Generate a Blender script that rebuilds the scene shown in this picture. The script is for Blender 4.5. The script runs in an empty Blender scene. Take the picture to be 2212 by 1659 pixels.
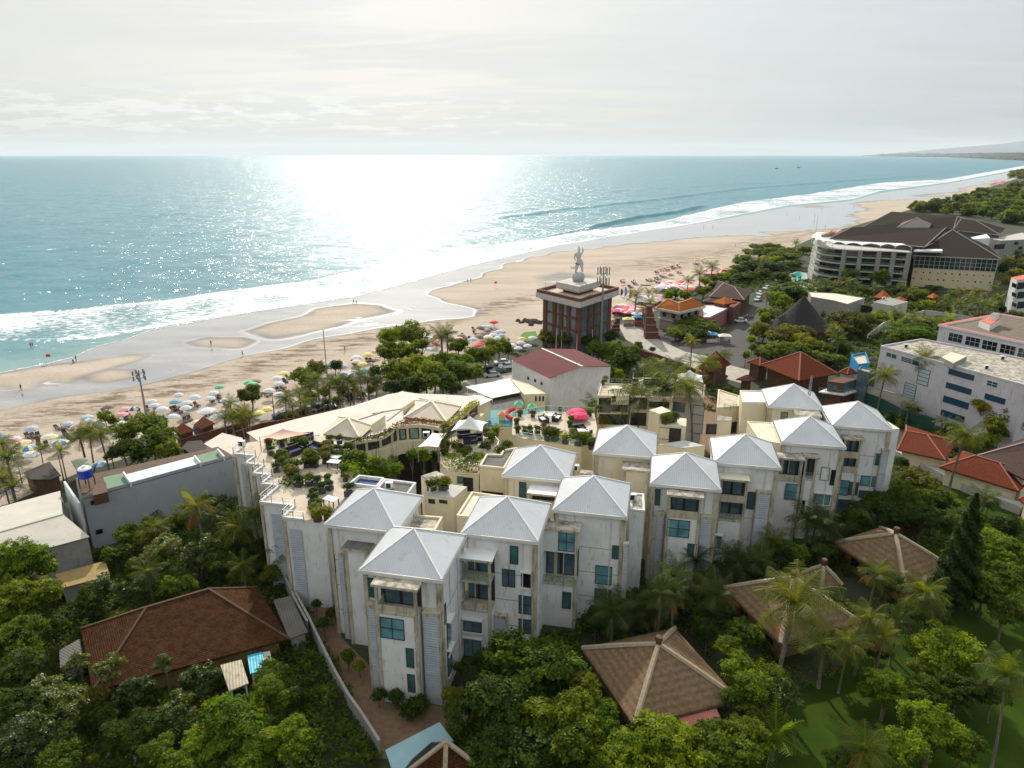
import bpy, bmesh, math, random
import numpy as np
from mathutils import Vector, Matrix
R=random.Random(7); PI=math.pi
SC=bpy.context.scene; COL=SC.collection
F=1500.; CH=55.; PT=math.atan(496/F)
def ray(x,y):
    a=(x-1106)/F; b=(829.5-y)/F
    return (a, math.cos(PT)+b*math.sin(PT), -math.sin(PT)+b*math.cos(PT))
def at(x,y,z=0.):
    d=ray(x,y); t=(z-CH)/d[2]
    return Vector((d[0]*t,d[1]*t,z))
# measuring frames of the reference: (offset x, offset y, scale)
CX={'0':(0,0,1),'c1':(0,663.5,4),'c2':(516,663.5,4),'c3':(1032,479,4),'c4':(1585,331.8,3.461),'c5':(0,1069,2.812),
'c6':(626.7,1032,3.2154),'c7':(1106,848,3.461),'c8':(1511.5,811,3.75),'c9':(1696,626.7,3.4625),'ca':(811,1401,3.75),
'cb':(1180,1253.5,3.75),'cc':(1622,1106,3.),'cd':(1106,280.2,3.),'e1':(1401,442.4,6),'e2':(1843.3,280.2,6),'e3':(1253.4,553,6),
'e4':(811,811,6),'e5':(1179.7,774.2,6),'e6':(1548.4,663.6,6),'e7':(479.3,847.9,6),'e8':(0,884.8,6)}
def q(c,x,y): o=CX[c]; return (o[0]+x/o[2],o[1]+y/o[2])
def A(c,x,y,z=0.): return at(*q(c,x,y),z)
def pts(c,s,z=0.):
    v=[float(k) for k in s.replace(',',' ').split()]
    return [A(c,v[i],v[i+1],z) for i in range(0,len(v),2)]

# ---------------------------------------------------------------- materials
MT={}
def nodes(m): return m.node_tree.nodes, m.node_tree.links
def mat(name,col,rough=.8,var=.15,scale=1.5,col2=None,stain=0,stain_col=(.12,.1,.08),bump=0,bscale=8,metal=0,spec=.4,streak=False,stripe=None,trans=0):
    """plain procedural: two noise scales of colour variation, optional stains, optional stripes (axis,period,depth)"""
    m=bpy.data.materials.new(name); m.use_nodes=True; N,L=nodes(m)
    b=N['Principled BSDF']; b.inputs['Roughness'].default_value=rough; b.inputs['Metallic'].default_value=metal
    b.inputs['Specular IOR Level'].default_value=spec
    tc=N.new('ShaderNodeTexCoord')
    n=N.new('ShaderNodeTexNoise'); n.inputs['Scale'].default_value=scale; n.inputs['Detail'].default_value=6
    L.new(tc.outputs['Object'],n.inputs['Vector'])
    r=N.new('ShaderNodeMapRange'); r.inputs[1].default_value=.3; r.inputs[2].default_value=.7
    L.new(n.outputs['Fac'],r.inputs[0])
    mx=N.new('ShaderNodeMix'); mx.data_type='RGBA'
    c2=col2 or tuple(c*(1-var*2) for c in col)
    mx.inputs[6].default_value=(*col,1); mx.inputs[7].default_value=(*c2,1)
    L.new(r.outputs[0],mx.inputs[0]); out=mx.outputs[2]
    if stain:
        mp=N.new('ShaderNodeMapping'); mp.inputs['Scale'].default_value=(1,1,.22) if streak else (1,1,1)
        L.new(tc.outputs['Object'],mp.inputs[0])
        n2=N.new('ShaderNodeTexNoise'); n2.inputs['Scale'].default_value=1.3 if not streak else 2.2; n2.inputs['Detail'].default_value=8; n2.inputs['Roughness'].default_value=.65
        L.new(mp.outputs[0],n2.inputs['Vector'])
        r2=N.new('ShaderNodeMapRange'); r2.inputs[1].default_value=.64-stain*.16; r2.inputs[2].default_value=.78-stain*.1; r2.inputs[4].default_value=.85
        L.new(n2.outputs['Fac'],r2.inputs[0])
        m2=N.new('ShaderNodeMix'); m2.data_type='RGBA'; m2.inputs[7].default_value=(*stain_col,1)
        L.new(r2.outputs[0],m2.inputs[0]); L.new(out,m2.inputs[6]); out=m2.outputs[2]
    L.new(out,b.inputs['Base Color'])
    bs=None
    if bump:
        n3=N.new('ShaderNodeTexNoise'); n3.inputs['Scale'].default_value=bscale; n3.inputs['Detail'].default_value=4
        L.new(tc.outputs['Object'],n3.inputs['Vector'])
        bp=N.new('ShaderNodeBump'); bp.inputs['Strength'].default_value=bump; bp.inputs['Distance'].default_value=.1
        L.new(n3.outputs['Fac'],bp.inputs['Height']); L.new(bp.outputs[0],b.inputs['Normal']); bs=bp
    if stripe:
        ax,per,dep=stripe
        w=N.new('ShaderNodeTexWave'); w.bands_direction=ax; w.inputs['Scale'].default_value=1/per*.314*1.0; w.wave_profile='SIN'
        w.inputs['Distortion'].default_value=0.0
        uv=N.new('ShaderNodeUVMap'); L.new(uv.outputs[0],w.inputs['Vector'])
        bp=N.new('ShaderNodeBump'); bp.inputs['Strength'].default_value=dep; bp.inputs['Distance'].default_value=.05
        L.new(w.outputs['Fac'],bp.inputs['Height'])
        if bs: L.new(bs.outputs[0],bp.inputs['Normal'])
        L.new(bp.outputs[0],b.inputs['Normal'])
        m3=N.new('ShaderNodeMix'); m3.data_type='RGBA'; m3.blend_type='MULTIPLY'; m3.inputs[0].default_value=dep*.5
        L.new(out,m3.inputs[6]); L.new(w.outputs['Color'],m3.inputs[7]); L.new(m3.outputs[2],b.inputs['Base Color'])
    MT[name]=m; return m

# ---------------------------------------------------------------- objects
def prop(o,label=None,cat=None,group=None,kind=None):
    if label: o['label']=label
    if cat: o['category']=cat
    if group: o['group']=group
    if kind: o['kind']=kind
    return o
def obj(name,me,parent=None,loc=None):
    o=bpy.data.objects.new(name,me); COL.objects.link(o)
    if parent is not None: o.parent=parent
    if loc is not None: o.location=loc
    return o
def empty(name,loc,rz=0,label=None,cat=None,group=None):
    o=bpy.data.objects.new(name,None); COL.objects.link(o); o.location=loc; o.rotation_euler=(0,0,rz); o.empty_display_size=.5
    return prop(o,label,cat,group)
def kids(o): return [c for c in list(o.children)]
def copy_tree(o,parent=None):
    c=o.copy(); COL.objects.link(c); c.parent=parent
    for k in kids(o): copy_tree(k,c)
    return c
class MB:
    """mesh builder: verts, faces, material index, planar uv in metres"""
    def __init__(s): s.v=[]; s.f=[]; s.m=[]; s.uv=[]; s.mats=[]
    def mi(s,m):
        if m not in s.mats: s.mats.append(m)
        return s.mats.index(m)
    def face(s,vs,m,uvs=None):
        i=len(s.v); vs=[Vector(v) for v in vs]; s.v+=vs; s.f.append(tuple(range(i,i+len(vs)))); s.m.append(s.mi(m))
        if uvs is None:
            a=(vs[1]-vs[0]); n=a.cross(vs[2]-vs[0])
            if a.length<1e-6 or n.length<1e-9: uvs=[(0,0)]*len(vs)
            else:
                a.normalize(); n.normalize(); b=n.cross(a); uvs=[((v-vs[0]).dot(a),(v-vs[0]).dot(b)) for v in vs]
        s.uv+=uvs
    def prism(s,poly,z0,z1,m,mtop=None,top=True,bottom=False):
        P=[(p[0],p[1]) for p in poly]
        ar=sum(P[i][0]*P[(i+1)%len(P)][1]-P[(i+1)%len(P)][0]*P[i][1] for i in range(len(P)))
        if ar<0: P=P[::-1]
        n=len(P)
        for i in range(n):
            a,b=P[i],P[(i+1)%n]; s.face([(*a,z0),(*b,z0),(*b,z1),(*a,z1)],m)
        if top: s.face([(*p,z1) for p in P],mtop or m)
        if bottom: s.face([(*p,z0) for p in P[::-1]],m)
        return s
    def box(s,x0,x1,y0,y1,z0,z1,m,mtop=None):
        return s.prism([(x0,y0),(x1,y0),(x1,y1),(x0,y1)],z0,z1,m,mtop,True,True)
    def beam(s,a,b,w,h,m):
        a=Vector(a); b=Vector(b); d=(b-a).normalized(); up=Vector((0,0,1)) if abs(d.z)<.95 else Vector((1,0,0))
        sx=d.cross(up).normalized()*w/2; sy=sx.cross(d).normalized()*h/2
        c=[-sx-sy,sx-sy,sx+sy,-sx+sy]
        for i in range(4): s.face([a+c[i],a+c[(i+1)%4],b+c[(i+1)%4],b+c[i]],m)
        s.face([a+k for k in c[::-1]],m); s.face([b+k for k in c],m); return s
    def tube(s,P,rad,m,n=6,cap=True):
        P=[Vector(p) for p in P]; rings=[]
        for i,p in enumerate(P):
            d=(P[min(i+1,len(P)-1)]-P[max(i-1,0)]).normalized(); up=Vector((0,0,1)) if abs(d.z)<.9 else Vector((1,0,0))
            sx=d.cross(up).normalized(); sy=sx.cross(d); r=rad[i] if hasattr(rad,'__len__') else rad
            rings.append([p+(sx*math.cos(2*PI*k/n)+sy*math.sin(2*PI*k/n))*r for k in range(n)])
        for i in range(len(P)-1):
            for k in range(n): s.face([rings[i][k],rings[i+1][k],rings[i+1][(k+1)%n],rings[i][(k+1)%n]],m)
        if cap: s.face(rings[-1],m); s.face(rings[0][::-1],m)
        return s
    def lathe(s,c,prof,m,n=12,a0=0,a1=2*PI):
        c=Vector(c); full=abs(a1-a0-2*PI)<1e-6
        for i in range(len(prof)-1):
            (r0,z0),(r1,z1)=prof[i],prof[i+1]
            for k in range(n):
                t0=a0+(a1-a0)*k/n; t1=a0+(a1-a0)*(k+1)/n
                p=lambda r,t,z: c+Vector((r*math.cos(t),r*math.sin(t),z))
                v=[p(r0,t0,z0),p(r0,t1,z0),p(r1,t1,z1),p(r1,t0,z1)]
                if r1<1e-5: v=v[:3]
                elif r0<1e-5: v=[v[0],v[2],v[3]]
                s.face(v,m)
        return s
    def mesh(s,name,smooth=False,weld=False):
        me=bpy.data.meshes.new(name); me.from_pydata([tuple(v) for v in s.v],[],s.f)
        for m in s.mats: me.materials.append(m)
        me.polygons.foreach_set('material_index',s.m)
        uv=me.uv_layers.new(name='UVMap'); uv.data.foreach_set('uv',[c for t in s.uv for c in t])
        if weld or smooth:
            bm=bmesh.new(); bm.from_mesh(me); bmesh.ops.remove_doubles(bm,verts=bm.verts,dist=1e-4); bm.to_mesh(me); bm.free()
        if smooth: me.polygons.foreach_set('use_smooth',[True]*len(me.polygons))
        me.update(); return me
    def build(s,name,parent=None,loc=None,smooth=False): return obj(name,s.mesh(name,smooth),parent,loc)
def inset_poly(P,d):
    """offset polygon inward (d>0); P list of 2d"""
    n=len(P); ar=sum(P[i][0]*P[(i+1)%n][1]-P[(i+1)%n][0]*P[i][1] for i in range(n)); sg=1 if ar>0 else -1; out=[]
    for i in range(n):
        a=Vector(P[i-1][:2]); b=Vector(P[i][:2]); c=Vector(P[(i+1)%n][:2])
        e1=(b-a).normalized(); e2=(c-b).normalized(); n1=Vector((-e1.y,e1.x))*sg; n2=Vector((-e2.y,e2.x))*sg
        k=1+n1.dot(n2); out.append(b+(n1+n2)*d/max(k,.3))
    return out
def rect3(a,b,c,z=None):
    """parallelogram from three corners in order"""
    d=a+(c-b); return [a,b,c,d]

# ---------------------------------------------------------------- camera, light, sky
cd=bpy.data.cameras.new('camera'); cam=obj('camera',cd); cam.location=(0,0,CH); cam.rotation_euler=(PI/2-PT,0,0)
cd.sensor_width=36; cd.lens=36*F/2212; cd.clip_start=1; cd.clip_end=120000; SC.camera=cam
SUN_AZ=math.radians(-9); SUN_EL=math.radians(33)
sd=bpy.data.lights.new('sun','SUN'); sd.energy=4.2; sd.angle=math.radians(.8); sd.color=(1,.93,.82)
so=obj('sun',sd); SD=Vector((math.sin(SUN_AZ)*math.cos(SUN_EL),math.cos(SUN_AZ)*math.cos(SUN_EL),math.sin(SUN_EL)))
so.rotation_euler=SD.to_track_quat('Z','Y').to_euler(); so.location=(0,0,200)
W=bpy.data.worlds.new('World'); SC.world=W; W.use_nodes=True
def world():
    N,L=W.node_tree.nodes,W.node_tree.links; N.clear()
    out=N.new('ShaderNodeOutputWorld')
    sky=N.new('ShaderNodeTexSky'); sky.sky_type='NISHITA'; sky.sun_disc=False; sky.sun_elevation=SUN_EL; sky.sun_rotation=SUN_AZ
    sky.air_density=1; sky.dust_density=2.5; sky.ozone_density=1.5
    bg=N.new('ShaderNodeBackground'); bg.inputs[1].default_value=.085; L.new(sky.outputs[0],bg.inputs[0])
    tc=N.new('ShaderNodeTexCoord'); sp=N.new('ShaderNodeSeparateXYZ'); L.new(tc.outputs['Generated'],sp.inputs[0])
    def M(op,a,b=None,clamp=False):
        n=N.new('ShaderNodeMath'); n.operation=op; n.use_clamp=clamp
        for i,v in ((0,a),(1,b)):
            if v is None: continue
            if isinstance(v,(int,float)): n.inputs[i].default_value=v
            else: L.new(v,n.inputs[i])
        return n.outputs[0]
    def mr(v,a,b,c=0,d=1,sm=True):
        n=N.new('ShaderNodeMapRange'); n.interpolation_type='SMOOTHSTEP' if sm else 'LINEAR'
        L.new(v,n.inputs[0])
        for i,k in ((1,a),(2,b),(3,c),(4,d)): n.inputs[i].default_value=k
        return n.outputs[0]
    def noise(vec,sc,det,rough=.55,dist=0):
        n=N.new('ShaderNodeTexNoise'); L.new(vec,n.inputs['Vector']); n.inputs['Scale'].default_value=sc; n.inputs['Detail'].default_value=det
        n.inputs['Roughness'].default_value=rough; n.inputs['Distortion'].default_value=dist; return n.outputs['Fac']
    def comb(x,y,z=None):
        n=N.new('ShaderNodeCombineXYZ')
        for i,v in enumerate((x,y,z)):
            if v is None: continue
            if isinstance(v,(int,float)): n.inputs[i].default_value=v
            else: L.new(v,n.inputs[i])
        return n.outputs[0]
    zc=M('ADD',M('MAXIMUM',sp.outputs[2],0),.09)
    px=M('DIVIDE',sp.outputs[0],zc); py=M('DIVIDE',sp.outputs[1],zc)
    st=noise(comb(M('MULTIPLY',px,.55),M('MULTIPLY',py,1.5)),1.0,7,.6,.6)     # high thin streaks
    st2=noise(comb(M('MULTIPLY',px,.35),M('MULTIPLY',py,.7),3.3),.8,4)
    az=M('ARCTAN2',sp.outputs[0],sp.outputs[1])
    pf=noise(comb(M('MULTIPLY',az,14),M('MULTIPLY',sp.outputs[2],75),1.7),1.5,6,.6)
    band=M('MULTIPLY',mr(sp.outputs[2],.012,.035),mr(sp.outputs[2],.09,.05))
    left=mr(az,.12,-.45,.0,1)
    puff=M('MULTIPLY',M('MULTIPLY',mr(M('ADD',pf,M('MULTIPLY',left,.10)),.57,.66),band),M('MULTIPLY',mr(az,.25,-.15),.8))
    # veil colour: warm grey, brighter towards the sun (thin cloud lit from behind)
    dv=N.new('ShaderNodeVectorMath'); dv.operation='DOT_PRODUCT'; L.new(tc.outputs['Generated'],dv.inputs[0]); dv.inputs[1].default_value=SD
    glow=M('POWER',mr(dv.outputs['Value'],.45,1.0,0,1,False),1.6)
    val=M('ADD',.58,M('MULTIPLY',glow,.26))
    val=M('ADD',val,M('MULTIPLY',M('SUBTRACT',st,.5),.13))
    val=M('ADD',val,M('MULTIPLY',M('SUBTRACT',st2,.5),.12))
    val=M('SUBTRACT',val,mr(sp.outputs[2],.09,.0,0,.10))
    val=M('ADD',val,mr(sp.outputs[2],.22,.75,0,.40))  # overhead sky raised out of frame as added fill for the dark foreground
    val=M('ADD',val,M('MULTIPLY',puff,.15))
    cool=mr(az,-.05,.6)
    cm=N.new('ShaderNodeMix'); cm.data_type='RGBA'; cm.inputs[6].default_value=(.985,.99,.965,1); cm.inputs[7].default_value=(.90,.985,1.02,1); L.new(cool,cm.inputs[0])
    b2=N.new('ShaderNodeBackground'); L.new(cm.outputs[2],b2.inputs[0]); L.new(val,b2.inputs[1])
    ms=N.new('ShaderNodeMixShader'); ms.inputs[0].default_value=.9
    cov=M('MINIMUM',M('ADD',.86,M('MULTIPLY',mr(st,.38,.6),.12)),.97); L.new(cov,ms.inputs[0])
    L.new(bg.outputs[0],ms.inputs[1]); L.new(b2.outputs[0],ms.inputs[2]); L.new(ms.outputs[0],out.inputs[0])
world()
V=SC.view_settings; V.view_transform='Standard'; V.look='None'; V.exposure=.12; V.gamma=1
SC.render.engine='CYCLES'
try:
    SC.cycles.max_bounces=5; SC.cycles.diffuse_bounces=2; SC.cycles.glossy_bounces=2; SC.cycles.transmission_bounces=3; SC.cycles.transparent_max_bounces=8; SC.cycles.volume_bounces=1
except Exception: pass

# ---------------------------------------------------------------- shore in coordinates along (s) and across (t, seaward)
U_=np.array((math.cos(math.radians(50)),math.sin(math.radians(50)))); N_=np.array((-U_[1],U_[0]))
def st_of(v): return (v[0]*U_[0]+v[1]*U_[1], v[0]*N_[0]+v[1]*N_[1])
def line_st(s,c='0'):
    p=sorted(st_of(v) for v in pts(c,s)); return np.array([a for a,b in p]),np.array([b for a,b in p])
EDGE=line_st('-250,862 0,806 100,787 160,772 212,748 270,735 325,714 450,691 553,673 616,664 700,652 760,643 830,625 900,606 1000,578 1106,553 1206,530 1306,515 1406,497 1506,484 1585,470 1700,448 1842,434 1903,417 2047,397 2130,382 2212,366')
BACK=line_st('-250,700 0,684 100,676 350,654 500,632 650,614 800,584 950,554 1100,529 1299,490 1373,473 1456,462 1539,443 1600,432 1758,418 1903,395 2047,387 2212,358')
FOAMB=line_st('-250,700 0,684 100,676 350,654 500,632 650,614 800,584 950,554 1100,529 1260,500 1299,497 1373,487 1430,479 1480,466 1539,452 1600,438 1758,418 1903,395 2047,387 2212,358')
FRONT=line_st('-250,740 0,735 120,738 212,731 325,710 450,688 553,671 700,650 900,604 1106,551 1306,513 1506,482 1585,466 1700,444 1842,430 1903,412 2047,394 2212,364')
SWELL=line_st('700,520 900,497 1100,470 1223,453 1306,445 1439,430 1606,408 1806,393 2000,380 2212,356')
SW3=line_st('900,430 1100,425 1300,415 1500,403 1700,392 1900,378')
LAND=line_st('-250,1120 0,1080 160,1010 330,960 400,950 520,920 700,860 850,810 1000,765 1100,740 1190,705 1300,690 1420,665 1560,600 1640,560 1750,512 1950,455 2050,430 2130,405 2212,380')
def ev(l,s): return np.interp(s,l[0],l[1])
def smooth(x,a,b):
    t=np.clip((x-a)/(b-a),0,1); return t*t*(3-2*t)
_rw=np.random.RandomState(3)
def wn(x,y,sc,k=10,seed=1):
    r=np.random.RandomState(seed); o=np.zeros_like(x)
    for i in range(k):
        a=r.uniform(0,2*PI); f=sc*r.uniform(.6,1.9); o+=np.sin((x*math.cos(a)+y*math.sin(a))*f+r.uniform(0,6.28))
    return o/math.sqrt(k)
def grid(name,S,T,zf,attrs,m,flip=False):
    """S (n,), T (n,m) seaward offsets; zf(s,t)->z"""
    n,k=T.shape; SS=np.repeat(S[:,None],k,1); X=SS*U_[0]+T*N_[0]; Y=SS*U_[1]+T*N_[1]; Z=zf(SS,T,X,Y)
    co=np.stack([X,Y,Z],-1).reshape(-1,3); idx=np.arange(n*k).reshape(n,k)
    a,b,c,d=idx[:-1,:-1],idx[1:,:-1],idx[1:,1:],idx[:-1,1:]
    fc=np.stack([a,b,c,d],-1).reshape(-1,4)
    me=bpy.data.meshes.new(name); me.from_pydata(co.tolist(),[],fc.tolist()); me.polygons.foreach_set('use_smooth',[True]*len(me.polygons))
    for an,f in attrs.items():
        at_=me.attributes.new(an,'FLOAT','POINT'); at_.data.foreach_set('value',np.asarray(f(SS,T,X,Y),dtype=np.float32).reshape(-1))
    me.materials.append(m); return obj(name,me)
def prog(a,b,step,g,end):
    v=list(np.arange(a,b,step)); d=step
    while v[-1]<end: d*=g; v.append(v[-1]+d)
    return np.array(v)

# sea
def sea_mat():
    m=bpy.data.materials.new('sea_water'); m.use_nodes=True; N,L=nodes(m); b=N['Principled BSDF']
    tc=N.new('ShaderNodeTexCoord')
    mp=N.new('ShaderNodeMapping'); mp.inputs['Rotation'].default_value=(0,0,math.radians(-50)); mp.inputs['Scale'].default_value=(.6,1,1)
    L.new(tc.outputs['Object'],mp.inputs[0])
    def noise(sc,det,rough=.6,v=mp.outputs[0]):
        n=N.new('ShaderNodeTexNoise'); n.inputs['Scale'].default_value=sc; n.inputs['Detail'].default_value=det; n.inputs['Roughness'].default_value=rough; L.new(v,n.inputs['Vector']); return n.outputs['Fac']
    def M(op,a,b_,clamp=False):
        n=N.new('ShaderNodeMath'); n.operation=op; n.use_clamp=clamp
        for i,v in ((0,a),(1,b_)):
            if isinstance(v,(int,float)): n.inputs[i].default_value=v
            else: L.new(v,n.inputs[i])
        return n.outputs[0]
    fo=N.new('ShaderNodeAttribute'); fo.attribute_name='foam'; sh=N.new('ShaderNodeAttribute'); sh.attribute_name='shallow'
    def slopes(sc,det,rough,k):
        n=N.new('ShaderNodeTexNoise'); n.inputs['Scale'].default_value=sc; n.inputs['Detail'].default_value=det; n.inputs['Roughness'].default_value=rough; L.new(mp.outputs[0],n.inputs['Vector'])
        v=N.new('ShaderNodeVectorMath'); v.operation='SUBTRACT'; L.new(n.outputs['Color'],v.inputs[0]); v.inputs[1].default_value=(.5,.5,.5)
        w=N.new('ShaderNodeVectorMath'); w.operation='MULTIPLY'; L.new(v.outputs[0],w.inputs[0]); w.inputs[1].default_value=(k,k,0); return w.outputs[0]
    def wavy(*sl):
        g=N.new('ShaderNodeNewGeometry'); o=g.outputs['Normal']
        for k in sl:
            v=N.new('ShaderNodeVectorMath'); v.operation='ADD'; L.new(o,v.inputs[0]); L.new(k,v.inputs[1]); o=v.outputs[0]
        v=N.new('ShaderNodeVectorMath'); v.operation='NORMALIZE'; L.new(o,v.inputs[0]); return v.outputs[0]
    L.new(wavy(slopes(.10,6,.8,.9)),b.inputs['Normal'])
    b.inputs['IOR'].default_value=1.33; b.inputs['Roughness'].default_value=.16
    fn=noise(.5,7,.7)
    fm=M('ADD',M('SUBTRACT',fo.outputs['Fac'],.62),M('MULTIPLY',M('SUBTRACT',fn,.42),1.6))
    r=N.new('ShaderNodeMapRange'); r.interpolation_type='SMOOTHSTEP'; r.inputs[1].default_value=-.08; r.inputs[2].default_value=.16; L.new(fm,r.inputs[0])
    g=N.new('ShaderNodeMath'); g.operation='MULTIPLY'; L.new(r.outputs[0],g.inputs[0])
    gt=M('GREATER_THAN',fo.outputs['Fac'],.02); L.new(gt,g.inputs[1])
    big=noise(.012,3)
    c0=N.new('ShaderNodeMix'); c0.data_type='RGBA'; c0.inputs[6].default_value=(.035,.165,.215,1); c0.inputs[7].default_value=(.055,.21,.26,1); L.new(big,c0.inputs[0])
    c1=N.new('ShaderNodeMix'); c1.data_type='RGBA'; c1.inputs[7].default_value=(.22,.33,.31,1); L.new(c0.outputs[2],c1.inputs[6]); L.new(sh.outputs['Fac'],c1.inputs[0])
    b.inputs['Coat Weight'].default_value=.33; b.inputs['Specular IOR Level'].default_value=.12; b.inputs['Coat Roughness'].default_value=.13; b.inputs['Coat IOR'].default_value=1.4
    L.new(wavy(slopes(.42,2,.6,2.6),slopes(.07,3,.7,1.0)),b.inputs['Coat Normal'])
    c2=N.new('ShaderNodeMix'); c2.data_type='RGBA'; c2.inputs[7].default_value=(.66,.68,.69,1); L.new(c1.outputs[2],c2.inputs[6]); L.new(g.outputs[0],c2.inputs[0])
    L.new(c2.outputs[2],b.inputs['Base Color'])
    rr=N.new('ShaderNodeMapRange'); rr.inputs[3].default_value=.42; rr.inputs[4].default_value=.7; L.new(g.outputs[0],rr.inputs[0]); L.new(rr.outputs[0],b.inputs['Roughness'])
    return m
S1=prog(-260,900,2.2,1.035,36000)
e=ev(EDGE,S1); off=prog(0,170,1.5,1.05,36000)
S1e=np.where(S1>3200,e,e)
T1=e[:,None]+off[None,:]
def ridge(l,s,t,lo,hi,h,w_s,w_b):
    d=t-ev(l,s); k=np.where(d<0,np.exp(-(d/w_s)**2),np.exp(-(d/w_b)**2))
    return h*k*smooth(s,lo-40,lo)*smooth(s,hi+60,hi)
def sea_z(s,t,x,y):
    d=t-ev(EDGE,s); amp=smooth(d,4,60)
    far=1/(1+(d/2500.)**2)
    z=.05+amp*far*(.22*wn(x,y,.09,9,4)+.12*wn(x,y,.25,9,5))
    sB=[st_of(at(px,py))[0] for px,py in ((1299,490),(1500,455),(350,654),(1250,500),(1223,453),(2000,380))]
    z+=ridge(BACK,s,t,sB[0],sB[1]+30,2.6,2.2,9)+ridge(BACK,s,t,sB[2]-60,sB[3],.8,1.5,5)*(1+.4*wn(x,y,.12,6,9))
    z+=ridge(SWELL,s,t,sB[4]-120,sB[5],1.7,5,14)+ridge(SW3,s,t,-1e3,4e3,.8,8,20)
    for k in range(5): z+=amp*far*.35*np.exp(-(((d-(150+k*52))+14*np.sin(s/70+k*2))/9)**2)*(.6+.4*np.sin(s/45+k))
    return z
def sea_foam(s,t,x,y):
    b=ev(FOAMB,s); f=ev(FRONT,s); w=2.5
    inb=smooth(t,f-w,f+w)*smooth(t,b+4,b-2); rim=np.exp(-((t-f)/2.5)**2)*.5+np.exp(-((t-b)/2.)**2)*.35
    k=.60+.11*wn(x,y,.05,6,11)+.07*wn(x,y,.15,6,13)
    e_=np.exp(-((t-ev(EDGE,s))/1.2)**2)*.75
    far=smooth(s,900,2500)*.1
    outer=np.exp(-np.clip(t-b,0,None)/14.)*.42*(t>b)
    return np.clip(np.maximum(np.maximum(inb*k+rim*inb+far*inb,e_),outer*(.9+.3*wn(x,y,.08,6,12))),0,1.2)
def sea_shal(s,t,x,y): return np.clip(.85*np.exp(-(t-ev(EDGE,s))/28.),0,.85)
prop(grid('sea',S1,T1,sea_z,{'foam':sea_foam,'shallow':sea_shal},sea_mat()),kind='structure')

# beach
POLY_DRY=[pts('0','-900,1100 -250,945 0,887 110,866 220,846 340,822 450,796 560,766 640,746 700,733 780,716 850,703 930,695 1000,690 1036,684 1030,672 1000,658 965,649 935,637 960,622 1040,598 1090,577 1150,556 1200,547 1250,541 1320,533 1400,525 1484,516 1568,511 1618,509 1651,514 1672,509 1659,502 1768,497 1825,494 1871,473 1836,467 1857,459 1880,450 1842,440 1903,434 1989,430 2062,431 2040,420 2076,416 2090,404 2134,398 2163,390 2230,378 2500,420 2500,700 1800,900 400,1300'),
 pts('c1','-600,700 -300,640 0,580 400,512 700,480 1000,432 1150,412 1280,420 1200,470 1000,530 780,590 620,650 520,668 400,645 300,700 150,722 0,690 -300,720 -600,760'),
 pts('c1','870,585 940,568 1010,575 1020,605 930,622 880,612'),pts('c1','1680,303 1800,272 2050,270 2140,298 2050,330 1750,325'),
 pts('0','520,716 600,694 700,670 770,661 815,662 832,672 800,683 765,690 700,704 640,716 590,722 545,721'),
 pts('0','1990,425 2050,416 2075,418 2030,423'),pts('cd','1840,500 1960,492 2060,500 1950,504')]
def sdist(px,py,poly):
    n=len(poly); ins=np.zeros(px.shape,bool); dm=np.full(px.shape,1e9)
    for i in range(n):
        ax,ay=poly[i][0],poly[i][1]; bx,by=poly[(i+1)%n][0],poly[(i+1)%n][1]
        c=((ay>py)!=(by>py))&(px<(bx-ax)*(py-ay)/(by-ay+1e-12)+ax); ins^=c
        ex,ey=bx-ax,by-ay; t=np.clip(((px-ax)*ex+(py-ay)*ey)/(ex*ex+ey*ey+1e-9),0,1)
        dm=np.minimum(dm,(px-ax-t*ex)**2+(py-ay-t*ey)**2)
    dm=np.sqrt(dm); return np.where(ins,dm,-dm)
def dryness(s,t,x,y):
    r=1+np.hypot(x,y)/220.; o=np.zeros(x.shape)
    for i,p in enumerate(POLY_DRY):
        d=sdist(x,y,p)+ (.8*wn(x,y,.16,6,20+i)+1.3*wn(x,y,.045,6,50+i)*(i>0))*r
        v=smooth(d,(-1.8 if i==0 else -3.2)*r,(1.8 if i==0 else 3.)*r)*(1 if i==0 else .82); o=np.maximum(o,v)
    return o
def puddle(s,t,x,y):
    o=np.zeros(x.shape)
    for sx in ('1140,598 1200,586 1270,588 1310,598 1250,612 1180,628 1110,645 1062,662 1058,680 1090,697 1160,716 1080,706 1040,690 1028,672 1045,655 1090,640 1150,618',):
        d=sdist(x,y,pts('0',sx))+1.5*wn(x,y,.1,7,33)+2*wn(x,y,.03,5,34); o=np.maximum(o,smooth(d,-5,9)*.62)
    return o
def beach_z(s,t,x,y):
    d=t-ev(EDGE,s); l=ev(LAND,s)
    z=.02-.08*np.clip(d,0,60); return z+ .0*x
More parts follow.
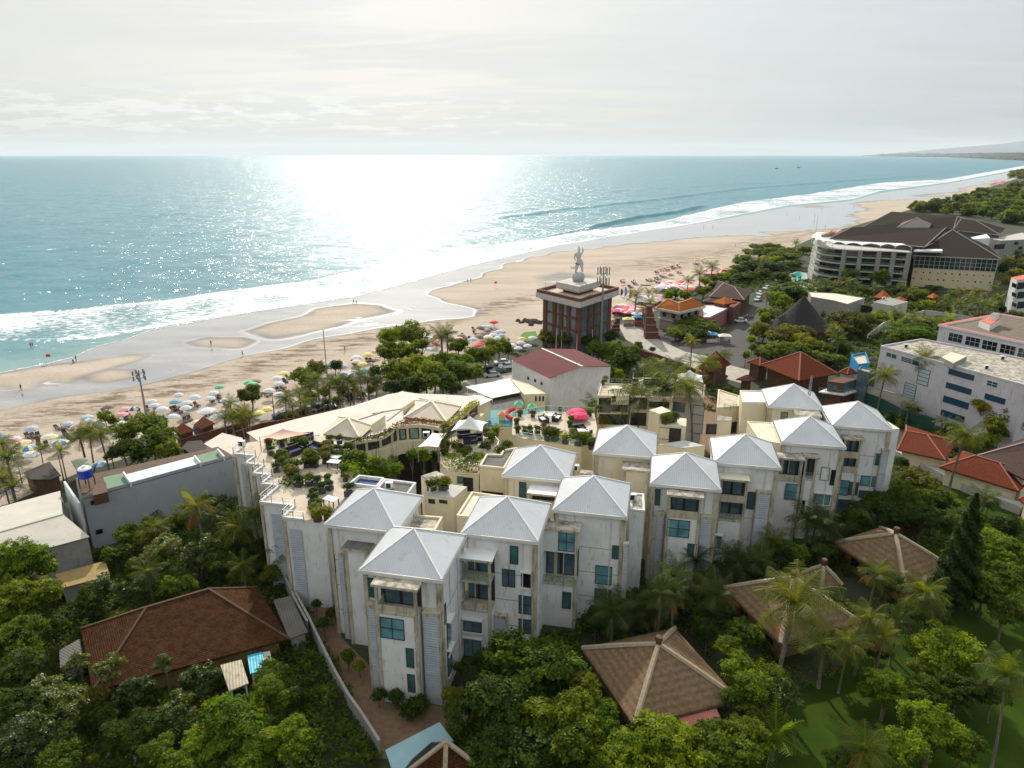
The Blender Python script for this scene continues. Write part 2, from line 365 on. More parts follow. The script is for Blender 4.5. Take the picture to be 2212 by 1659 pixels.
def beach_mat():
    m=bpy.data.materials.new('sand'); m.use_nodes=True; N,L=nodes(m); b=N['Principled BSDF']; tc=N.new('ShaderNodeTexCoord')
    mp=N.new('ShaderNodeMapping'); mp.inputs['Rotation'].default_value=(0,0,math.radians(-50)); mp.inputs['Scale'].default_value=(.3,1,1); L.new(tc.outputs['Object'],mp.inputs[0])
    def noise(sc,det,rough=.6,v=mp.outputs[0]):
        n=N.new('ShaderNodeTexNoise'); n.inputs['Scale'].default_value=sc; n.inputs['Detail'].default_value=det; n.inputs['Roughness'].default_value=rough; L.new(v,n.inputs['Vector']); return n.outputs['Fac']
    def mr(v,a,b_,c=0,d=1):
        n=N.new('ShaderNodeMapRange'); n.interpolation_type='SMOOTHSTEP'; L.new(v,n.inputs[0])
        for i,k in ((1,a),(2,b_),(3,c),(4,d)): n.inputs[i].default_value=k
        return n.outputs[0]
    def mix(f,a,c):
        n=N.new('ShaderNodeMix'); n.data_type='RGBA'
        for i,v in ((0,f),(6,a),(7,c)):
            if isinstance(v,tuple): n.inputs[i].default_value=(*v,1)
            elif isinstance(v,(int,float)): n.inputs[i].default_value=v
            else: L.new(v,n.inputs[i])
        return n.outputs[2]
    def M(op,a,b_):
        n=N.new('ShaderNodeMath'); n.operation=op; n.use_clamp=True
        for i,v in ((0,a),(1,b_)):
            if isinstance(v,(int,float)): n.inputs[i].default_value=v
            else: L.new(v,n.inputs[i])
        return n.outputs[0]
    dr=N.new('ShaderNodeAttribute'); dr.attribute_name='dry'; pu=N.new('ShaderNodeAttribute'); pu.attribute_name='film'; wr=N.new('ShaderNodeAttribute'); wr.attribute_name='wrack'
    dry=mix(mr(noise(.06,5),.35,.65),(.50,.425,.345),(.41,.345,.275))
    dry=mix(mr(noise(1.2,6,.7,tc.outputs['Object']),.45,.7,0,.45),dry,(.27,.20,.13))
    wk=M('MULTIPLY',wr.outputs['Fac'],mr(noise(.35,7,.75),.44,.6)); dry=mix(wk,dry,(.17,.125,.08))
    D=M('MULTIPLY',dr.outputs['Fac'],M('SUBTRACT',1,pu.outputs['Fac']))
    wet=mix(mr(noise(.05,5),.4,.6),(.30,.28,.26),(.20,.20,.21))
    n5=noise(.045,4,.5); ab=N.new('ShaderNodeMath'); ab.operation='ABSOLUTE'; sb=N.new('ShaderNodeMath'); sb.operation='SUBTRACT'; L.new(n5,sb.inputs[0]); sb.inputs[1].default_value=.53; L.new(sb.outputs[0],ab.inputs[0])
    lace=M('MULTIPLY',mr(ab.outputs[0],.002,.007,1,0),mr(noise(.02,3),.45,.6)); wet=mix(mr(noise(.12,6,.7),.42,.62,0,.55),wet,(.12,.12,.12)); wet=mix(lace,wet,(.75,.76,.76))
    col=mix(mr(D,.15,.8),wet,dry); L.new(col,b.inputs['Base Color'])
    rn=mr(noise(.04,6,.65),.3,.7,-.1,.1); 
    rg=mr(D,.05,.4,.2,.95); L.new(rg,b.inputs['Roughness']); sp=mr(D,.05,.4,.6,.12); L.new(sp,b.inputs['Specular IOR Level'])
    b.inputs['IOR'].default_value=1.4
    bp=N.new('ShaderNodeBump'); bp.inputs['Distance'].default_value=.25
    L.new(mr(D,.2,.9,.03,.9),bp.inputs['Strength']); L.new(noise(1.1,6,.7,tc.outputs['Object']),bp.inputs['Height']); L.new(bp.outputs[0],b.inputs['Normal'])
    # a film of water over wet sand mirrors the sky
    b.inputs['Coat Roughness'].default_value=.06; b.inputs['Coat IOR'].default_value=1.5; L.new(mr(D,.0,.42,1,0),b.inputs['Coat Weight'])
    return m
S2=prog(-260,640,1.5,1.03,3300)
e2=ev(EDGE,S2)+25; l2=ev(LAND,S2)-3; K=np.linspace(0,1,110)
T2=l2[:,None]+(e2-l2)[:,None]*K[None,:]
def wrack(s,t,x,y):
    # dark trampled, weed-strewn strip just above the wet line
    a=line_st('-250,985 0,917 220,872 450,820 560,788 700,752 800,728')
    d=np.abs(t-ev(a,s))/ (1+np.hypot(x,y)/400); o=smooth(d,7.5,2.5)*smooth(s,250,200)
    b_=line_st('1150,600 1250,590 1400,570 1560,548'); o2=smooth(np.abs(t-ev(b_,s)),26,6)*smooth(s,270,330)*smooth(s,720,560)*.8
    return np.maximum(o,o2)
prop(grid('beach',S2,T2,beach_z,{'dry':dryness,'film':puddle,'wrack':wrack},beach_mat()),kind='structure')

# ground
def ground_mat():
    m=mat('soil',(.045,.05,.02),.95,.2,.06,(.02,.028,.009),stain=.5,stain_col=(.10,.08,.05),bump=.5,bscale=1.5); return m
S3=prog(-500,1400,12,1.12,33000); l3=ev(LAND,S3)
OFF=-prog(0,300,10,1.15,70000); OFF=OFF+6
T3=l3[:,None]+OFF[None,:]; T3=T3[:,::-1]
prop(grid('ground',S3,T3,lambda s,t,x,y:0*x,{},ground_mat()),kind='structure')
# ---------------------------------------------------------------- material set
WH=mat('white_render',(.73,.735,.72),.85,.07,.5,stain=.5,stain_col=(.33,.30,.24),streak=True,bump=.15,bscale=3)
CR=mat('cream_render',(.72,.64,.45),.85,.06,.5,stain=.3,stain_col=(.42,.35,.22),streak=True,bump=.15,bscale=3)
COLM=mat('stained_cream_trim',(.52,.47,.35),.85,.12,1,stain=1.0,stain_col=(.13,.11,.08),streak=True)
FLAT=mat('stained_roof_slab',(.55,.50,.41),.9,.14,.6,stain=1.6,stain_col=(.12,.105,.08),bump=.2)
FLATC=mat('cream_roof_slab',(.70,.64,.50),.9,.1,.5,stain=.35,stain_col=(.35,.30,.22),bump=.2)
FLATW=mat('white_roof_membrane',(.78,.78,.78),.6,.05,.8)
GRYR=mat('grey_gravel_roof',(.17,.155,.14),.95,.2,1.5,(.09,.085,.08))
METR=mat('white_seam_metal',(.56,.58,.60),.42,.05,.25,stain=.45,stain_col=(.40,.39,.36),spec=.5,stripe=('X',.27,.28))
RIDG=mat('white_ridge_metal',(.72,.72,.72),.5,.03,1)
GUT=mat('dark_gutter',(.045,.04,.05),.6,.1,2)
FASC=mat('white_fascia',(.66,.65,.62),.7,.06,1,stain=.3,stain_col=(.3,.27,.2))
def glass(name,col,rough=.12,var=.25):
    m=mat(name,col,rough,var,.7,spec=.9); return m
GT=glass('teal_curtain_glass',(.16,.36,.40)); GG=glass('green_curtain_glass',(.05,.16,.15)); GD=glass('dark_glass_and_openings',(.012,.016,.018),.08); GB=glass('blue_grey_glass',(.10,.17,.21)); GL=glass('pale_green_glass',(.22,.36,.32),.1)
FRM=mat('dark_window_frame',(.04,.045,.05),.5,.1,3); FRW=mat('white_window_frame',(.62,.62,.60),.6,.1,3)
PAN=mat('corrugated_duct_panel',(.52,.57,.64),.5,.1,.8,stain=.25,stain_col=(.3,.32,.35),stripe=('Y',.3,.45))
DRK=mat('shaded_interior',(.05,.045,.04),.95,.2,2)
RAIL=mat('steel_rail',(.35,.36,.37),.35,.1,4,metal=.6); 
def clearglass():
    m=bpy.data.materials.new('balustrade_glass'); m.use_nodes=True; N,L=nodes(m); b=N['Principled BSDF']
    t=N.new('ShaderNodeBsdfTransparent'); t.inputs[0].default_value=(.80,.92,.88,1); mx=N.new('ShaderNodeMixShader'); mx.inputs[0].default_value=.13
    b.inputs['Base Color'].default_value=(.35,.55,.5,1); b.inputs['Roughness'].default_value=.05; o=[n for n in N if n.type=='OUTPUT_MATERIAL'][0]
    L.new(t.outputs[0],mx.inputs[1]); L.new(b.outputs[0],mx.inputs[2]); L.new(mx.outputs[0],o.inputs[0]); return m
CLG=clearglass()
def tile(name,c,c2,per=.28,stain=.5):
    return mat(name,c,.95,.2,3.5,c2,spec=.05,stain=stain,stain_col=tuple(k*.35 for k in c),bump=.6,bscale=5,stripe=('Y',per,.6))
TBR=tile('brown_roof_tile',(.095,.043,.019),(.05,.023,.011),.24,1.2); TRD=tile('red_roof_tile',(.20,.052,.026),(.12,.034,.02),.3,.3); TOR=tile('orange_roof_tile',(.50,.165,.045),(.36,.11,.03),.35,.15)
TDK=tile('dark_shingle_roof',(.050,.037,.030),(.03,.023,.02),.5,.3); TDB=tile('weathered_brown_tile',(.10,.065,.055),(.07,.045,.04),.4,.4)
MAR=mat('maroon_sheet_roof',(.13,.016,.02),.9,.12,.3,stain=.25,stain_col=(.08,.02,.02),stripe=('X',.8,.4))
THA=mat('thatch',(.27,.185,.11),1.,.18,2.5,(.17,.11,.065),spec=.03,stain=.35,stain_col=(.12,.09,.06),bump=1,bscale=14,stripe=('Y',.75,.45)); THR=mat('thatch_ridge',(.42,.34,.24),.98,.2,3,(.30,.24,.16),bump=1,bscale=12)
THK=mat('black_thatch',(.030,.027,.027),.98,.25,2,(.018,.016,.016),bump=1,bscale=12,stripe=('Y',.8,.3))
BRK=mat('red_brick',(.17,.068,.045),.9,.22,2.5,(.115,.045,.03),stain=.35,stain_col=(.08,.035,.02),bump=.3,bscale=10,stripe=('Y',.4,.5))
CON=mat('concrete',(.30,.29,.27),.9,.12,1,stain=.4,stain_col=(.12,.11,.10),streak=True,bump=.2); CONL=mat('light_concrete',(.50,.48,.44),.9,.1,1,stain=.4,stain_col=(.2,.18,.15),bump=.2)
PAVE=mat('brick_paving',(.22,.135,.08),.95,.2,1.5,(.14,.09,.055),stain=.4,stain_col=(.1,.07,.04)); PLAZA=mat('light_paving',(.42,.38,.32),.92,.12,.5,stain=.35,stain_col=(.2,.17,.14))
ASPH=mat('asphalt',(.075,.073,.07),.93,.15,.6,stain=.3,stain_col=(.045,.043,.04),bump=.2); WOOD=mat('brown_wood',(.12,.06,.03),.8,.25,2,stain=.3,stain_col=(.04,.02,.01))
TERR=mat('terrace_paving',(.60,.51,.40),.92,.12,.8,(.46,.38,.29),stain=.45,stain_col=(.30,.24,.17))
MET=mat('mast_steel',(.28,.29,.30),.5,.12,3,metal=.5); WHP=mat('white_paint',(.75,.75,.74),.5,.05,2); BLK=mat('black_paint',(.02,.02,.022),.5,.1,3)

def solid(name,c,rough=.6,var=.1,scale=2,**k):
    return MT.get(name) or mat(name,c,rough,var,scale,**k)
def thing(name,loc,label,cat,group=None): return empty(name,Vector(loc),0,label,cat,group)
def part(name,mb,th,label=None,parent=None,smooth=False,kind=None):
    p=parent if parent is not None else th
    o=mb.build(name,p,smooth=smooth)
    o.location=-th.location if p is th else (0,0,0)
    return prop(o,label,kind=kind)
def hit(c,x,y,P0,P1):
    X,Y=q(c,x,y); d=ray(X,Y); n=Vector((P1[1]-P0[1],-(P1[0]-P0[0]))); t=(P0[0]*n.x+P0[1]*n.y)/(d[0]*n.x+d[1]*n.y)
    return Vector((d[0]*t,d[1]*t,CH+d[2]*t))
def win(th,P0,P1,c,x0,y0,x1,y1,nx=2,nz=2,g=None,fr=None,out=.04,hood=0):
    """window, or dark pane standing in for a shaded opening, seen in frame c, laid on the vertical plane through P0,P1"""
    g=g or GT; fr=fr or FRM
    P0=Vector(P0[:2]); P1=Vector(P1[:2]); d=(P1-P0).normalized(); n=Vector((d.y,-d.x))
    if n.dot(-P0)<0: n=-n
    a=hit(c,x0,y0,P0,P1); b=hit(c,x1,y1,P0,P1); ua=(Vector(a[:2])-P0).dot(d); ub=(Vector(b[:2])-P0).dot(d)
    if ua>ub: ua,ub=ub,ua
    return winloc(th,P0,d,n,ua,ub,b.z,a.z,nx,nz,g,fr,out,hood)
def winloc(th,P0,d,n,u0,u1,z0,z1,nx=2,nz=2,g=None,fr=None,out=.04,hood=0):
    g=g or GT; fr=fr or FRM
    def W3(u,o,z): k=P0+d*u+n*o; return Vector((k.x,k.y,z))
    def bx(mb,ua,ub,oa,ob,za,zb,m): mb.prism([W3(ua,oa,0),W3(ub,oa,0),W3(ub,ob,0),W3(ua,ob,0)],za,zb,m,bottom=True)
    f=MB(); w=.07
    for i in range(nx+1):
        u=u0+(u1-u0)*i/nx; bx(f,u-w/2,u+w/2,.0,out+.05,z0+w/2,z1-w/2,fr)
    for i in range(nz+1):
        z=z0+(z1-z0)*i/nz; bx(f,u0-w/2,u1+w/2,.0,out+.053,z-w/2,z+w/2,fr)
    if hood: bx(f,u0-.15,u1+.15,0,hood,z1+.1,z1+.22,FASC); bx(f,u0-.15,u1+.15,0,.25,z0-.22,z0-.08,FASC)
    o=part('window',f,th)
    p=MB(); bx(p,u0,u1,.0,out,z0,z1,g); part('pane',p,th,parent=o)
    return o
def pyr(mb,P,z,h,m,ridge=None,rw=.12,top=None):
    """pyramid/hip roof over quad P; top = optional pair for a ridge"""
    P=[Vector((p[0],p[1],z)) for p in P]
    if top is None: c=sum(P,Vector())/4; c.z=z+h; T=[c,c]
    else: T=[Vector((top[0][0],top[0][1],z+h)),Vector((top[1][0],top[1][1],z+h))]
    # T[0] belongs to edge P3-P0 side, T[1] to edge P1-P2 side
    fs=[[P[0],P[1],T[1],T[0]],[P[1],P[2],T[1]],[P[2],P[3],T[0],T[1]],[P[3],P[0],T[0]]]
    for f in fs:
        f=[f[i] for i in range(len(f)) if i==0 or (f[i]-f[i-1]).length>1e-4]
        if len(f)>3 and (f[0]-f[-1]).length<1e-4: f=f[:-1]
        if (f[1]-f[0]).cross(f[2]-f[0]).z<0:
            f=[f[1],f[0]]+f[2:][::-1]
        mb.face(f,m)
    if ridge:
        for a,b in ((P[0],T[0]),(P[1],T[1]),(P[2],T[1]),(P[3],T[0])): mb.beam(a+Vector((0,0,.03)),b+Vector((0,0,.03)),rw*2,rw,ridge)
        if top is not None: mb.beam(T[0]+Vector((0,0,.03)),T[1]+Vector((0,0,.03)),rw*2,rw,ridge)
def block(name,label,cat,c,s,z1,z0=0,m=None,mtop=None,par=0,group=None,pm=None,fourth=True,coords=None):
    """flat-roofed block; roof corners read in frame c at height z1. Returns thing, corners"""
    P=coords or pts(c,s,z1)
    if len(P)==3 and fourth: P=[P[0],P[1],P[2],P[0]+P[2]-P[1]]
    ce=sum(P,Vector())/len(P); th=thing(name,(ce.x,ce.y,z0),label,cat,group)
    m=m or WH; mtop=mtop or FLATC
    w=MB(); w.prism(P,z0,z1-.12,m,top=False,bottom=True); part('wall',w,th)
    r=MB(); r.prism(P,z1-.12,z1,mtop); part('roof',r,th)
    if par:
        pp=MB(); Q=inset_poly(P,.22); O=inset_poly(P,-.04); n=len(P)
        for i in range(n):
            j=(i+1)%n; pp.prism([O[i],O[j],Q[j],Q[i]],z1-.05,z1+par,pm or m)
        part('parapet',pp,th)
    return th,P
def rails(name,label,P,z,h=1.0,post=1.6,glassy=True,group=None,closed=False,th=None):
    """railing along P (2d/3d pts)"""
    f=MB(); g=MB(); n=len(P); seq=[(P[i],P[(i+1)%n]) for i in range(n if closed else n-1)]
    for a,b in seq:
        a=Vector((a[0],a[1],z)); b=Vector((b[0],b[1],z)); L=(b-a).length; k=max(1,round(L/post)); up=Vector((0,0,h))
        f.beam(a+up,b+up,.06,.05,RAIL)
        if not glassy: f.beam(a+up*.5,b+up*.5,.04,.04,RAIL)
        for i in range(k+1): p=a+(b-a)*i/k; f.beam(p,p+up*1.0,.07,.07,RAIL)
        if glassy: g.face([a+up*.08,b+up*.08,b+up*.94,a+up*.94],CLG)
    if th is None:
        t=thing(name,(P[0][0],P[0][1],z),label,'railing',group)
        part('frame',f,t); 
        if glassy: part('glass_panel',g,t)
        return t
    o=part('railing',f,th)
    if glassy: part('glass_panel',g,th,parent=o)
    return o

# ---------------------------------------------------------------- the white apartment towers
TH=math.radians(-12); TD=Vector((math.cos(TH),math.sin(TH))); TN=Vector((-math.sin(TH),math.cos(TH)))   # TD along the front, TN away from the viewer
def tower(cx,cy,label,wallm,feats,zt=15.,zb=0):
    th=thing('apartment_tower',(cx,cy,zb),label,'apartment tower','white pyramid-roofed apartment towers')
    C=Vector((cx,cy)); P=lambda u,v:C+TD*u+TN*v
    def qd(u0,u1,v0,v1): return [P(u0,v0),P(u1,v0),P(u1,v1),P(u0,v1)]
    w=MB(); w.prism(qd(-4.1,4.1,-4.1,4.1),zb,zt-.3,wallm,top=False)
    for u in (-4.0,3.75):      # corner ribs
        w.prism(qd(u-.08,u+.33,-4.3,-4.05),zb,zt-.5,COLM)
    w.prism(qd(4.05,4.25,-4.25,-3.7),zb,zt-.6,COLM); w.prism(qd(4.05,4.22,3.4,4.05),zb,zt-.6,COLM); w.prism(qd(-4.3,-4.05,-3.9,-3.4),zb,zt-.6,COLM)
    part('wall',w,th)
    j=MB()
    for zz in (3.4,6.8,10.2): j.prism(qd(-4.112,4.112,-4.112,4.112),zb+zz,zb+zz+.05,GUT,bottom=True)
    part('wall_joint',j,th)
    for u,v in ((-2.9,-4.17),(2.6,-4.17),(4.17,-1.2),(4.17,1.6)):
        j=MB(); c0=P(u,v); j.tube([(c0.x,c0.y,zb),(c0.x,c0.y,zt-.5)],.06,FASC,6); part('drainpipe',j,th)
    r=MB(); pyr(r,qd(-4.35,4.35,-4.35,4.35),zt,2.75,METR,RIDG,.09); rf=part('roof',r,th)
    f=MB(); O=qd(-4.5,4.5,-4.5,4.5); I=qd(-4.2,4.2,-4.2,4.2)
    for i in range(4):
        j=(i+1)%4; f.prism([O[i],O[j],I[j],I[i]],zt-.42,zt-.02,FASC,GUT if i in(1,3) else FASC,bottom=True)
    g=part('gutter',f,th)
    for ft in feats:
        k=ft[0]; a=ft[1:]
        if k=='w':   # window on the front, plane v
            c,x0,y0,x1,y1=a[:5]; v=a[5] if len(a)>5 else -4.1; nx=a[6] if len(a)>6 else 1; nz=a[7] if len(a)>7 else 1; gm=a[8] if len(a)>8 else GG; hd=a[9] if len(a)>9 else 0
            win(th,P(-9,v),P(9,v),c,x0,y0,x1,y1,nx,nz,gm,hood=hd)
        elif k=='r':  # on the right flank
            c,x0,y0,x1,y1=a[:5]; win(th,P(4.1,-9),P(4.1,9),c,x0,y0,x1,y1,1,1,a[5] if len(a)>5 else GT,hood=a[6] if len(a)>6 else 0)
        elif k=='p':  # corrugated duct panel: frame, xl, xr, y top, plane v
            c,x0,x1,y1,v=a[:5]; h0=hit(c,x0,y1,P(-9,v),P(9,v)); h1=hit(c,x1,y1,P(-9,v),P(9,v))
            u0=(Vector(h0[:2])-C).dot(TD); u1=(Vector(h1[:2])-C).dot(TD); z=h0.z
            o=MB(); o.prism(qd(u0,u1,v,-4.08),zb,z,COLM); t=part('duct',o,th)
            o=MB(); n=3
            for i in range(n):
                zz0=zb+(z-.4-zb)*i/n+.06; zz1=zb+(z-.4-zb)*(i+1)/n
                q4=[P(u0+.12,v-.03),P(u1-.12,v-.03)]
                o.face([(*q4[0],zz0),(*q4[1],zz0),(*q4[1],zz1),(*q4[0],zz1)],PAN)
            part('corrugated_panel',o,th,parent=t)
        elif k=='bay': # c, xl, xr at yref, depth(v front), levels list from top: (ytop,ybot,kind)
            c,xl,xr,yr,v,top=a[:6]; lv=a[6]
            PL=(P(-9,v),P(9,v)); hz=lambda y:hit(c,(xl+xr)/2,y,*PL).z
            u0=(Vector(hit(c,xl,yr,*PL)[:2])-C).dot(TD); u1=(Vector(hit(c,xr,yr,*PL)[:2])-C).dot(TD)
            zt_=hz(top); o=MB(); z=zt_-.28; o.prism(qd(u0-.25,u1+.25,v-.25,-4.08),zt_-.28,zt_,COLM,a[7] if len(a)>7 else FLAT,bottom=True); part('bay_roof',o,th)
            o=MB(); ins=[]
            for (yb,kind) in lv:
                zb_=hz(yb) if yb else zb
                if kind=='s': o.prism(qd(u0,u1,v,-4.05),zb_,z,wallm,bottom=True); o.prism(qd(u0-.04,u0+.35,v-.08,v+.2),zb_,z,COLM); o.prism(qd(u1-.35,u1+.04,v-.08,v+.2),zb_,z,COLM)
                else:
                    o.prism(qd(u0,u0+.28,v,v+.28),zb_,z,COLM); o.prism(qd(u1-.28,u1,v,v+.28),zb_,z,COLM)
                    o.prism(qd(u0-.003,u1+.003,v-.06,-4.08),zb_-.02,zb_+.22,COLM,bottom=True)
                    o.prism(qd(u0+.3,u0+.36,v+.3,-4.1),zb_+.22,zb_+1.2,COLM)
                    if kind=='b': o.prism(qd(u0+.28,u1-.28,v+.02,v+.12),zb_+.22,zb_+1.0,COLM)
                    ins.append((zb_+.22,z,kind))
                z=zb_
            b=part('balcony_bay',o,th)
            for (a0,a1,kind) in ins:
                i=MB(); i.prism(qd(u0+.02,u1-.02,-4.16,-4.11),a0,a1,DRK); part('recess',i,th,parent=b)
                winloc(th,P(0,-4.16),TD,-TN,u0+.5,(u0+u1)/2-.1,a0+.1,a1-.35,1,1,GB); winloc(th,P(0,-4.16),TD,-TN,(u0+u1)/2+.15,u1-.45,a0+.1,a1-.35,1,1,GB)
                if kind=='g': rails('railing','',[P(u0+.28,v+.05),P(u1-.28,v+.05)],a0,.95,1.1,True,th=th)
            return_=None
        elif k=='ac':  # air conditioners on the bay roof
            c,x,y,z=a; p=A(c,x,y,z); m=MB(); m.box(p.x-.45,p.x+.45,p.y-.2,p.y+.2,z+.05,z+.75,WHP); m.lathe((p.x,p.y-.21,z+.4),[(0,0)],BLK)
            t=part('air_conditioner',m,th)
            m=MB(); m.box(p.x-.3,p.x+.15,p.y-.23,p.y-.2,z+.15,z+.65,BLK); part('fan_grille',m,th,parent=t)
    return th
TW={}
TW['A']=tower(-10.3,64.4,'nearest white tower, grey pyramid roof, balcony with four-pane teal window below it',WH,[
 ('bay','c6',592,878,900,-5.7,752,[(955,'b'),(0,'s')]),
 ('w','c6',625,965,795,1128,-5.7,2,2,GT),('w','c6',805,1182,862,1318,-5.7,1,1,GG),('w','c6',815,1362,870,1490,-5.7,1,1,GG),
 ('w','c6',530,692,584,828,-4.1,1,1,GG),('p','c6',915,1032,935,-5.0),('p','c6',532,592,880,-4.9),
 ('r','c6',1066,892,1082,995,GB),('r','c6',1086,1010,1122,1170,GT,.5),('r','c6',1090,1210,1122,1320,GT,.5)])
TW['B']=tower(-16.2,73.6,'white tower behind the nearest one, its roof edge touching the planted terrace',WH,[
 ('w','c6',287,526,318,655,-4.1,1,2,GG),('p','c6',330,370,520,-5.0),('bay','c6',385,545,600,-5.6,492,[(0,'s')],GRYR),
 ('ac','c6',460,385,12.9),('ac','c6',500,378,12.9),('ac','c6',545,385,12.9),('ac','c6',620,392,12.9)])
TW['C']=tower(-.5,71.6,'white tower right of the nearest, with a white flat balcony roof',WH,[
 ('bay','c6',1158,1392,700,-6.2,560,[(730,'g'),(925,'b'),(0,'s')],FLATW),
 ('w','c6',1528,472,1583,600,-4.1,1,1,GG),('w','c6',1475,632,1562,760,-4.1,2,1,GB),('w','c6',1608,655,1668,762,-4.1,1,1,GD,.4),
 ('w','c6',1590,815,1682,950,-4.1,2,2,GB),('w','c6',1590,978,1682,1085,-4.1,2,1,GB),
 ('w','c6',1205,975,1330,1075,-6.2,2,1,GB,.5),('w','c6',1208,1105,1328,1250,-6.2,2,1,GT,.4),('p','c6',1408,1500,955,-4.9)])
TW['D']=tower(3.9,86.4,'cream walled tower in the back row between the terrace garden and two grey roofs',CR,[
 ('w','c7',55,668,105,800,-4.1,1,1,GG),('bay','c7',128,340,720,-6.6,755,[(860,'b'),(0,'s')],FLATW)])
TW['E']=tower(10.,77.,'white tower with open plant-filled terrace halfway up its left bay',WH,[
 ('bay','c7',215,492,1100,-6.2,1018,[(1195,'s'),(1440,'g'),(0,'s')]),
 ('w','c7',350,1038,464,1190,-6.2,2,2,GT),('w','c7',378,1488,438,1615,-6.2,1,1,GG),
 ('w','c7',752,1142,808,1245,-4.1,1,1,GG),('w','c7',627,1290,740,1438,-4.1,1,2,GT),('w','c7',620,1462,735,1590,-4.1,1,2,GB),
 ('p','c7',828,875,1130,-4.7),('r','c7',882,835,900,870,WHP)])
TW['F']=tower(16.7,93.7,'cream walled tower in the back row beside the roof terrace with magenta parasols',CR,[
 ('bay','c7',828,1032,700,-6.6,575,[(0,'s')]),('ac','c7',870,520,13.),('ac','c7',930,515,13.),('ac','c7',985,520,13.),])
TW['G']=tower(22.9,83.9,'white tower in mid row with twin windows in its top balcony and tall grey panel',WH,[
 ('bay','c7',1165,1415,850,-5.8,768,[(940,'b'),(0,'s')]),
 ('w','c7',1165,945,1320,1085,-5.8,2,2,GT),('w','c7',1315,1128,1372,1230,-5.8,1,1,GG),
 ('w','c7',1055,718,1110,842,-4.1,1,1,GG),('p','c7',1412,1505,925,-4.9),('p','c7',1085,1140,900,-4.9)])
TW['H']=tower(32.8,90.3,'white tower right of the twin window one with two stacked balconies on its left',WH,[
 ('bay','c7',1540,1750,800,-6.0,645,[(820,'b'),(965,'g'),(0,'s')],FLATC),
 ('w','c8',392,942,455,1085,-4.1,1,2,GG),('p','c8',465,580,940,-4.9),('w','c8',120,1290,165,1395,-6.,1,1,GT,.5)])
TW['I']=tower(44.7,97.3,'white tower with a notched flat roof and dark plant-filled loggia in front',WH,[
 ('bay','c8',620,830,760,-6.2,668,[(860,'b'),(0,'s')]),('bay','c8',845,945,760,-5.4,655,[(850,'g'),(0,'s')]),
 ('w','c8',700,875,800,1010,-6.2,1,2,GT),('w','c8',1070,765,1110,890,-4.1,1,1,GD),('w','c8',930,952,1045,1045,-4.1,1,1,GT,.4),('w','c8',925,1080,1028,1200,-4.1,1,1,GB),
 ('w','c8',808,1010,838,1120,-5.4,1,1,GD),('ac','c8',740,560,13.6),('ac','c8',880,600,13.6),('w','c8',988,745,1040,850,-4.1,1,1,WHP)])
TW['J']=tower(48.2,112.8,'cream walled tower farthest back with a lattice antenna standing before its roof',CR,[
 ('w','c8',660,295,708,352,-4.1,1,1,GG),('bay','c8',790,980,310,-6.8,322,[(0,'s')])])
TW['K']=tower(55.,103.9,'white tower at the right end of the row beside the red tiled villas',WH,[
 ('bay','c8',1165,1310,600,-5.6,510,[(670,'b'),(790,'b'),(0,'s')]),
 ('w','c8',1422,632,1480,730,-4.1,1,1,GG),('w','c8',1310,812,1420,900,-4.1,1,1,GT),('w','c8',1295,930,1400,995,-4.1,1,1,GB),
 ('w','c8',1125,845,1195,972,-5.6,1,2,GT),('w','c8',1218,862,1272,970,-5.6,1,1,GG),('w','c8',1110,1000,1190,1120,-5.6,1,2,GB),('w','c8',1205,1010,1265,1120,-5.6,1,1,GG),
 ('p','c8',1480,1540,600,-4.6)])
def hz(P,c,x,y):
    """height at which the sight line of (x,y) passes the vertical through P (by distance)"""
    X,Y=q(c,x,y); d=ray(X,Y); t=P[1]/d[1]; return CH+d[2]*t
def roofed(name,label,cat,c,s,z,ridge,h,m,rm,wm=None,z0=0,inset=.8,group=None,ridgew=.2,finial=False,cz=None,thick=.25):
    """building with a hip roof: eave corners (4, in order: left, front, right, back), ridge points seen in frame c"""
    P=pts(c,s,z)
    if len(P)==3: P.append(P[0]+P[2]-P[1])
    ce=sum(P,Vector())/4; th=thing(name,(ce.x,ce.y,z0),label,cat,group)
    v=[float(k) for k in ridge.replace(',',' ').split()] if ridge else []
    T=[A(c,v[i],v[i+1],z+(0 if h=='auto' else h)) for i in range(0,len(v),2)]
    r=MB()
    if not T: pyr(r,P,z,h,m,rm,ridgew)
    elif len(T)==1: 
        if h=='auto': T=[Vector((ce.x,ce.y,hz(ce,c,v[0],v[1])))]
        Q=[Vector((p.x,p.y,z)) for p in P]
        for i in range(4): r.face([Q[i],Q[(i+1)%4],T[0]],m)
        if rm:
            for i in range(4): r.beam(Q[i],T[0]+Vector((0,0,.05)),ridgew*2,ridgew,rm)
    else:
        Q=[Vector((p.x,p.y,z)) for p in P]; a,b=T[0],T[1]     # a nearer to corners 0/3, b nearer to 1/2
        r.face([Q[0],Q[1],b,a],m); r.face([Q[1],Q[2],b],m); r.face([Q[2],Q[3],a,b],m); r.face([Q[3],Q[0],a],m)
        if rm:
            for p,t in ((Q[0],a),(Q[1],b),(Q[2],b),(Q[3],a),(a,b)): r.beam(p+Vector((0,0,.02)),t+Vector((0,0,.05)),ridgew*2,ridgew,rm)
    r.prism(P,z-thick,z-.01,m,bottom=True)
    rf=part('roof',r,th)
    if finial:
        f=MB(); t=T[0] if T else ce+Vector((0,0,h)); f.lathe(t,[(.32,-.1),(.3,.5),(.42,.6),(.36,.95),(0,1.0)],WOOD,8); part('finial',f,th,parent=rf) if False else part('finial',f,th)
    w=MB(); w.prism(inset_poly(P,inset),z0,z-.1,wm or WH,top=False); part('wall',w,th)
    return th,P
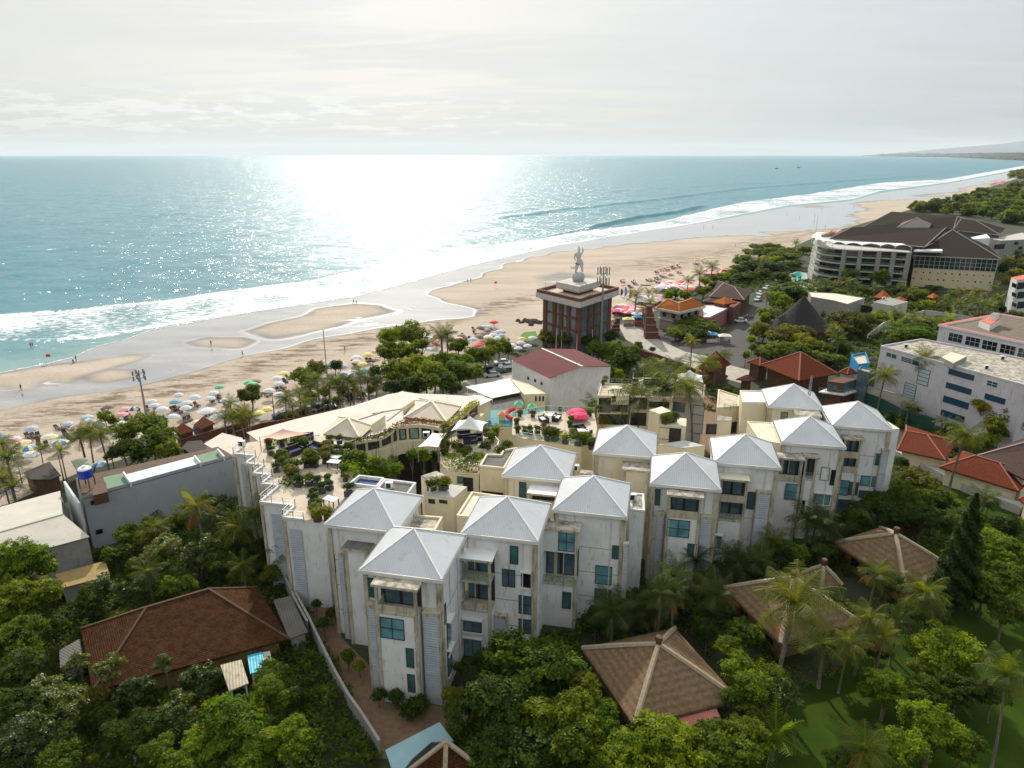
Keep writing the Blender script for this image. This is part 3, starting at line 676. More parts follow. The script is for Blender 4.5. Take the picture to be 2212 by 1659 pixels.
# ---------------------------------------------------------------- paving, roads, lawns
def sheet(name,P,z,m,kind='structure'):
    mb=MB(); P=[(p[0],p[1],z) for p in P]
    ar=sum(P[i][0]*P[(i+1)%len(P)][1]-P[(i+1)%len(P)][0]*P[i][1] for i in range(len(P)))
    if ar<0: P=P[::-1]
    from mathutils.geometry import tessellate_polygon
    me=bpy.data.meshes.new(name); me.from_pydata(P,[],[tuple(t) for t in tessellate_polygon([[Vector(p) for p in P]])]); me.materials.append(m); me.update(); return prop(obj(name,me),kind=kind)
ROADP=pts('0','1330,706 1372,704 1410,714 1450,722 1500,735 1540,732 1575,716 1600,690 1618,672 1640,640 1652,612 1662,590 1688,568 1698,580 1684,610 1674,640 1662,664 1648,690 1634,716 1628,750 1610,790 1570,800 1500,795 1450,780 1400,760 1350,730')
sheet('road',ROADP,.034,ASPH)
sheet('plaza',pts('0','1335,700 1372,706 1440,742 1480,760 1530,770 1560,785 1620,800 1610,830 1540,812 1460,785 1400,758 1352,734'),.038,PLAZA)
sheet('path',pts('0','600,1226 640,1216 700,1290 740,1380 800,1440 900,1500 1010,1480 1060,1450 1050,1400 1100,1470 1030,1560 960,1580 880,1640 800,1640 760,1540 700,1400 655,1300'),.034,PAVE)
LAWN=mat('lawn',(.040,.072,.008),1.,.25,.2,(.020,.042,.005),spec=.05,stain=.3,stain_col=(.05,.07,.02),bump=.4,bscale=4)
sheet('lawn',pts('0','1180,1640 1500,1560 1750,1480 1900,1380 1950,1200 2050,1090 2212,1060 2500,1100 2900,1700 1200,1900'),.03,LAWN)
sheet('courtyard',pts('0','1640,1180 1900,1070 1960,1000 2212,1090 2212,1130 1990,1110 1800,1230'),.036,LAWN)
LAWN2=mat('bright_lawn',(.10,.22,.03),.95,.15,.4)
sheet("beach_lawn",pts('c3','365,990 400,955 500,945 520,1000 470,1035 400,1030'),.04,LAWN2)
sheet('terrace_court',pts('0','760,1010 1000,985 1130,1000 1330,960 1500,1000 1700,900 1480,840 1300,850 1000,900'),.036,PAVE)
sheet('yard',pts('0','400,930 560,900 700,850 900,840 1130,800 1330,760 1260,900 900,1010 500,990'),.034,PLAZA)

# ---------------------------------------------------------------- link blocks of the white complex
def bl(label,c,s,z1,m=CR,mt=None,par=.25,z0=0,name='apartment_block',cat='apartment block',**k): return block(name,label,cat,c,s,z1,z0,m,mt,par,**k)
bl('flat-roofed cream block between the two nearest grey pyramid roofs','c6','800,368 1010,372 1058,283 850,268',13.3,mt=FLAT)
bl('cream flat roof slab tucked behind the tower with the white balcony roof','c6','1158,272 1240,280 1500,140 1262,108',13.4,mt=FLATC)
b,P=bl('low white block with a dark grey gravel roof and small vent','c2','1195,1578 1262,1498 1530,1532 1440,1655',13.4,m=WH,mt=GRYR,par=.3)
b,P=bl('cream block with a notched dark grey roof beside the terrace garden','e4','1350,1190 1670,1222 1830,955 1655,985 1625,1045 1440,1040',13.6,mt=GRYR,par=.3)
for r_ in ((1390,1230,1650,1500),):
    pass
win(b,P[0],P[1],'e4',1380,1495,1650,1550,3,1,GD)
b,P=bl('narrow cream stair tower with a stained slab roof and planter','e4','590,1300 700,1362 930,1300 790,1238',14.2,mt=FLAT,par=0)
b,P=bl('grey slab roofed landing on cream columns in the courtyard','e4','640,1545 1010,1592 1190,1440 930,1405',12.3,mt=CONL,par=0)
win(b,P[0],P[1],'e4',690,1600,770,1659,1,1,GD); win(b,P[0],P[1],'e4',830,1610,930,1659,1,1,GD)
b,P=bl('cream flat block between the cream rear tower and its grey roofed neighbour','c7','505,600 640,620 660,590 520,575',11.5,mt=FLAT,par=0)
b,P=bl('cream block below the plant terrace, wide garage-like dark opening','e4','940,1260 1340,1290 1350,1200 960,1210',11.8,mt=GRYR,par=.2)
win(b,P[0],P[1],'e4',960,1300,1140,1400,2,1,GG); win(b,P[0],P[1],'e4',1140,1320,1265,1500,1,1,GD)
b,P=bl('rear cream block with bare roof terrace and railings by the maroon hall','e5','668,490 1078,500 1108,345 715,335',12.6,mt=TERR,par=.2)
for rr in ((685,510,830,700),(845,600,1050,690),(690,720,1050,860)): win(b,P[0],P[1],'e5',*rr,1,1,GD)  # dark panes stand in for openings, inner shade put into their colour
rails('terrace_railing','thin railing round the bare roof terrace by the maroon hall',[P[1],P[0],P[3],P[2]],12.85,.9,1.8,False)
b,P=bl('rear cream block with lounge terrace and a palm frond in its void','e5','1095,500 1645,520 1660,275 1128,258',12.6,mt=TERR,par=.2)
for rr in ((1095,510,1300,660),(1345,560,1590,640),(1100,700,1290,870),(1340,760,1440,900)): win(b,P[0],P[1],'e5',*rr,1,1,GD)  # open bays between columns: interior shade painted as dark panes
rails('terrace_railing','railing along the back of the lounge terrace with black sofas',[P[0],P[3],P[2]],12.85,1.,1.8,False)
b,P=bl('little cream stair house with a light slab roof before the lounge terrace','e5','1335,668 1465,718 1622,682 1500,622',14.2,mt=FLATC,par=0)
b,P=bl('cream porch with planter, pillars and red fire box','e5','1430,845 1815,880 1820,778 1600,762',12.3,mt=FLATC,par=0)
win(b,P[0],P[1],'e5',1450,890,1590,1050,1,1,MT['cream_render']); win(b,P[0],P[1],'e5',1605,900,1730,1170,1,1,DRK)
b,P=bl('grey stair ramp block with white landing and ladder rungs','e5','1450,1115 1780,1160 2060,1130 1800,1060',10.5,mt=CONL,par=0)
b,P=bl('pale blue-grey walled block behind the tall courtyard palm','e5','1620,500 2040,560 2060,350 1680,300',12.4,m=CONL,mt=TERR,par=.2)
win(b,P[0],P[1],'e5',1650,560,1790,700,2,1,GB); win(b,P[0],P[1],'e5',1910,600,2020,980,1,3,CONL)
b,P=bl('cream block with grey slab roof, blue chair under its porch','e6','0,1470 190,1470 200,1430 10,1395',12.3,mt=FLAT,par=0)
win(b,P[0],P[1],'e5',2080,850,2200,980,1,1,GD)
b,P=bl('cream terrace block with pinkish paving and an oval glass rail','e6','0,1310 285,1290 290,1160 20,1075',12.,mt=TERR,par=.2)
win(b,P[0],P[1],'e6',190,1490,300,1620,1,1,GD); win(b,P[0],P[1],'e6',330,1500,400,1640,1,1,GD)
rails('terrace_railing','curved glass railing on the pinkish terrace block',pts('e6','90,1320 170,1345 255,1325',12.1),12.1,1.,1.,True)
bl('cream block with a clean white membrane roof left of the rear antenna tower','e6','330,1240 655,1240 590,1092 300,1085',14.6,mt=FLATW,par=.15)
bl('cream flat roof wedge beside the notched white tower','c8','480,520 655,555 590,385 385,375',14.2,mt=FLATC,par=.1)
bl('small flat slab roof on the far right end of the white complex','c8','1500,400 1540,440 1620,432 1485,348',13.6,m=WH,mt=FLATC,par=0)
bl('narrow stained slab roof between the two middle white towers','c7','885,880 990,890 985,765 890,760',12.4,m=WH,mt=FLAT,par=.2)

# roof terraces with stepped west facade
F7=pts('e7','240,742 440,830 548,950 650,1082 748,1215 950,1478 1060,1655',12.6)
def terrace_house():
    out=[F7[0]]
    for a,b in zip(F7[:-1],F7[1:]):
        d=Vector(b[:2])-Vector(a[:2]); k=d.dot(TN); out.append(Vector((*(Vector(a[:2])+TN*k),12.6))); out.append(b)
    rest=pts('e7','1330,1655 1700,1240 1660,1010 1620,860 1480,700 1300,560 700,600 330,650',12.6)
    P=out+rest; ce=sum(P,Vector())/len(P); th=thing('terrace_house',(ce.x,ce.y,0),'cream building with planted roof terrace and stepped west facade of tall panels','building')
    w=MB(); w.prism(P,0,12.5,WH,top=False); part('wall',w,th)
    bm=MB(); bm.prism(P,12.5,12.6,TERR); part('roof_terrace',bm,th)
    # parapet cap along the steps
    c=MB()
    for a,b in zip(out[:-1],out[1:]): 
        if (Vector(b)-Vector(a)).length>.3: c.beam(Vector(a)+Vector((0,0,.12)),Vector(b)+Vector((0,0,.12)),.35,.28,FASC)
    part('parapet',c,th)
    for i in range(1,len(out)-1,2):
        a,b=Vector(out[i][:2]),Vector(out[i+1][:2]); L=(b-a).length
        if L<.8: continue
        d=(b-a).normalized(); n=Vector((d.y,-d.x)); n=n if n.dot(-a)>0 else -n
        o=MB(); p0=a+d*L*.28+n*.12; p1=a+d*L*.85+n*.12
        for k in range(3):
            z0=.3+k*3.7; o.face([(*p0,z0),(*p1,z0),(*p1,z0+3.55),(*p0,z0+3.55)],PAN)
        part('corrugated_panel',o,th)
        o=MB(); o.prism([a-n*.02,a+d*.35-n*.02,a+d*.35+n*.2,a+n*.2],0,12.3,COLM); part('rib',o,th)
        a0=Vector(out[i-1][:2]); L0=(a-a0).length; d0=(a-a0).normalized() if L0>.1 else d
        for f in (.08,.62,.92):
            if L0>1: o=MB(); k=a0+d0*L0*f; o.prism([k-TD*.18,k+d0*.3-TD*.18,k+d0*.3+TD*.05,k+TD*.05],0,12.4,COLM); part('rib',o,th)

        for zz in (2,5.6,9.2):
            winloc(th,a0,(a-a0).normalized(),-TD,.35*(a-a0).length,.55*(a-a0).length,zz,zz+2.2,1,1,GD)
    for a,b in zip(out[:-1],out[1:]):
        if (Vector(b)-Vector(a)).length>.6: rails('railing','',[a,b],12.85,.85,1.8,False,th=th)
    return th
terrace_house()
b,P=bl('white rimmed plunge pool box with purple floats on the planted terrace','c2','955,1545 1040,1475 1255,1498 1195,1575',13.3,m=WH,mt=solid('pool_navy',(.02,.05,.16),.08),par=.45,name='plunge_pool',cat='pool')
# middle terraces
def deck(label,s,z,c='0',m=CR):
    P=pts(c,s,z); ce=sum(P,Vector())/len(P); th=thing('roof_terrace_block',(ce.x,ce.y,0),label,'terrace block')
    w=MB(); w.prism(P,0,z-.15,m,top=False); part('wall',w,th); r=MB(); r.prism(P,z-.15,z,TERR); part('roof_terrace',r,th)
    return th,P
dk,DP=deck('roof terrace block with wicker armchairs and glass rail beside magenta parasols','1108,901 1180,888 1284,893 1290,925 1283,955 1256,964 1123,946 1106,938',12.6)
rails('railing','',[DP[0],DP[1],DP[2]],12.6,1.,1.8,True,th=dk); rails('railing','',[DP[5],DP[6]],12.6,1.,1.8,True,th=dk)
dk2,DP2=deck('terrace block under the big white tent, fringed by dense planting','956,945 1056,940 1078,965 1070,985 1036,1010 969,1018 950,1000 950,965',12.3)
rails('railing','',[DP2[1],DP2[2],DP2[3]],12.3,1.,1.4,False,th=dk2)
# restaurant with a curved front
def restaurant():
    rim=pts('0','742,962 765,953 790,946 820,938 845,928 858,923 880,921 908,919 935,923 950,926 962,921 985,905 1010,886 1032,868',12)
    back=pts('0','1018,856 960,852 900,850 868,845 800,872 735,905 690,930 690,955',12)
    P=rim+back; ce=sum(P,Vector())/len(P); th=thing('restaurant',(ce.x,ce.y,0),'restaurant with a wavy cream balcony, planter rim and two cream pyramid roofs','restaurant')
    w=MB(); w.prism(P,8.9,12,GD,solid('pale_pinkish_roof',(.66,.57,.49),.85,.08,.4,stain=.45,stain_col=(.36,.31,.27))); 
    part('upper_wall',w,th)
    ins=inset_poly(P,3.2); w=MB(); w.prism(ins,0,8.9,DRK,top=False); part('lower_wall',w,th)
    c=MB(); n=len(rim)
    off=inset_poly(P,-1.1)[:n]
    for i in range(n-1):
        c.face([(*off[i][:2],7.6),(*off[i+1][:2],7.6),(*off[i+1][:2],9.7),(*off[i][:2],9.7)],CR)
        c.face([(*off[i][:2],9.7),(*off[i+1][:2],9.7),(*rim[i+1][:2],9.7),(*rim[i][:2],9.7)],CR)
        c.face([(*off[i][:2],7.6),(*off[i+1][:2],7.6),(*ins[i+1][:2],7.6),(*ins[i][:2],7.6)],CR)
    part('balcony_band',c,th)
    c=MB(); o2=inset_poly(P,-.12)[:n]; o3=inset_poly(P,-.35)[:n]
    for i in range(n-1):
        c.prism([o3[i],o3[i+1],rim[i+1],rim[i]],11.75,12.35,CR,bottom=True)
    for i in range(0,n): c.beam((*o2[i][:2],9.6),(*o2[i][:2],11.8),.35,.35,CR)
    part('cornice',c,th)
    for i in (5,6): 
        a=Vector(o2[i][:2]); b=Vector(o2[i+1][:2]); d=(b-a).normalized(); winloc(th,a,d,Vector((d.y,-d.x)) if Vector((d.y,-d.x)).dot(-a)>0 else -Vector((d.y,-d.x)),.4,(b-a).length-.4,9.8,11.6,1,1,GL)
    TN_=solid('cream_membrane',(.62,.53,.40),.6,.06,1,stripe=('X',.5,.2)); RD=solid('cream_ridge',(.80,.74,.62),.6)
    for s,k in (('1310,542 1792,592 1962,432 1515,312','e7'),('370,540 925,600 1112,402 520,322','e4')):
        Q=pts(k,s,12.6); r=MB(); pyr(r,Q,12.6,1.9,TN_,RD,.18); r.prism(Q,12.42,12.58,GUT,bottom=True); part('pyramid_roof',r,th)
        w=MB(); w.prism(inset_poly(Q,.6),12.,12.5,CR); part('pyramid_base',w,th)
    g=MB()
    for sx in ('-40,495 350,430 520,330','150,590 350,440','-300,600 100,470','560,300 800,330 1050,380'):
        Q=pts('e4',sx,12.05)
        for a,b in zip(Q[:-1],Q[1:]): g.beam(a,b,.25,.12,GUT)
    part('roof_gutter',g,th)
    for s,k in (('1958,500 2110,390 2112,318 1955,410','e7'),('362,500 500,405 500,335 360,430','e4')):
        v=[float(x) for x in s.replace(',',' ').split()]; a=A(k,v[0],v[1],12.3); b=A(k,v[2],v[3],12.3); m=MB()
        m.prism([a,b,b+Vector((.15,.1,0)),a+Vector((.15,.1,0))],12,13.6,CR); part('fin_wall',m,th)
        m=MB(); 
        for i in range(8): p=a+(b-a)*(i+.5)/8; m.beam((p.x-.1,p.y-.06,12.3),(p.x-.1,p.y-.06,13.5),.25,.12,CR)
        part('fins',m,th)
    return th
restaurant()
PKR=solid('pinkish_sheet_roof',(.62,.50,.42),.7,.08,.4,stain=.25,stain_col=(.32,.26,.22),stripe=('X',.6,.2)); WSR=solid('white_sheet_roof',(.76,.72,.66),.6,.06,.4,stain=.25,stain_col=(.4,.36,.32),stripe=('X',.5,.25))
def shed(name,label,c,s,z,m,slope=0,wm=None,z0=0,inset=.3,posts=False,cat='shed',th_=.15,walls=True,zs=None):
    n=len(s.replace(',',' ').split())//2; v=[float(k) for k in s.replace(',',' ').split()]; zs=zs or [z]*n
    P=[A(c,v[2*i],v[2*i+1],zs[i]) for i in range(n)]; ce=sum(P,Vector())/n; t=thing(name,(ce.x,ce.y,z0),label,cat)
    r=MB(); r.face(P,m); r.face([p-Vector((0,0,th_)) for p in P[::-1]],m)
    for i in range(n): a,b=P[i],P[(i+1)%n]; r.face([a-Vector((0,0,th_)),b-Vector((0,0,th_)),b,a],m)
    part('roof',r,t)
    if walls:
        w=MB(); Q=inset_poly(P,inset)
        for i in range(n):
            a=(*Q[i],z0); b=(*Q[(i+1)%n],z0); w.face([a,b,(b[0],b[1],zs[(i+1)%n]-th_-.02),(a[0],a[1],zs[i]-th_-.02)],wm or WH)
        part('wall',w,t)
    if posts:
        w=MB(); Q=inset_poly(P,.25)
        for i in range(n):
            a,b=Q[i],Q[(i+1)%n]; k=max(1,int((b-a).length/4))
            for j in range(k): p=a+(b-a)*j/k; w.beam((p.x,p.y,z0),(p.x,p.y,min(zs)-th_),.14,.14,WHP)
        part('posts',w,t)
    return t,P
shed('beachfront_roof','long pinkish sheet roof of the restaurant facing the beach','0','533,934 640,905 765,876 838,852 868,847 902,858 880,884 800,910 740,930 570,962',0,PKR,zs=[9.6]*6+[10.8]*4,wm=CR,cat='building')
shed('white_link_roof','white sheet roof linking the restaurant to the glass hall','e4','545,290 900,305 1330,255 1515,308 1340,392 1110,372 700,340',10.6,WSR,wm=CR,cat='building')
shed('white_canopy','white flat canopy over the shaded dining hall beside the maroon roof','e4','1168,145 1480,92 1740,38 1925,205 1510,292',7.2,WSR,walls=False,posts=True,cat='canopy')
b,P=bl('cream walled block with slit windows in front of the maroon hall','e4','1925,250 2205,238 1990,120 1745,40',7.4,mt=FLATC,par=.1)
for x in (2080,2130,2175): win(b,P[0],P[1],'e4',x-8,270,x+8,330,1,1,GD)
bl('dark glazed dining hall under the white canopies','e4','1340,395 1530,470 1920,420 1900,230 1400,280',6.2,m=GD,mt=GRYR,par=0)
# tents and sails
CLOTH=solid('white_tent_cloth',(.82,.82,.80),.7,.03); PINK=solid('salmon_sail_cloth',(.78,.50,.40),.7,.04); CRS=solid('cream_sail_cloth',(.80,.72,.64),.7,.04)
def tent(label,c,corners,peak,z,h):
    P=pts(c,corners,z); v=peak; T=A(c,v[0],v[1],z+h); ce=sum(P,Vector())/4; th=thing('tent',(ce.x,ce.y,z-2.6),label,'tent')
    mb=MB(); n=8; m=8
    for i in range(4):
        a,b=P[i],P[(i+1)%4]
        def S(u,t):
            e=a+(b-a)*u; e=e+(Vector((ce.x,ce.y,z))-e)*.09*math.sin(PI*u); p=e+(Vector((T.x,T.y,z))-e)*t; p.z=z+.35*math.sin(PI*u)*(1-t)+h*t**1.7; return p
        for j in range(n):
            for k in range(m):
                mb.face([S(j/n,k/m),S((j+1)/n,k/m),S((j+1)/n,(k+1)/m),S(j/n,(k+1)/m)],CLOTH)
    part('canopy',mb,th,smooth=True)
    mb=MB(); [mb.beam((p.x,p.y,z-2.6),(p.x,p.y,z),.1,.1,MET) for p in P]; part('posts',mb,th)
    return th
tent('large white peaked tent over dark furniture in the middle terrace','e4','985,715 1385,725 1460,610 1090,582',(1220,525),14.8,2.2)
tent('smaller white peaked tent behind the tall courtyard palm','e5','1688,300 2038,312 2022,222 1700,200',(1865,145),15.2,2.)
def sail(label,c,s,z,m,zs=None):
    v=[float(k) for k in s.replace(',',' ').split()]; P=[A(c,v[2*i],v[2*i+1],(zs or [z]*4)[i]) for i in range(4)]; ce=sum(P,Vector())/4
    th=thing('shade_sail',(ce.x,ce.y,z-2.5),label,'shade sail'); mb=MB(); n=8
    def S(u,w):
        p=(P[0]*(1-u)+P[1]*u)*(1-w)+(P[3]*(1-u)+P[2]*u)*w; k=.12*(math.sin(PI*u)*(abs(w-.5)*2)**2+math.sin(PI*w)*(abs(u-.5)*2)**2); p=p+(ce-p)*k; return p
    for i in range(n):
        for j in range(n): mb.face([S(i/n,j/n),S((i+1)/n,j/n),S((i+1)/n,(j+1)/n),S(i/n,(j+1)/n)],m)
    part('cloth',mb,th,smooth=True); mb=MB(); [mb.beam((p.x,p.y,z-2.5),(p.x,p.y,p.z+.1),.09,.09,MET) for p in P]; part('posts',mb,th)
sail('salmon pink shade sail over the planted terrace','e7','490,582 735,612 1140,530 790,472',15,PINK,[14.8,15,15.4,15.8])
sail('cream shade sail stretched below the large white tent','e4','550,925 810,930 925,745 740,742',14.4,CRS)

# ---------------------------------------------------------------- maroon hall
def gable(name,label,cat,c,ev1,ev2,rg,z,h,m,wm,z0=0,fas=None,over=.4):
    """ev1: (back,front) of left eave, ev2: of right eave, rg: ridge back,front"""
    a0,a1=pts(c,ev1,z); b0,b1=pts(c,ev2,z); r0,r1=pts(c,rg,z+h); ce=(a0+a1+b0+b1)/4; th=thing(name,(ce.x,ce.y,z0),label,cat)
    r=MB(); r.face([a1,r1,r0,a0][::-1],m); r.face([r1,b1,b0,r0][::-1],m); r.beam(r0+Vector((0,0,.03)),r1+Vector((0,0,.03)),.5,.1,fas or m); part('roof',r,th)
    w=MB(); k=Vector((0,0,-.2)); ins=lambda p,t:p+(ce-p)*.03
    A0,A1,B0,B1=[Vector(((p+(ce-p)*.03).x,(p+(ce-p)*.03).y,z)) for p in (a0,a1,b0,b1)]; dd=(r0-r1)*.04
    g=lambda p:Vector((p.x,p.y,z0))
    w.face([g(A1),g(B1),B1+k,r1+dd+k,A1+k],wm); w.face([g(A0),g(B0),B0+k,r0-dd+k,A0+k][::-1],wm); w.face([g(A0),g(A1),A1+k,A0+k],wm); w.face([g(B1),g(B0),B0+k,B1+k],wm)
    part('wall',w,th); return th,(A0,A1,B0,B1)
WCL=solid('weathered_white_wall',(.62,.64,.65),.8,.07,.6,stain=.45,stain_col=(.28,.28,.27),streak=True)
hl,(A0,A1,B0,B1)=gable('hall','large white hall with a maroon gabled sheet roof','hall','c3','290,1192 622,1352','840,1100 1160,1245','555,1095 905,1250',9.5,1.6,MAR,WCL,fas=FASC)
for x,y in ((430,1350),(490,1370),(545,1395)): win(hl,A0,A1,'c3',x,y-12,x+14,y+16,1,1,GD)
m=MB(); p=A('c3',300,1200,9.2); m.beam((p.x,p.y,0),p,.25,.25,WHP); part('post',m,hl)
# retaining wall below it
def wallrun(name,label,c,s,z0,z1,m,t=.3,cap=None,z=None,cat='wall'):
    P=pts(c,s,z1 if z is None else z); th=thing(name,(P[0].x,P[0].y,z0),label,cat); w=MB()
    for a,b in zip(P[:-1],P[1:]):
        a=Vector(a[:2]); b=Vector(b[:2]); d=(b-a).normalized(); n=Vector((-d.y,d.x))*t/2
        w.prism([a-n,b-n,b+n,a+n],z0,z1,m,bottom=True)
    part('wall',w,th)
    if cap:
        w=MB()
        for a,b in zip(P[:-1],P[1:]):
            a=Vector(a[:2]); b=Vector(b[:2]); d=(b-a).normalized(); n=Vector((-d.y,d.x))*(t/2+.06)
            w.prism([a-n,b-n,b+n,a+n],z1+.002,z1+.12,cap,bottom=True)
        part('coping',w,th)
    return th
wallrun('retaining_wall','beige retaining wall below the maroon roofed hall','c3','590,1500 820,1450 1060,1400',0,4.6,CONL,cap=CON)
wallrun('brick_wall','long brick wall along the lower edge of the plaza','e3','700,1200 1000,1280 1300,1390 1560,1500',0,1.6,BRK,.35,BRK)
wallrun('boundary_wall','concrete boundary wall with a pale coping beside the brick path','c5','1680,390 1760,560 1800,650 1866,770',0,2.2,CON,.16,CON)
wallrun('boundary_wall','lower stretch of boundary wall running down toward the blue roof','c6','0,730 130,970 220,1160 310,1340 400,1500 500,1640 620,1830',0,2.2,CON,.16,CON)
wallrun('garden_wall','pale garden wall curving behind the black cone roof','c9','620,330 660,300 740,240 900,190 1040,150',0,2.2,CONL,.3)
wallrun('garden_wall','grey garden wall behind the palms by the red edged building','c9','1050,150 1250,175 1480,215',0,2.6,CONL,.3)
wallrun('villa_wall','pale wall and walkway in front of the red tiled villas','c9','845,1195 1000,1270 1200,1370 1450,1480 1787,1615',0,1.5,CONL,1.6)
wallrun('tennis_fence','dark green screened fence below the long white building','c9','525,740 700,800 900,900 1130,960',0,3.2,solid('green_screen',(.012,.075,.06),.9),.1,cat='fence')
wallrun('perimeter_wall','light perimeter wall below the long white building','c9','545,700 880,790 960,830',0,4.6,CONL,.3,CON)

# ---------------------------------------------------------------- statue tower
def statue_tower():
    L,Fr,Rr=pts('c3','503,640 882,732 1222,622',15.5); ce=(L+Rr)/2; Bk=L+Rr-Fr
    th=thing('statue_building',(ce.x,ce.y,0),'square brick and glass tower with two white roof tiers carrying a statue','building')
    Q=[L,Fr,Rr,Bk]; s=lambda k:[ce+(p-ce)*k for p in Q]
    w=MB(); w.prism(s(.80),0,14.6,GB,top=False); part('glass_wall',w,th)
    for side in range(4):
        a,b=s(.83)[side],s(.83)[(side+1)%4]; c,d=s(.78)[side],s(.78)[(side+1)%4]
        for f0,f1 in ((0,.09),(.27,.36),(.45,.55),(.66,.75),(.91,1)):
            m=MB(); m.prism([a+(b-a)*f0,a+(b-a)*f1,c+(d-c)*f1,c+(d-c)*f0],0,14.6,BRK); part('brick_pier',m,th)
        m=MB()
        for k in range(1,4): m.prism([a+(b-a)*.02,b+(a-b)*.02,d+(c-d)*.02,c+(d-c)*.02],k*3.6,k*3.6+.5,CONL if side==0 and False else BRK,bottom=True)
        part('floor_band',m,th)
    m=MB(); m.prism(s(.9),14.6,15.1,CONL,bottom=True); m.prism(s(1.),15.1,16.6,CONL,TERR,bottom=True); part('eave_slab',m,th)
    m=MB(); I=s(.90); O=s(.985)
    for i in range(4):
        j=(i+1)%4; m.prism([O[i],O[j],I[j],I[i]],16.6,17.5,BRK)
    part('parapet',m,th)
    zt=hz(ce,'c3',862,540); u=lambda k:[ce+(p-ce)*k for p in Q]
    m=MB(); m.prism(u(.36),16.6,zt-1.2,BRK,top=False); part('upper_wall',m,th)
    for side in (0,1):
        a,b=u(.362)[side],u(.362)[(side+1)%4]; d=(b-a); L_=Vector(d[:2]).length; dd=Vector(d[:2])/L_; n=Vector((dd.y,-dd.x)); n=n if n.dot(-Vector(a[:2]))>0 else -n
        winloc(th,Vector(a[:2]),dd,n,L_*.25,L_*.8,17.4,zt-1.6,2,1,GD)
    m=MB(); m.prism(u(.47),zt-1.2,zt-.6,CONL,bottom=True); m.prism(u(.53),zt-.6,zt+.9,CONL,bottom=True); part('upper_slab',m,th)
    # statue
    zb=zt+.9; k=hz(ce,'c3',862,212)-zb; st=thing('statue',(ce.x,ce.y,zb),'pale stone statue of a crowned figure with one arm raised, standing on a round rock','statue')
    STN=solid('statue_stone',(.62,.60,.56),.85,.15,1.2,stain=.3,stain_col=(.2,.19,.17)); RK=solid('carved_rock',(.44,.46,.48),.9,.15,1.5,stain=.5,stain_col=(.18,.18,.18),bump=.8,bscale=2)
    m=MB(); r=k*.17; m.lathe((ce.x,ce.y,zb),[(r*.85,0),(r*1.05,r*.35),(r*1.12,r*.8),(r*.95,r*1.25),(r*.6,r*1.55),(0,r*1.65)],RK,14); part('rock_base',m,st,smooth=True)
    h=k-r*1.5; z0=zb+r*1.45; X=Vector((1,0,0)); o=Vector((ce.x,ce.y,z0))
    J={'pel':(0,0,.46,.11),'che':(-.03,0,.70,.13),'nek':(-.02,0,.80,.05),'hed':(0,-.02,.87,.075),'crn':(-.01,0,.95,.045),'tip':(-.05,0,1.02,.015),
       'kl':(-.09,-.03,.24,.075),'al':(-.13,0,.02,.055),'kr':(.13,-.03,.26,.075),'ar':(.17,.02,.03,.055),'sl':(-.15,0,.73,.06),'el':(-.2,-.03,.60,.045),'hl':(-.17,-.12,.52,.035),'hd':(-.16,-.14,.47,.03),
       'sr':(.10,0,.74,.06),'er':(.17,0,.84,.045),'hr':(.12,-.02,.97,.03),'t1':(-.17,.05,.2,.05),'t2':(-.29,.05,.15,.04),'t3':(-.32,.05,.22,.03),'t4':(-.27,.05,.25,.02),'s1':(.10,.1,.5,.06),'s2':(.2,.12,.25,.05)}
    E=[('pel','che'),('che','nek'),('nek','hed'),('hed','crn'),('crn','tip'),('pel','kl'),('kl','al'),('pel','kr'),('kr','ar'),('che','sl'),('sl','el'),('el','hl'),('hl','hd'),('che','sr'),('sr','er'),('er','hr'),('kl','t1'),('t1','t2'),('t2','t3'),('t3','t4'),('pel','s1'),('s1','s2')]
    names=list(J); me=bpy.data.meshes.new('figure'); me.from_pydata([(J[n][0]*h*.9,J[n][1]*h,J[n][2]*h) for n in names],[(names.index(a),names.index(b)) for a,b in E],[])
    me.materials.append(STN); fo=obj('figure',me,st); fo.location=Vector((0,0,z0-zb))
    md=fo.modifiers.new('skin','SKIN')
    for i,n in enumerate(names): me.skin_vertices[0].data[i].radius=(J[n][3]*h*.9,J[n][3]*h*.75)
    me.skin_vertices[0].data[0].use_root=True
    sb=fo.modifiers.new('sub','SUBSURF'); sb.levels=1; sb.render_levels=2
    return th,ce
_,SCE=statue_tower()
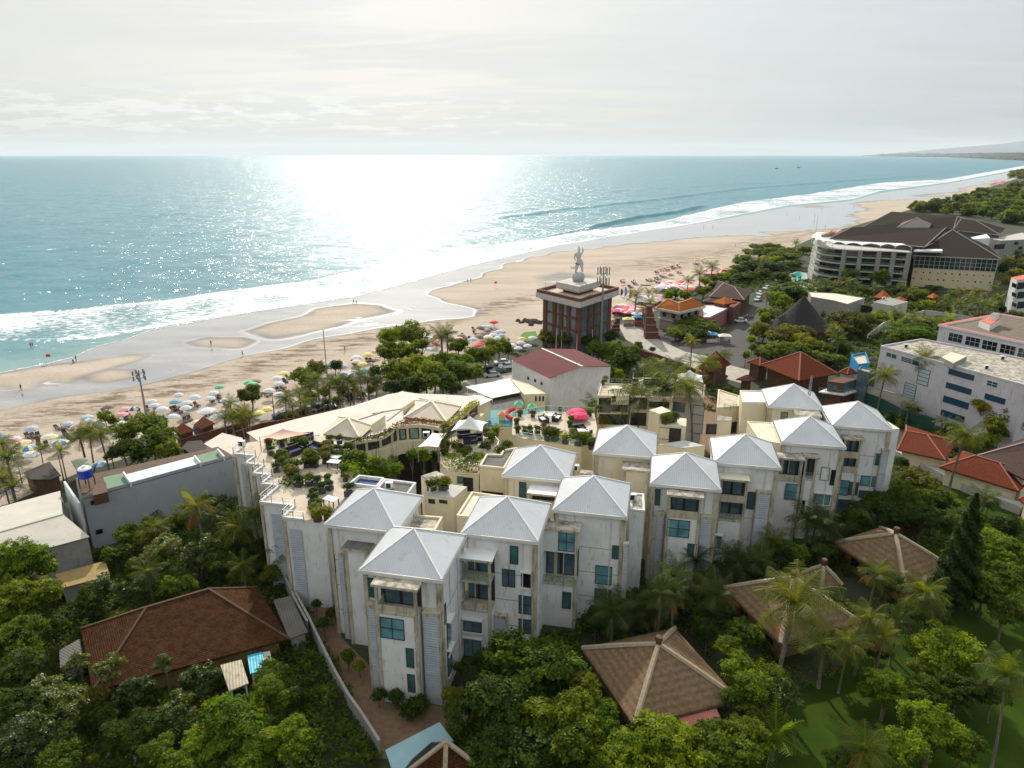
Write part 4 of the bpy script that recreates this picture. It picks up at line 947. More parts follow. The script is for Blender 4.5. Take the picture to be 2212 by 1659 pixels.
# ---------------------------------------------------------------- masts
def mast(label,c,bx,by,tx,ty,r=.25,ant=0,rungs=True,base_z=0,name='telecom_mast',lattice=False,m=None):
    B=A(c,bx,by,base_z); X,Y=q(c,tx,ty); z=hz(B,c,tx,ty); d=ray(X,Y); tx_=d[0]*B.y/d[1]
    th=thing(name,B,label,'mast'); T=Vector((B.x,B.y,z)); m=m or MET
    p=MB(); 
    if lattice:
        for k in range(3):
            o=Vector((math.cos(k*2.09)*r,math.sin(k*2.09)*r,0)); p.beam(B+o,T+o*.4,.07,.07,m)
            n=int((z-base_z)/1.2)
            for i in range(n):
                a=B+(T-B)*i/n; b=B+(T-B)*(i+1)/n; o2=Vector((math.cos((k+1)*2.09)*r,math.sin((k+1)*2.09)*r,0)); f=1-.6*i/n; p.beam(a+o*f,b+o2*f,.035,.035,m)
    else: p.tube([B,B+(T-B)*.5,T],[r,r*.75,r*.45],m,8)
    part('pole',p,th)
    if ant:
        for k in range(ant):
            a=MB(); an=k*2*PI/ant; o=Vector((math.cos(an),math.sin(an),0))*(r*3+.35); H=(z-base_z)
            for lv in (.80,.91):
                c0=B+Vector((0,0,H*lv))+o; a.box(c0.x-.14,c0.x+.14,c0.y-.1,c0.y+.1,c0.z,c0.z+H*.085,solid('antenna_grey',(.20,.20,.21),.5)); a.beam(c0+Vector((0,0,.3)),B+Vector((0,0,H*lv+.3)),.06,.06,m)
            part('antenna_panel',a,th)
    return th
mast('tall grey telecom mast with stacked antenna panels beside the statue building','c3',1058,1150,1078,388,.42,6)
mast('lone telecom mast with a cage of antennas rising from the beach tree','c1',1268,960,1212,545,.28,5)
mast('very thin tall guyed mast above the beach palms','c2',785,850,731,190,.12,0,name='radio_mast',lattice=True)
mast('slender lamp mast on the sand left of the statue building','c3',582,640,580,500,.07,name='lamp_mast')
mast('lattice antenna mast on the roof of the farthest cream tower','c9',160,920,190,640,.35,0,base_z=13,name='roof_antenna',lattice=True)
mast('thin flagpole on the rounded end of the curved hotel','c4',605,655,618,462,.08,0,base_z=20,name='flagpole')
mast('white lamp pole in front of the statue building','c3',852,1190,852,975,.08,name='lamp_pole',m=WHP)
for x0,y0,y1,t in ((675,1150,925,'left'),(722,1150,930,'right')): mast(t+' leg of the pale frame before the statue building','c3',x0,y0,x0,y1,.1,name='frame_post',m=WHP)
for x0 in (985,1050): mast(('left' if x0<1000 else 'right')+' white post of the small gantry below the telecom mast','c3',x0,1150,x0,930,.12,name='gantry_post',m=WHP)
mast('dark timber utility pole beside the planted terrace corner','e7',1100,1640,1070,1350,.12,name='utility_pole',base_z=9,m=WOOD)
mast('dark utility pole standing between beach palms and parked cars','e7',690,390,670,0,.14,name='utility_pole',m=WOOD)
mast('utility pole by the dark roofed beach shack','e8',290,960,255,750,.1,name='utility_pole',m=WOOD)
mast('bare slanting pole above the blue water tank','e8',830,930,770,600,.12,name='utility_pole',m=WOOD)
# ---------------------------------------------------------------- thatched villas and tiled houses
OCH=solid('ochre_wall',(.30,.20,.07),.9,.2,1.5,stain=.5,stain_col=(.08,.05,.02))
def hut(label,c,s,apex,z=3.4,wall=OCH,auto=True):
    th,P=roofed('thatched_villa',label,'thatched villa',c,s,z,apex,'auto',THA,None,wall,inset=1.3,thick=.4,group='thatched villas in the garden')
    P4=[Vector((p.x,p.y,z)) for p in P]; ce=sum(P4,Vector())/4; v=[float(k) for k in apex.split(',')]; T=Vector((ce.x,ce.y,hz(ce,c,*v)))
    r=MB()
    for p in P4: r.tube([p+(ce-p)*.01,p+(T-p)*.5+Vector((0,0,.05)),T],[.28,.3,.26],THR,6)
    part('ridge_roll',r,th)
    r=MB(); r.lathe(T,[(.3,-.2),(.34,.5),(.42,.55),(.36,.9),(0,.95)],WOOD,8); part('finial',r,th)
    a,b=inset_poly(P4,1.28)[0],inset_poly(P4,1.28)[1]; d=Vector(b)-Vector(a); L=d.length; d.normalize(); n=Vector((d.y,-d.x)); n=n if n.dot(-Vector(a))>0 else -n
    for k in range(3): winloc(th,Vector(a),d,n,L*(.12+.3*k),L*(.27+.3*k),.9,2.5,2,1,GD,WOOD)
    return th,P4
h1,P_=hut('largest thatched villa in the foreground, a salmon awning under its front eave','cb','285,548 712,1182 1562,962','900,515')
m=MB(); a,b=A('cb',1068,1105,2.9),A('cb',1378,1040,2.9); n=Vector((b-a)); n=Vector((n.y,-n.x,0)).normalized(); a2=a+n*.9-Vector((0,0,.35)); b2=b+n*.9-Vector((0,0,.35)); m.face([a,b,b2,a2],solid('salmon_awning',(.60,.20,.17),.8)); m.face([a2,b2,b2-Vector((0,0,.12)),a2-Vector((0,0,.12))],MT['salmon_awning']); part('awning',m,h1)
hut('thatched villa behind the tall sunlit coconut palm','cc','-177,488 190,855 712,715','250,425')
hut('small thatched roof just behind the villa with the tall coconut palm','cc','330,395 455,500 590,472','412,345',3.0)
hut('farthest thatched villa, beside the dark conifer at the right','cc','532,195 1000,492 1320,372','945,140')
th,P=roofed('tiled_house','long brown tiled house at lower left with mossy black patches on its roof','house','c5','560,1195 1755,872 1565,562 490,812',3.1,'890,682 1268,572',2.9,TBR,solid('old_ridge_tile',(.09,.05,.03),.95),OCH,inset=.9,ridgew=.14)
shed('carport','grey corrugated lean-to between the brown tiled house and the path wall','c5','1660,640 1765,612 1870,832 1755,876',2.7,solid('old_grey_sheet',(.16,.145,.125),.85,.15,.6,stripe=('X',.3,.6)),wm=CON)
shed('awning','turquoise corrugated sheet beside the brown tiled house','c5','1502,975 1592,952 1620,1062 1520,1085',2.6,solid('turquoise_sheet',(.03,.48,.66),.5,.1,1,stripe=('X',.3,.7)),walls=False,posts=True,cat='awning')
shed('awning','cream corrugated sheet stained grey next to the turquoise one','c5','1338,1032 1466,1000 1510,1142 1392,1192',2.6,solid('cream_sheet',(.52,.46,.33),.7,.15,1,stain=.5,stain_col=(.2,.17,.12),stripe=('X',.3,.7)),walls=False,posts=True,cat='awning')
shed('awning','small pinkish grey slab at the right end of the turquoise sheet','c5','1595,955 1640,948 1658,1050 1625,1062',2.4,CONL,walls=False,posts=True,cat='awning')
shed('lean_to','grey sheet lean-to at the left end of the brown tiled house','c5','360,945 485,872 510,1000 365,1050',2.6,MT['old_grey_sheet'],wm=CON)
shed('flat_shed','low shed with a mustard coloured flat roof below the warehouse','c5','335,482 640,400 668,492 372,566',3.,solid('mustard_roof',(.34,.24,.09),.9,.15,1,stain=.4,stain_col=(.12,.09,.05)),wm=CON)
shed('blue_roof_shed','shed with a pale blue sheet roof at the bottom edge','ca','80,820 520,595 635,750 455,755 300,890 240,968 130,968',2.9,solid('pale_blue_sheet',(.26,.42,.45),.6,.08,.6,stain=.3,stain_col=(.12,.2,.2)),wm=CON)
roofed('tiled_kiosk','mossy brown tiled roof cut by the bottom edge beside the blue roof','kiosk','ca','240,1010 560,1110 900,1000 620,790',3.4,'460,755','auto',TBR,THR,OCH)
# ---------------------------------------------------------------- left: warehouse and grey building
WSH=solid('pale_concrete_roof',(.50,.47,.41),.85,.06,.4,stain=.35,stain_col=(.30,.28,.24))
wh,_=gable('warehouse','pale roofed warehouse cut by the left edge','warehouse','e8','-500,1395 780,1052','-300,2040 1163,1649','-500,1720 812,1350',6.2,1.3,WSH,CON)
m=MB(); a,b=A('e8',838,945,8),A('e8',1028,1228,8); n=Vector((b.y-a.y,a.x-b.x,0)).normalized()*.15; m.prism([a-n,b-n,b+n,a+n],0,8.2,WCL); part('end_parapet',m,wh)
GW=solid('grey_plaster',(.36,.375,.41),.9,.05,.4,stain=.25,stain_col=(.2,.2,.2),streak=True); GRN=solid('green_membrane',(.16,.25,.17),.8,.1,.8,stain=.3,stain_col=(.08,.12,.08)); BLW=solid('pale_blue_membrane',(.52,.62,.66),.6,.05,.6)
P=[A('e8',1075,1157,8.3),A('c1',2032,1292,8.3),A('c1',1882,1205,8.3),A('e8',975,882,8.3)]
gb,P=block('grey_building','long windowless grey wall building with green and pale blue roof sections','building','',None,8.3,0,GW,WOOD,0,coords=P)
for s,mm,z in (('890,1470 1068,1432 1130,1520 925,1582',GRN,8.35),('1082,1447 1682,1290 1732,1350 1135,1510',BLW,8.6),('1684,1288 1880,1232 1938,1298 1728,1355',GRN,8.36)):
    m=MB(); m.prism(pts('c1',s,z),8.2,z,mm); part('roof_section',m,gb)
m=MB()
for s in ('1068,1432 1130,1520','1682,1290 1732,1350','1880,1232 1938,1298'):
    a,b=pts('c1',s,8.9); n=Vector((b.y-a.y,a.x-b.x,0)).normalized()*.12; m.prism([a-n,b-n,b+n,a+n],8.3,9.1,FASC)
part('divider',m,gb)
m=MB(); m.prism([P[0],P[0]+(P[1]-P[0])*.999,P[1]+(P[2]-P[1])*.02,P[0]+(P[3]-P[0])*.02],8.3,8.75,GW,GUT); part('parapet',m,gb)
for y in (1200,1580): win(gb,P[0],P[1],'e8',1170+(y-1200)*.18,y-12,1265+(y-1200)*.18,y+12,1,1,GD)
t=A('e8',1140,1000,8.4); tk=thing('water_tank',t,'blue water tank with a white top on the grey building','water tank')
BL=solid('blue_plastic',(.01,.05,.42),.35); m=MB(); m.lathe(t+Vector((0,0,1.6)),[(0,0),(.95,0),(1.,.1),(1.,1.25),(.95,1.3)],BL,16); part('tank',m,tk,smooth=False)
m=MB(); m.lathe(t+Vector((0,0,1.6)),[(.95,1.302),(.8,1.5),(.3,1.62),(.28,1.8),(0,1.82)],WHP,16); part('lid',m,tk)
m=MB(); [m.beam(t+Vector((x,y,0)),t+Vector((x,y,1.6)),.12,.12,WOOD) for x in(-.7,.7) for y in(-.7,.7)]; part('stand',m,tk)
t=A('e8',1290,1040,8.4); bl('brown slatted timber screen box beside the blue water tank','e8','1200,1115 1395,1065 1370,935 1205,985',9.9,m=WOOD,mt=WOOD,par=0,z0=8.3,name='timber_screen',cat='screen')
# beach shacks
shed('beach_shack','dark roofed wooden beach shack by the slanting utility poles','e8','300,815 640,672 790,850 650,905 395,905',3.2,solid('dark_felt_roof',(.055,.042,.038),.9,.2,1),wm=WOOD)
roofed('pavilion','faded green hipped pavilion roof behind the beach shack','pavilion','e8','920,660 1000,795 1200,755 1115,620',2.9,'1060,668','auto',solid('faded_green_sheet',(.38,.43,.33),.8,.12,.8,stain=.3,stain_col=(.2,.2,.15)),None,WOOD)
HUTO=solid('orange_brown_tile',(.26,.085,.035),.85,.15,2,stripe=('Y',.3,.8))
roofed('beach_kiosk','left of two small orange brown roofed kiosks on the beach','kiosk','c1','1498,1062 1560,1100 1685,1062 1600,1040',2.6,'1582,998','auto',HUTO,None,WOOD,inset=.3,group='small kiosks on the beach')
roofed('beach_kiosk','right of two small orange brown roofed kiosks on the beach','kiosk','c1','1672,1018 1740,1052 1855,1002 1790,980',2.6,'1758,945','auto',HUTO,None,WOOD,inset=.3,group='small kiosks on the beach')
b_=A('c1',1707,1095,0); t=thing('bin',b_,'blue-green bin between the two small kiosks','bin'); m=MB(); m.lathe(b_,[(0,0),(.6,0),(.7,1.4),(.72,1.5)],solid('teal_plastic',(.02,.18,.24),.5),12); part('body',m,t); m=MB(); m.lathe(b_,[(.74,1.5),(.6,1.65),(0,1.7)],BL,12); part('lid',m,t)
shed('dark_shed','dark brown shed roof in front of the small kiosks','c1','1568,1212 1620,1160 1740,1150 1795,1225 1640,1260',3.,MT['dark_felt_roof'],wm=WOOD)
wallrun('brick_wall','low dark brick wall along the beach promenade by the kiosks','c1','1560,1150 1750,1095 1920,1045 2140,985',0,1.6,BRK,.3,BRK)
shed('pergola','cream ribbed pergola roof at the corner of the stepped terrace building','0','441,958 480,935 524,946 521,972 513,990 468,975',5.5,PKR,walls=True,wm=CR,cat='pergola')
wallrun('promenade_wall','dark red promenade wall running below the restaurant roofs','c2','-30,1075 200,1000 480,955 740,900 1000,850 1260,765',0,2.2,solid('dark_red_wall',(.10,.035,.028),.9,.2,1),.3)
# ---------------------------------------------------------------- beside the statue: gates, pavilion, kiosks
def split_gate(label,c,bx,by,tx,ty,w,dirn,dep=3.2):
    B=A(c,bx,by,0); z=hz(B,c,tx,ty); th=thing('split_gate',B,label,'gate','halves of the red brick split gate'); m=MB(); n=9
    for i in range(n):
        f=i/n; ww=w*(1-f*.72)*(1.0 if i%2==0 else .93); m.box(B.x-(0 if dirn>0 else ww),B.x+(ww if dirn>0 else 0),B.y-dep/2*(1-.4*f)-(.08 if i%2==0 else 0),B.y+dep/2*(1-.4*f),z*f,z*(f+1/n)-.003,BRK)
    part('brick_tower',m,th); m=MB()
    for i in (2,4,6):
        f=i/n; ww=w*(1-f*.72); m.box(B.x-(0 if dirn>0 else ww+.25),B.x+(ww+.25 if dirn>0 else 0),B.y-dep/2*(1-.4*f)-.25,B.y+dep/2*(1-.4*f)+.1,z*f-.25,z*f-.01,CON)
    part('stone_bands',m,th); return th
split_gate('right half of the red brick split gate, beside the orange roofed pavilion','e3',830,1060,850,640,4.6,1)
split_gate('left half of the red brick split gate, close to the statue building','e3',500,1010,480,800,3.6,-1)
def pavilion():
    L,Fr,Rr=pts('e3','985,665 1285,722 1605,645',7.); B=L+Rr-Fr; Ax,Cx,Bx=[A('e3',x,y,z) for x,y,z in ((1130,558,9.6),(1275,612,9.2),(1450,548,9.8))]
    ce=(L+Rr)/2; th=thing('pavilion',(ce.x,ce.y,0),'two storey pavilion with a bright orange tiled double hip roof','pavilion'); m=MB()
    for f in ([L,Fr,Cx,Ax],[Fr,Rr,Bx,Cx],[L,Ax,B+(L-B)*.45],[Rr,B+(Rr-B)*.45,Bx],[Ax,Cx,B+(L-B)*.45],[Cx,Bx,B+(Rr-B)*.45],[Cx,B+(Rr-B)*.45,B,B+(L-B)*.45]): m.face(f,TOR)
    part('roof',m,th); m=MB(); [m.beam(a+Vector((0,0,.05)),b+Vector((0,0,.05)),.35,.2,solid('orange_ridge',(.55,.25,.10),.8)) for a,b in ((L,Ax),(Ax,Cx),(Cx,Bx),(Bx,Rr),(Fr,Cx))]; part('ridge',m,th)
    Q=[L,Fr,Rr,B]; m=MB(); m.prism(inset_poly(Q,-.5),6.2,6.95,CONL,bottom=True); part('fascia',m,th)
    I=inset_poly(Q,1.); m=MB(); m.prism(I,0,6.2,solid('grey_brown_wall',(.34,.29,.26),.9,.1,1,stain=.3,stain_col=(.15,.12,.1)),top=False); part('wall',m,th)
    m=MB(); m.prism(inset_poly(Q,.4),3.2,3.6,CONL,bottom=True); part('floor_band',m,th)
    for k,(a,b) in enumerate(((I[0],I[1]),(I[1],I[2]))):
        d=(b-a); n_=max(2,int(d.length/3)); L_=d.length; d=d.normalized(); n=Vector((d.y,-d.x)); n=n if n.dot(-a)>0 else -n
        for i in range(n_): winloc(th,a,d,n,L_*(i+.25)/n_,L_*(i+.75)/n_,4.1,5.8,1,1,GD,FRW)
pavilion()
PKW=solid('pink_panel_wall',(.36,.15,.15),.85,.2,1.2,stain=.4,stain_col=(.1,.06,.06))
b,P=block('shop_block','low shop block with a chalky white flat roof and pink walls','shop','e3','1590,800 1680,800 1920,682 1830,640 1580,640',5.,0,PKW,FLATW,.2)
roofed('tiled_kiosk','small orange tiled hip roof on a brick base behind the white roofed shops','kiosk','e3','1712,592 1870,625 2035,595 1870,565',6.4,'1855,530','auto',TOR,None,BRK,inset=.5)
m_='e3'; b,P=block('brick_column','tall brick pylon at the end of the white roofed shops','pylon','e3','1925,650 1990,665 2085,600 2010,585',6.,0,BRK,BRK,.0)
roofed('dark_roof_hall','large dark brown tiled hall roof with pale ridges behind the pavilion','hall','e1','790,1190 1240,1235 1345,1120 900,985',5.,'975,1010 1110,1065',1.8,TDB,solid('pale_ridge',(.26,.22,.21),.8),WOOD,ridgew=.15)
roofed('dark_roof_hall','lower dark brown roof in front of the pale ridged hall','hall','e1','700,1250 1010,1290 1290,1225 860,1150',4.,'940,1170 1080,1215',1.,TDB,MT['pale_ridge'],WOOD,ridgew=.12)
# pagoda and red tiled restaurant
roofed('pagoda_roof','red tiled pagoda roof with an upswept finial near the plaza wall','pagoda','e3','1520,1462 1720,1500 1950,1400 1740,1330',4.5,'1785,1228','auto',TRD,solid('red_ridge',(.30,.11,.07),.9),WOOD,ridgew=.15,finial=False)
roofed('red_tiled_hall','largest red tiled hip roof, centre of the garden restaurant','restaurant','e6','560,745 1062,952 1572,858',5.,'1050,580','auto',TRD,MT['red_ridge'],WOOD,ridgew=.18,inset=1.5)
roofed('red_tiled_hall','small red tiled roof left of the large red one','restaurant','e6','388,708 560,760 700,715 560,680',4.6,'530,655','auto',TRD,MT['red_ridge'],WOOD,ridgew=.14,inset=.6)
b,P=block('brick_house','brick house with a curved white balcony beneath the small red roof','house','e6','1440,960 1640,985 1820,930 1600,900',5.6,0,BRK,BRK,0)
win(b,P[0],P[1],'e6',1450,985,1560,1070,2,1,GB); win(b,P[1],P[2],'e6',1640,990,1790,1080,2,1,GB)
m=MB(); o=inset_poly(P,-1.0); m.prism(o,2.9,3.2,WHP,bottom=True); part('balcony_slab',m,b); rails('railing','',[o[0],o[1],o[2]],3.2,.9,1.5,False,th=b)
roofed('red_tiled_hall','little red roof beside the blue netting and brick house','restaurant','e6','1580,840 1690,868 1835,850 1720,800',6.2,'1680,775','auto',TRD,MT['red_ridge'],solid('grey_panel',(.3,.33,.36),.8),ridgew=.12,inset=.3)
roofed('garden_pavilion','low maroon pavilion roof among the restaurant greenery','pavilion','e6','250,930 400,955 510,935 380,885',3.,'370,870','auto',solid('maroon_tile',(.12,.03,.03),.9,.2,2),None,WOOD,ridgew=.1)
# black cone
def cone():
    C=A('c4',478,1290,2.6); B=Vector((C.x,C.y,0)); z=hz(C,'c4',532,1068); th=thing('thatched_dome',B,'steep black thatched cone roof among trees','thatched hall'); m=MB(); r=(A('c4',700,1300,2.6)-A('c4',245,1300,2.6)).length/2
    pr=[(r,2.6),(r*.8,2.6+(z-2.6)*.16),(r*.5,2.6+(z-2.6)*.45),(r*.25,2.6+(z-2.6)*.74),(.25,z),(0,z+.3)]; X=MB(); X.lathe(B+Vector((.9,0,0)),pr,THK,28); part('roof',X,th,smooth=True)
    X=MB(); X.lathe(B+Vector((.9,0,0)),[(r-1.2,0),(r-1.2,2.7)],WOOD,24); part('wall',X,th)
cone()
b,P=block('grey_block','grey concrete block with a chalk white roof behind the black cone roof','building','c4','578,1072 748,1100 850,1128 980,1082 762,1046 560,1036',6.,0,CON,FLATC,.15)
b,P=block('grey_block','small grey block with two-level roof right of the chalk white roof','building','c4','1042,1112 1185,1140 1302,1110 1160,1076',5.6,0,CONL,CON,.15)
win(b,P[0],P[1],'c4',950,1130,1030,1200,1,1,GD)
b,P=block('grey_block','pale concrete box low in front of the two-level grey block','building','c4','1030,1128 1100,1150 1190,1142 1130,1118',4.4,0,CONL,CON,.1)
for s,a,l in (('1045,1072 1110,1082 1178,1070 1110,1055','1108,1018','left'),('1180,1092 1240,1100 1300,1090 1240,1078','1230,1065','middle'),('1440,1070 1490,1082 1540,1068 1490,1058','1492,1042','right')):
    roofed('garden_pavilion',l+' of three little orange garden pavilion roofs below the hotel','pavilion','c4',s,3.,a,'auto',TOR,None,WOOD,ridgew=.1,inset=.4,group='orange garden pavilions below the hotel')
# ---------------------------------------------------------------- right: long white building etc.
LWW=solid('lilac_white_wall',(.56,.55,.60),.88,.08,.5,stain=.55,stain_col=(.28,.26,.27),streak=True)
lb,P=block('long_white_building','long stained white building with rows of blue windows and a patchy roof','building','c9','715,425 1800,722 2200,600 1020,372',13.4,0,LWW,FLAT,.35)
p0,p1=P[0],P[1]
for r_ in ((1230,588,1408,678),(1210,688,1388,784),(1190,788,1366,892),(1172,892,1335,990),(1500,772,1640,856)): win(lb,p0,p1,'c9',*r_,4,1,solid('blue_glass',(.012,.07,.14),.15),FRM)
win(lb,p0,p1,'c9',1515,672,1585,732,2,2,MT['blue_glass'],FRW); win(lb,p0,p1,'c9',760,462,832,516,2,1,GG,FRW); win(lb,p0,p1,'c9',872,494,948,552,1,3,MT['blue_glass'],FRW); win(lb,p0,p1,'c9',952,520,1000,570,1,1,MT['blue_glass'],FRW)
win(lb,p0,p1,'c9',1005,582,1065,720,1,4,solid('pale_sky_panel',(.45,.55,.62),.4),FRM); win(lb,p0,p1,'c9',900,690,965,815,1,5,MT['pale_sky_panel'],FRM)
bl('low dark roof hatch box standing on the patchy roof','c9','1170,500 1258,545 1362,492 1240,463',14.6,m=CON,mt=FLATC,par=0,z0=13.4,name='roof_hatch',cat='hatch')
bl('dark alcove block of deep blue openings under the left end of the white building','c9','545,600 625,625 650,600 560,580',8.,m=GB,mt=FLAT,par=.3,name='annex',cat='annex')
NET=solid('blue_netting',(.01,.30,.62),.7,.2,1,stripe=('X',.5,.6))
m=bl('blue scaffolding netting round a terrace at the end of the white building','c9','492,500 545,572 628,560 600,478',5.2,m=NET,mt=TERR,par=.6,pm=NET,name='netted_scaffold',cat='scaffold')
rb,P=block('red_edged_building','white two storey building with a red rimmed brown flat roof','building','c9','1155,268 1800,402 2300,300 1600,186',12.5,0,WCL,solid('brown_gravel_roof',(.19,.15,.11),.95,.2,1,stain=.4,stain_col=(.1,.1,.05)),.0)
m=MB(); Q=inset_poly(P,.5); O=inset_poly(P,-.3); RDT=solid('red_coping',(.62,.16,.12),.8,.1,2)
for i in range(4): j=(i+1)%4; m.prism([O[i],O[j],Q[j],Q[i]],12.4,12.95,WHP,RDT,bottom=True)
part('red_coping',m,rb)
for r_ in ((1230,315,1320,398),(1357,342,1450,430),(1482,370,1578,460),(1617,400,1715,490),(1750,430,1840,522)): win(rb,P[0],P[1],'c9',*r_,3,2,GD,FRW,.05)
bl('small white plant box with a red cap on the brown flat roof','c9','1455,225 1535,258 1610,215 1540,195',14.2,m=WHP,mt=MT['red_coping'],par=0,z0=12.5,name='plant_box',cat='plant box')
bl('white chimney block beside the red capped plant box','c9','1535,180 1580,190 1607,172 1560,166',15.6,m=WHP,mt=CON,par=0,z0=12.5,name='chimney',cat='chimney')
fb,P=block('white_hotel_block','white balconied block at the far right edge','building','c4','2075,925 2120,945 2300,930 2200,900',13.5,0,WCL,MT['red_coping'],0)
for y in (985,1055,1130): win(fb,P[0]+(P[1]-P[0])*0,P[1],'c4',2085,y-22,2110,y+22,1,1,GD); win(fb,P[1],P[2],'c4',2125,y-20,2168,y+24,2,1,GD)
th,P=roofed('villa','red tiled villa right of the white towers','villa','c9','838,1192 1198,1270 1290,1130 905,1008',3.4,'905,1052 1062,1082',1.8,TRD,MT['red_ridge'],CR,ridgew=.13,group='red tiled villas')
roofed('villa','red tiled villa with white air conditioners at its foot','villa','c9','1152,1322 1745,1502 1900,1370 1330,1205',3.4,'1422,1236 1602,1292',2.,TRD,MT['red_ridge'],CR,ridgew=.13,group='red tiled villas')
roofed('villa','large dark brown tiled villa roof at the right edge','villa','c9','1440,1235 1800,1420 2300,1240 1850,1080',5.,'1787,1140 2050,1180',1.6,TDB,MT['pale_ridge'],CR,ridgew=.13,group='red tiled villas')
roofed('villa','orange tiled roof tip at the right edge beyond the walkway','villa','c9','1745,1560 1850,1640 2000,1560 1850,1500',3.2,'1860,1500','auto',TRD,MT['red_ridge'],CR,ridgew=.13,group='red tiled villas')
for i,(x,y) in enumerate(((1225,1350),(1285,1370),(1320,1382),(1365,1398),(985,1225))):
    p=A('c9',x,y,.2); t=thing('air_conditioner',p,'white air conditioner box, %s on the villa walkway'%['leftmost of four','second of four','third of four','rightmost of four','long one standing apart'][i],'air conditioner','air conditioners by the villas'); m=MB(); m.box(p.x-.55,p.x+.55,p.y-.25,p.y+.25,1.6,2.5,WHP); part('case',m,t); m=MB(); m.box(p.x-.4,p.x+.2,p.y-.29,p.y-.25,1.7,2.4,BLK); part('grille',m,t)
# ---------------------------------------------------------------- curved hotel
def hotel():
    z=15.5; arc=pts('c4','1312,738 1200,731 1090,727 950,722 830,716 740,709 670,700 620,688 592,668 600,645 640,630',z)
    back=pts('c4','900,610 1330,640',z); P=arc+back; ce=sum(P,Vector())/len(P); th=thing('curved_hotel',(ce.x,ce.y,0),'large curved grey hotel with glass balconies, scalloped white canopy and dark roofs','hotel')
    n=len(arc); m=MB(); m.prism(inset_poly(P,2.2),0,z,GD,top=False); part('glass_wall',m,th)
    for k in range(6):
        zz=z-k*3.05; out=.5*k if True else 0; Q=inset_poly(P,-.0-.35*(k//2)); m=MB(); m.prism(Q,zz-.35,zz,CONL,bottom=True); part('floor_slab',m,th)
        if k: 
            r=MB(); R2=inset_poly(P,.15-.35*(k//2))
            for i in range(n-1):
                a,b=R2[i],R2[i+1]; r.beam((a.x,a.y,zz+1),(b.x,b.y,zz+1),.08,.08,RAIL); r.face([(a.x,a.y,zz+.05),(b.x,b.y,zz+.05),(b.x,b.y,zz+.95),(a.x,a.y,zz+.95)],CLG)
            part('balustrade',r,th)
    for i in range(0,5):
        a=Vector(arc[i][:2]); d=(Vector(arc[i+1][:2])-a).normalized() if i<n-1 else Vector((1,0)); nn=Vector((d.y,-d.x)); nn=nn if nn.dot(-a)>0 else -nn
        m=MB(); m.prism([a-d*.9+nn*.5,a+d*.9+nn*.5,a+d*.9-nn*2.2,a-d*.9-nn*2.2],0,z+.01 if False else z-.01,CON,top=True); part('column',m,th)
    c=MB(); o=inset_poly(P,-.6)[:n]; i2=inset_poly(P,3.)[:n]
    for i in range(n-1):
        for t in range(4):
            f0,f1=t/4,(t+1)/4; h=lambda f:z+2.3+.9*abs(math.sin(PI*f)); a0=o[i]+(o[i+1]-o[i])*f0; a1=o[i]+(o[i+1]-o[i])*f1; b0=i2[i]+(i2[i+1]-i2[i])*f0; b1=i2[i]+(i2[i+1]-i2[i])*f1
            c.face([(*a0,h(f0)),(*a1,h(f1)),(*b1,z+3.2),(*b0,z+3.2)],FLATW); c.face([(*a0,h(f0)-.3),(*a1,h(f1)-.3),(*a1,h(f1)),(*a0,h(f0))],FLATW)
        c.beam((*o[i],z),(*o[i],z+2.3),.15,.15,WHP)
    part('scalloped_canopy',c,th)
    def hip(name,c_,s,zz,rd,h,mm=TDK,flip=False):
        Q=pts(c_,s,zz); r=MB(); v=[float(k) for k in rd.replace(',',' ').split()]
        T=[A(c_,v[i],v[i+1],zz+h) for i in range(0,len(v),2)]; T=T if len(T)==2 else T*2; a,b=T
        r.face([Q[0],Q[1],b,a] if a!=b else [Q[0],Q[1],a],mm); r.face([Q[1],Q[2],b],mm); r.face([Q[2],Q[3],a,b] if a!=b else [Q[2],Q[3],a],mm); r.face([Q[3],Q[0],a],mm)
        r.prism(inset_poly(Q,.05),zz-.4,zz-.02,CONL,bottom=True)
        for p,t in ((Q[0],a),(Q[1],b),(Q[2],b)): r.beam(p,t+Vector((0,0,.05)),.5,.2,solid('grey_ridge',(.16,.14,.13),.8))
        part(name,r,th); return Q
    Q=hip('front_roof','c4','718,634 1432,694 1690,570 935,546',17.8,'885,551 1585,556',3.6)
    m=MB(); m.prism(inset_poly(Q,1.5),z,17.5,GD,top=False); part('roof_base',m,th)
    Q=hip('rear_roof','c4','965,548 1640,570 2010,606 1130,470',16.,'1183,433 1672,470',5.5); m=MB(); m.prism(inset_poly(Q,1.5),0,15.7,CON,top=False); part('rear_wing',m,th)
    Q=hip('rear_roof','c4','1640,570 1990,606 2030,560 1720,520',16.2,'1700,487 1810,500',4.5); 
    Q=hip('dormer_roof','c4','1218,552 1462,552 1480,520 1260,515',18.5,'1372,476',4.,solid('light_shingle',(.13,.11,.095),.9,.2,1))
    # right wing
    Q=pts('c4','1342,758 2000,788 1905,690',13.6); Q.append(Q[0]+Q[2]-Q[1]); c0=sum(Q,Vector())/4
    r=MB(); T=A('c4',1635,568,22.); T2=A('c4',1660,560,22.)
    for f in ([Q[0],Q[1],T],[Q[1],Q[2],T],[Q[2],Q[3],T],[Q[3],Q[0],T]): r.face(f,TDK)
    r.prism(inset_poly(Q,.05),13.1,13.58,CONL,bottom=True); r.beam(Q[0],T,.6,.25,MT['grey_ridge']); r.beam(Q[1],T,.6,.25,MT['grey_ridge']); part('wing_roof',r,th)
    I=inset_poly(Q,.9); YW=solid('pale_yellow_wall',(.60,.52,.33),.85,.06,.6,stain=.2,stain_col=(.3,.26,.18)); m=MB(); m.prism(I,0,8.,YW,top=False); part('wing_wall',m,th)
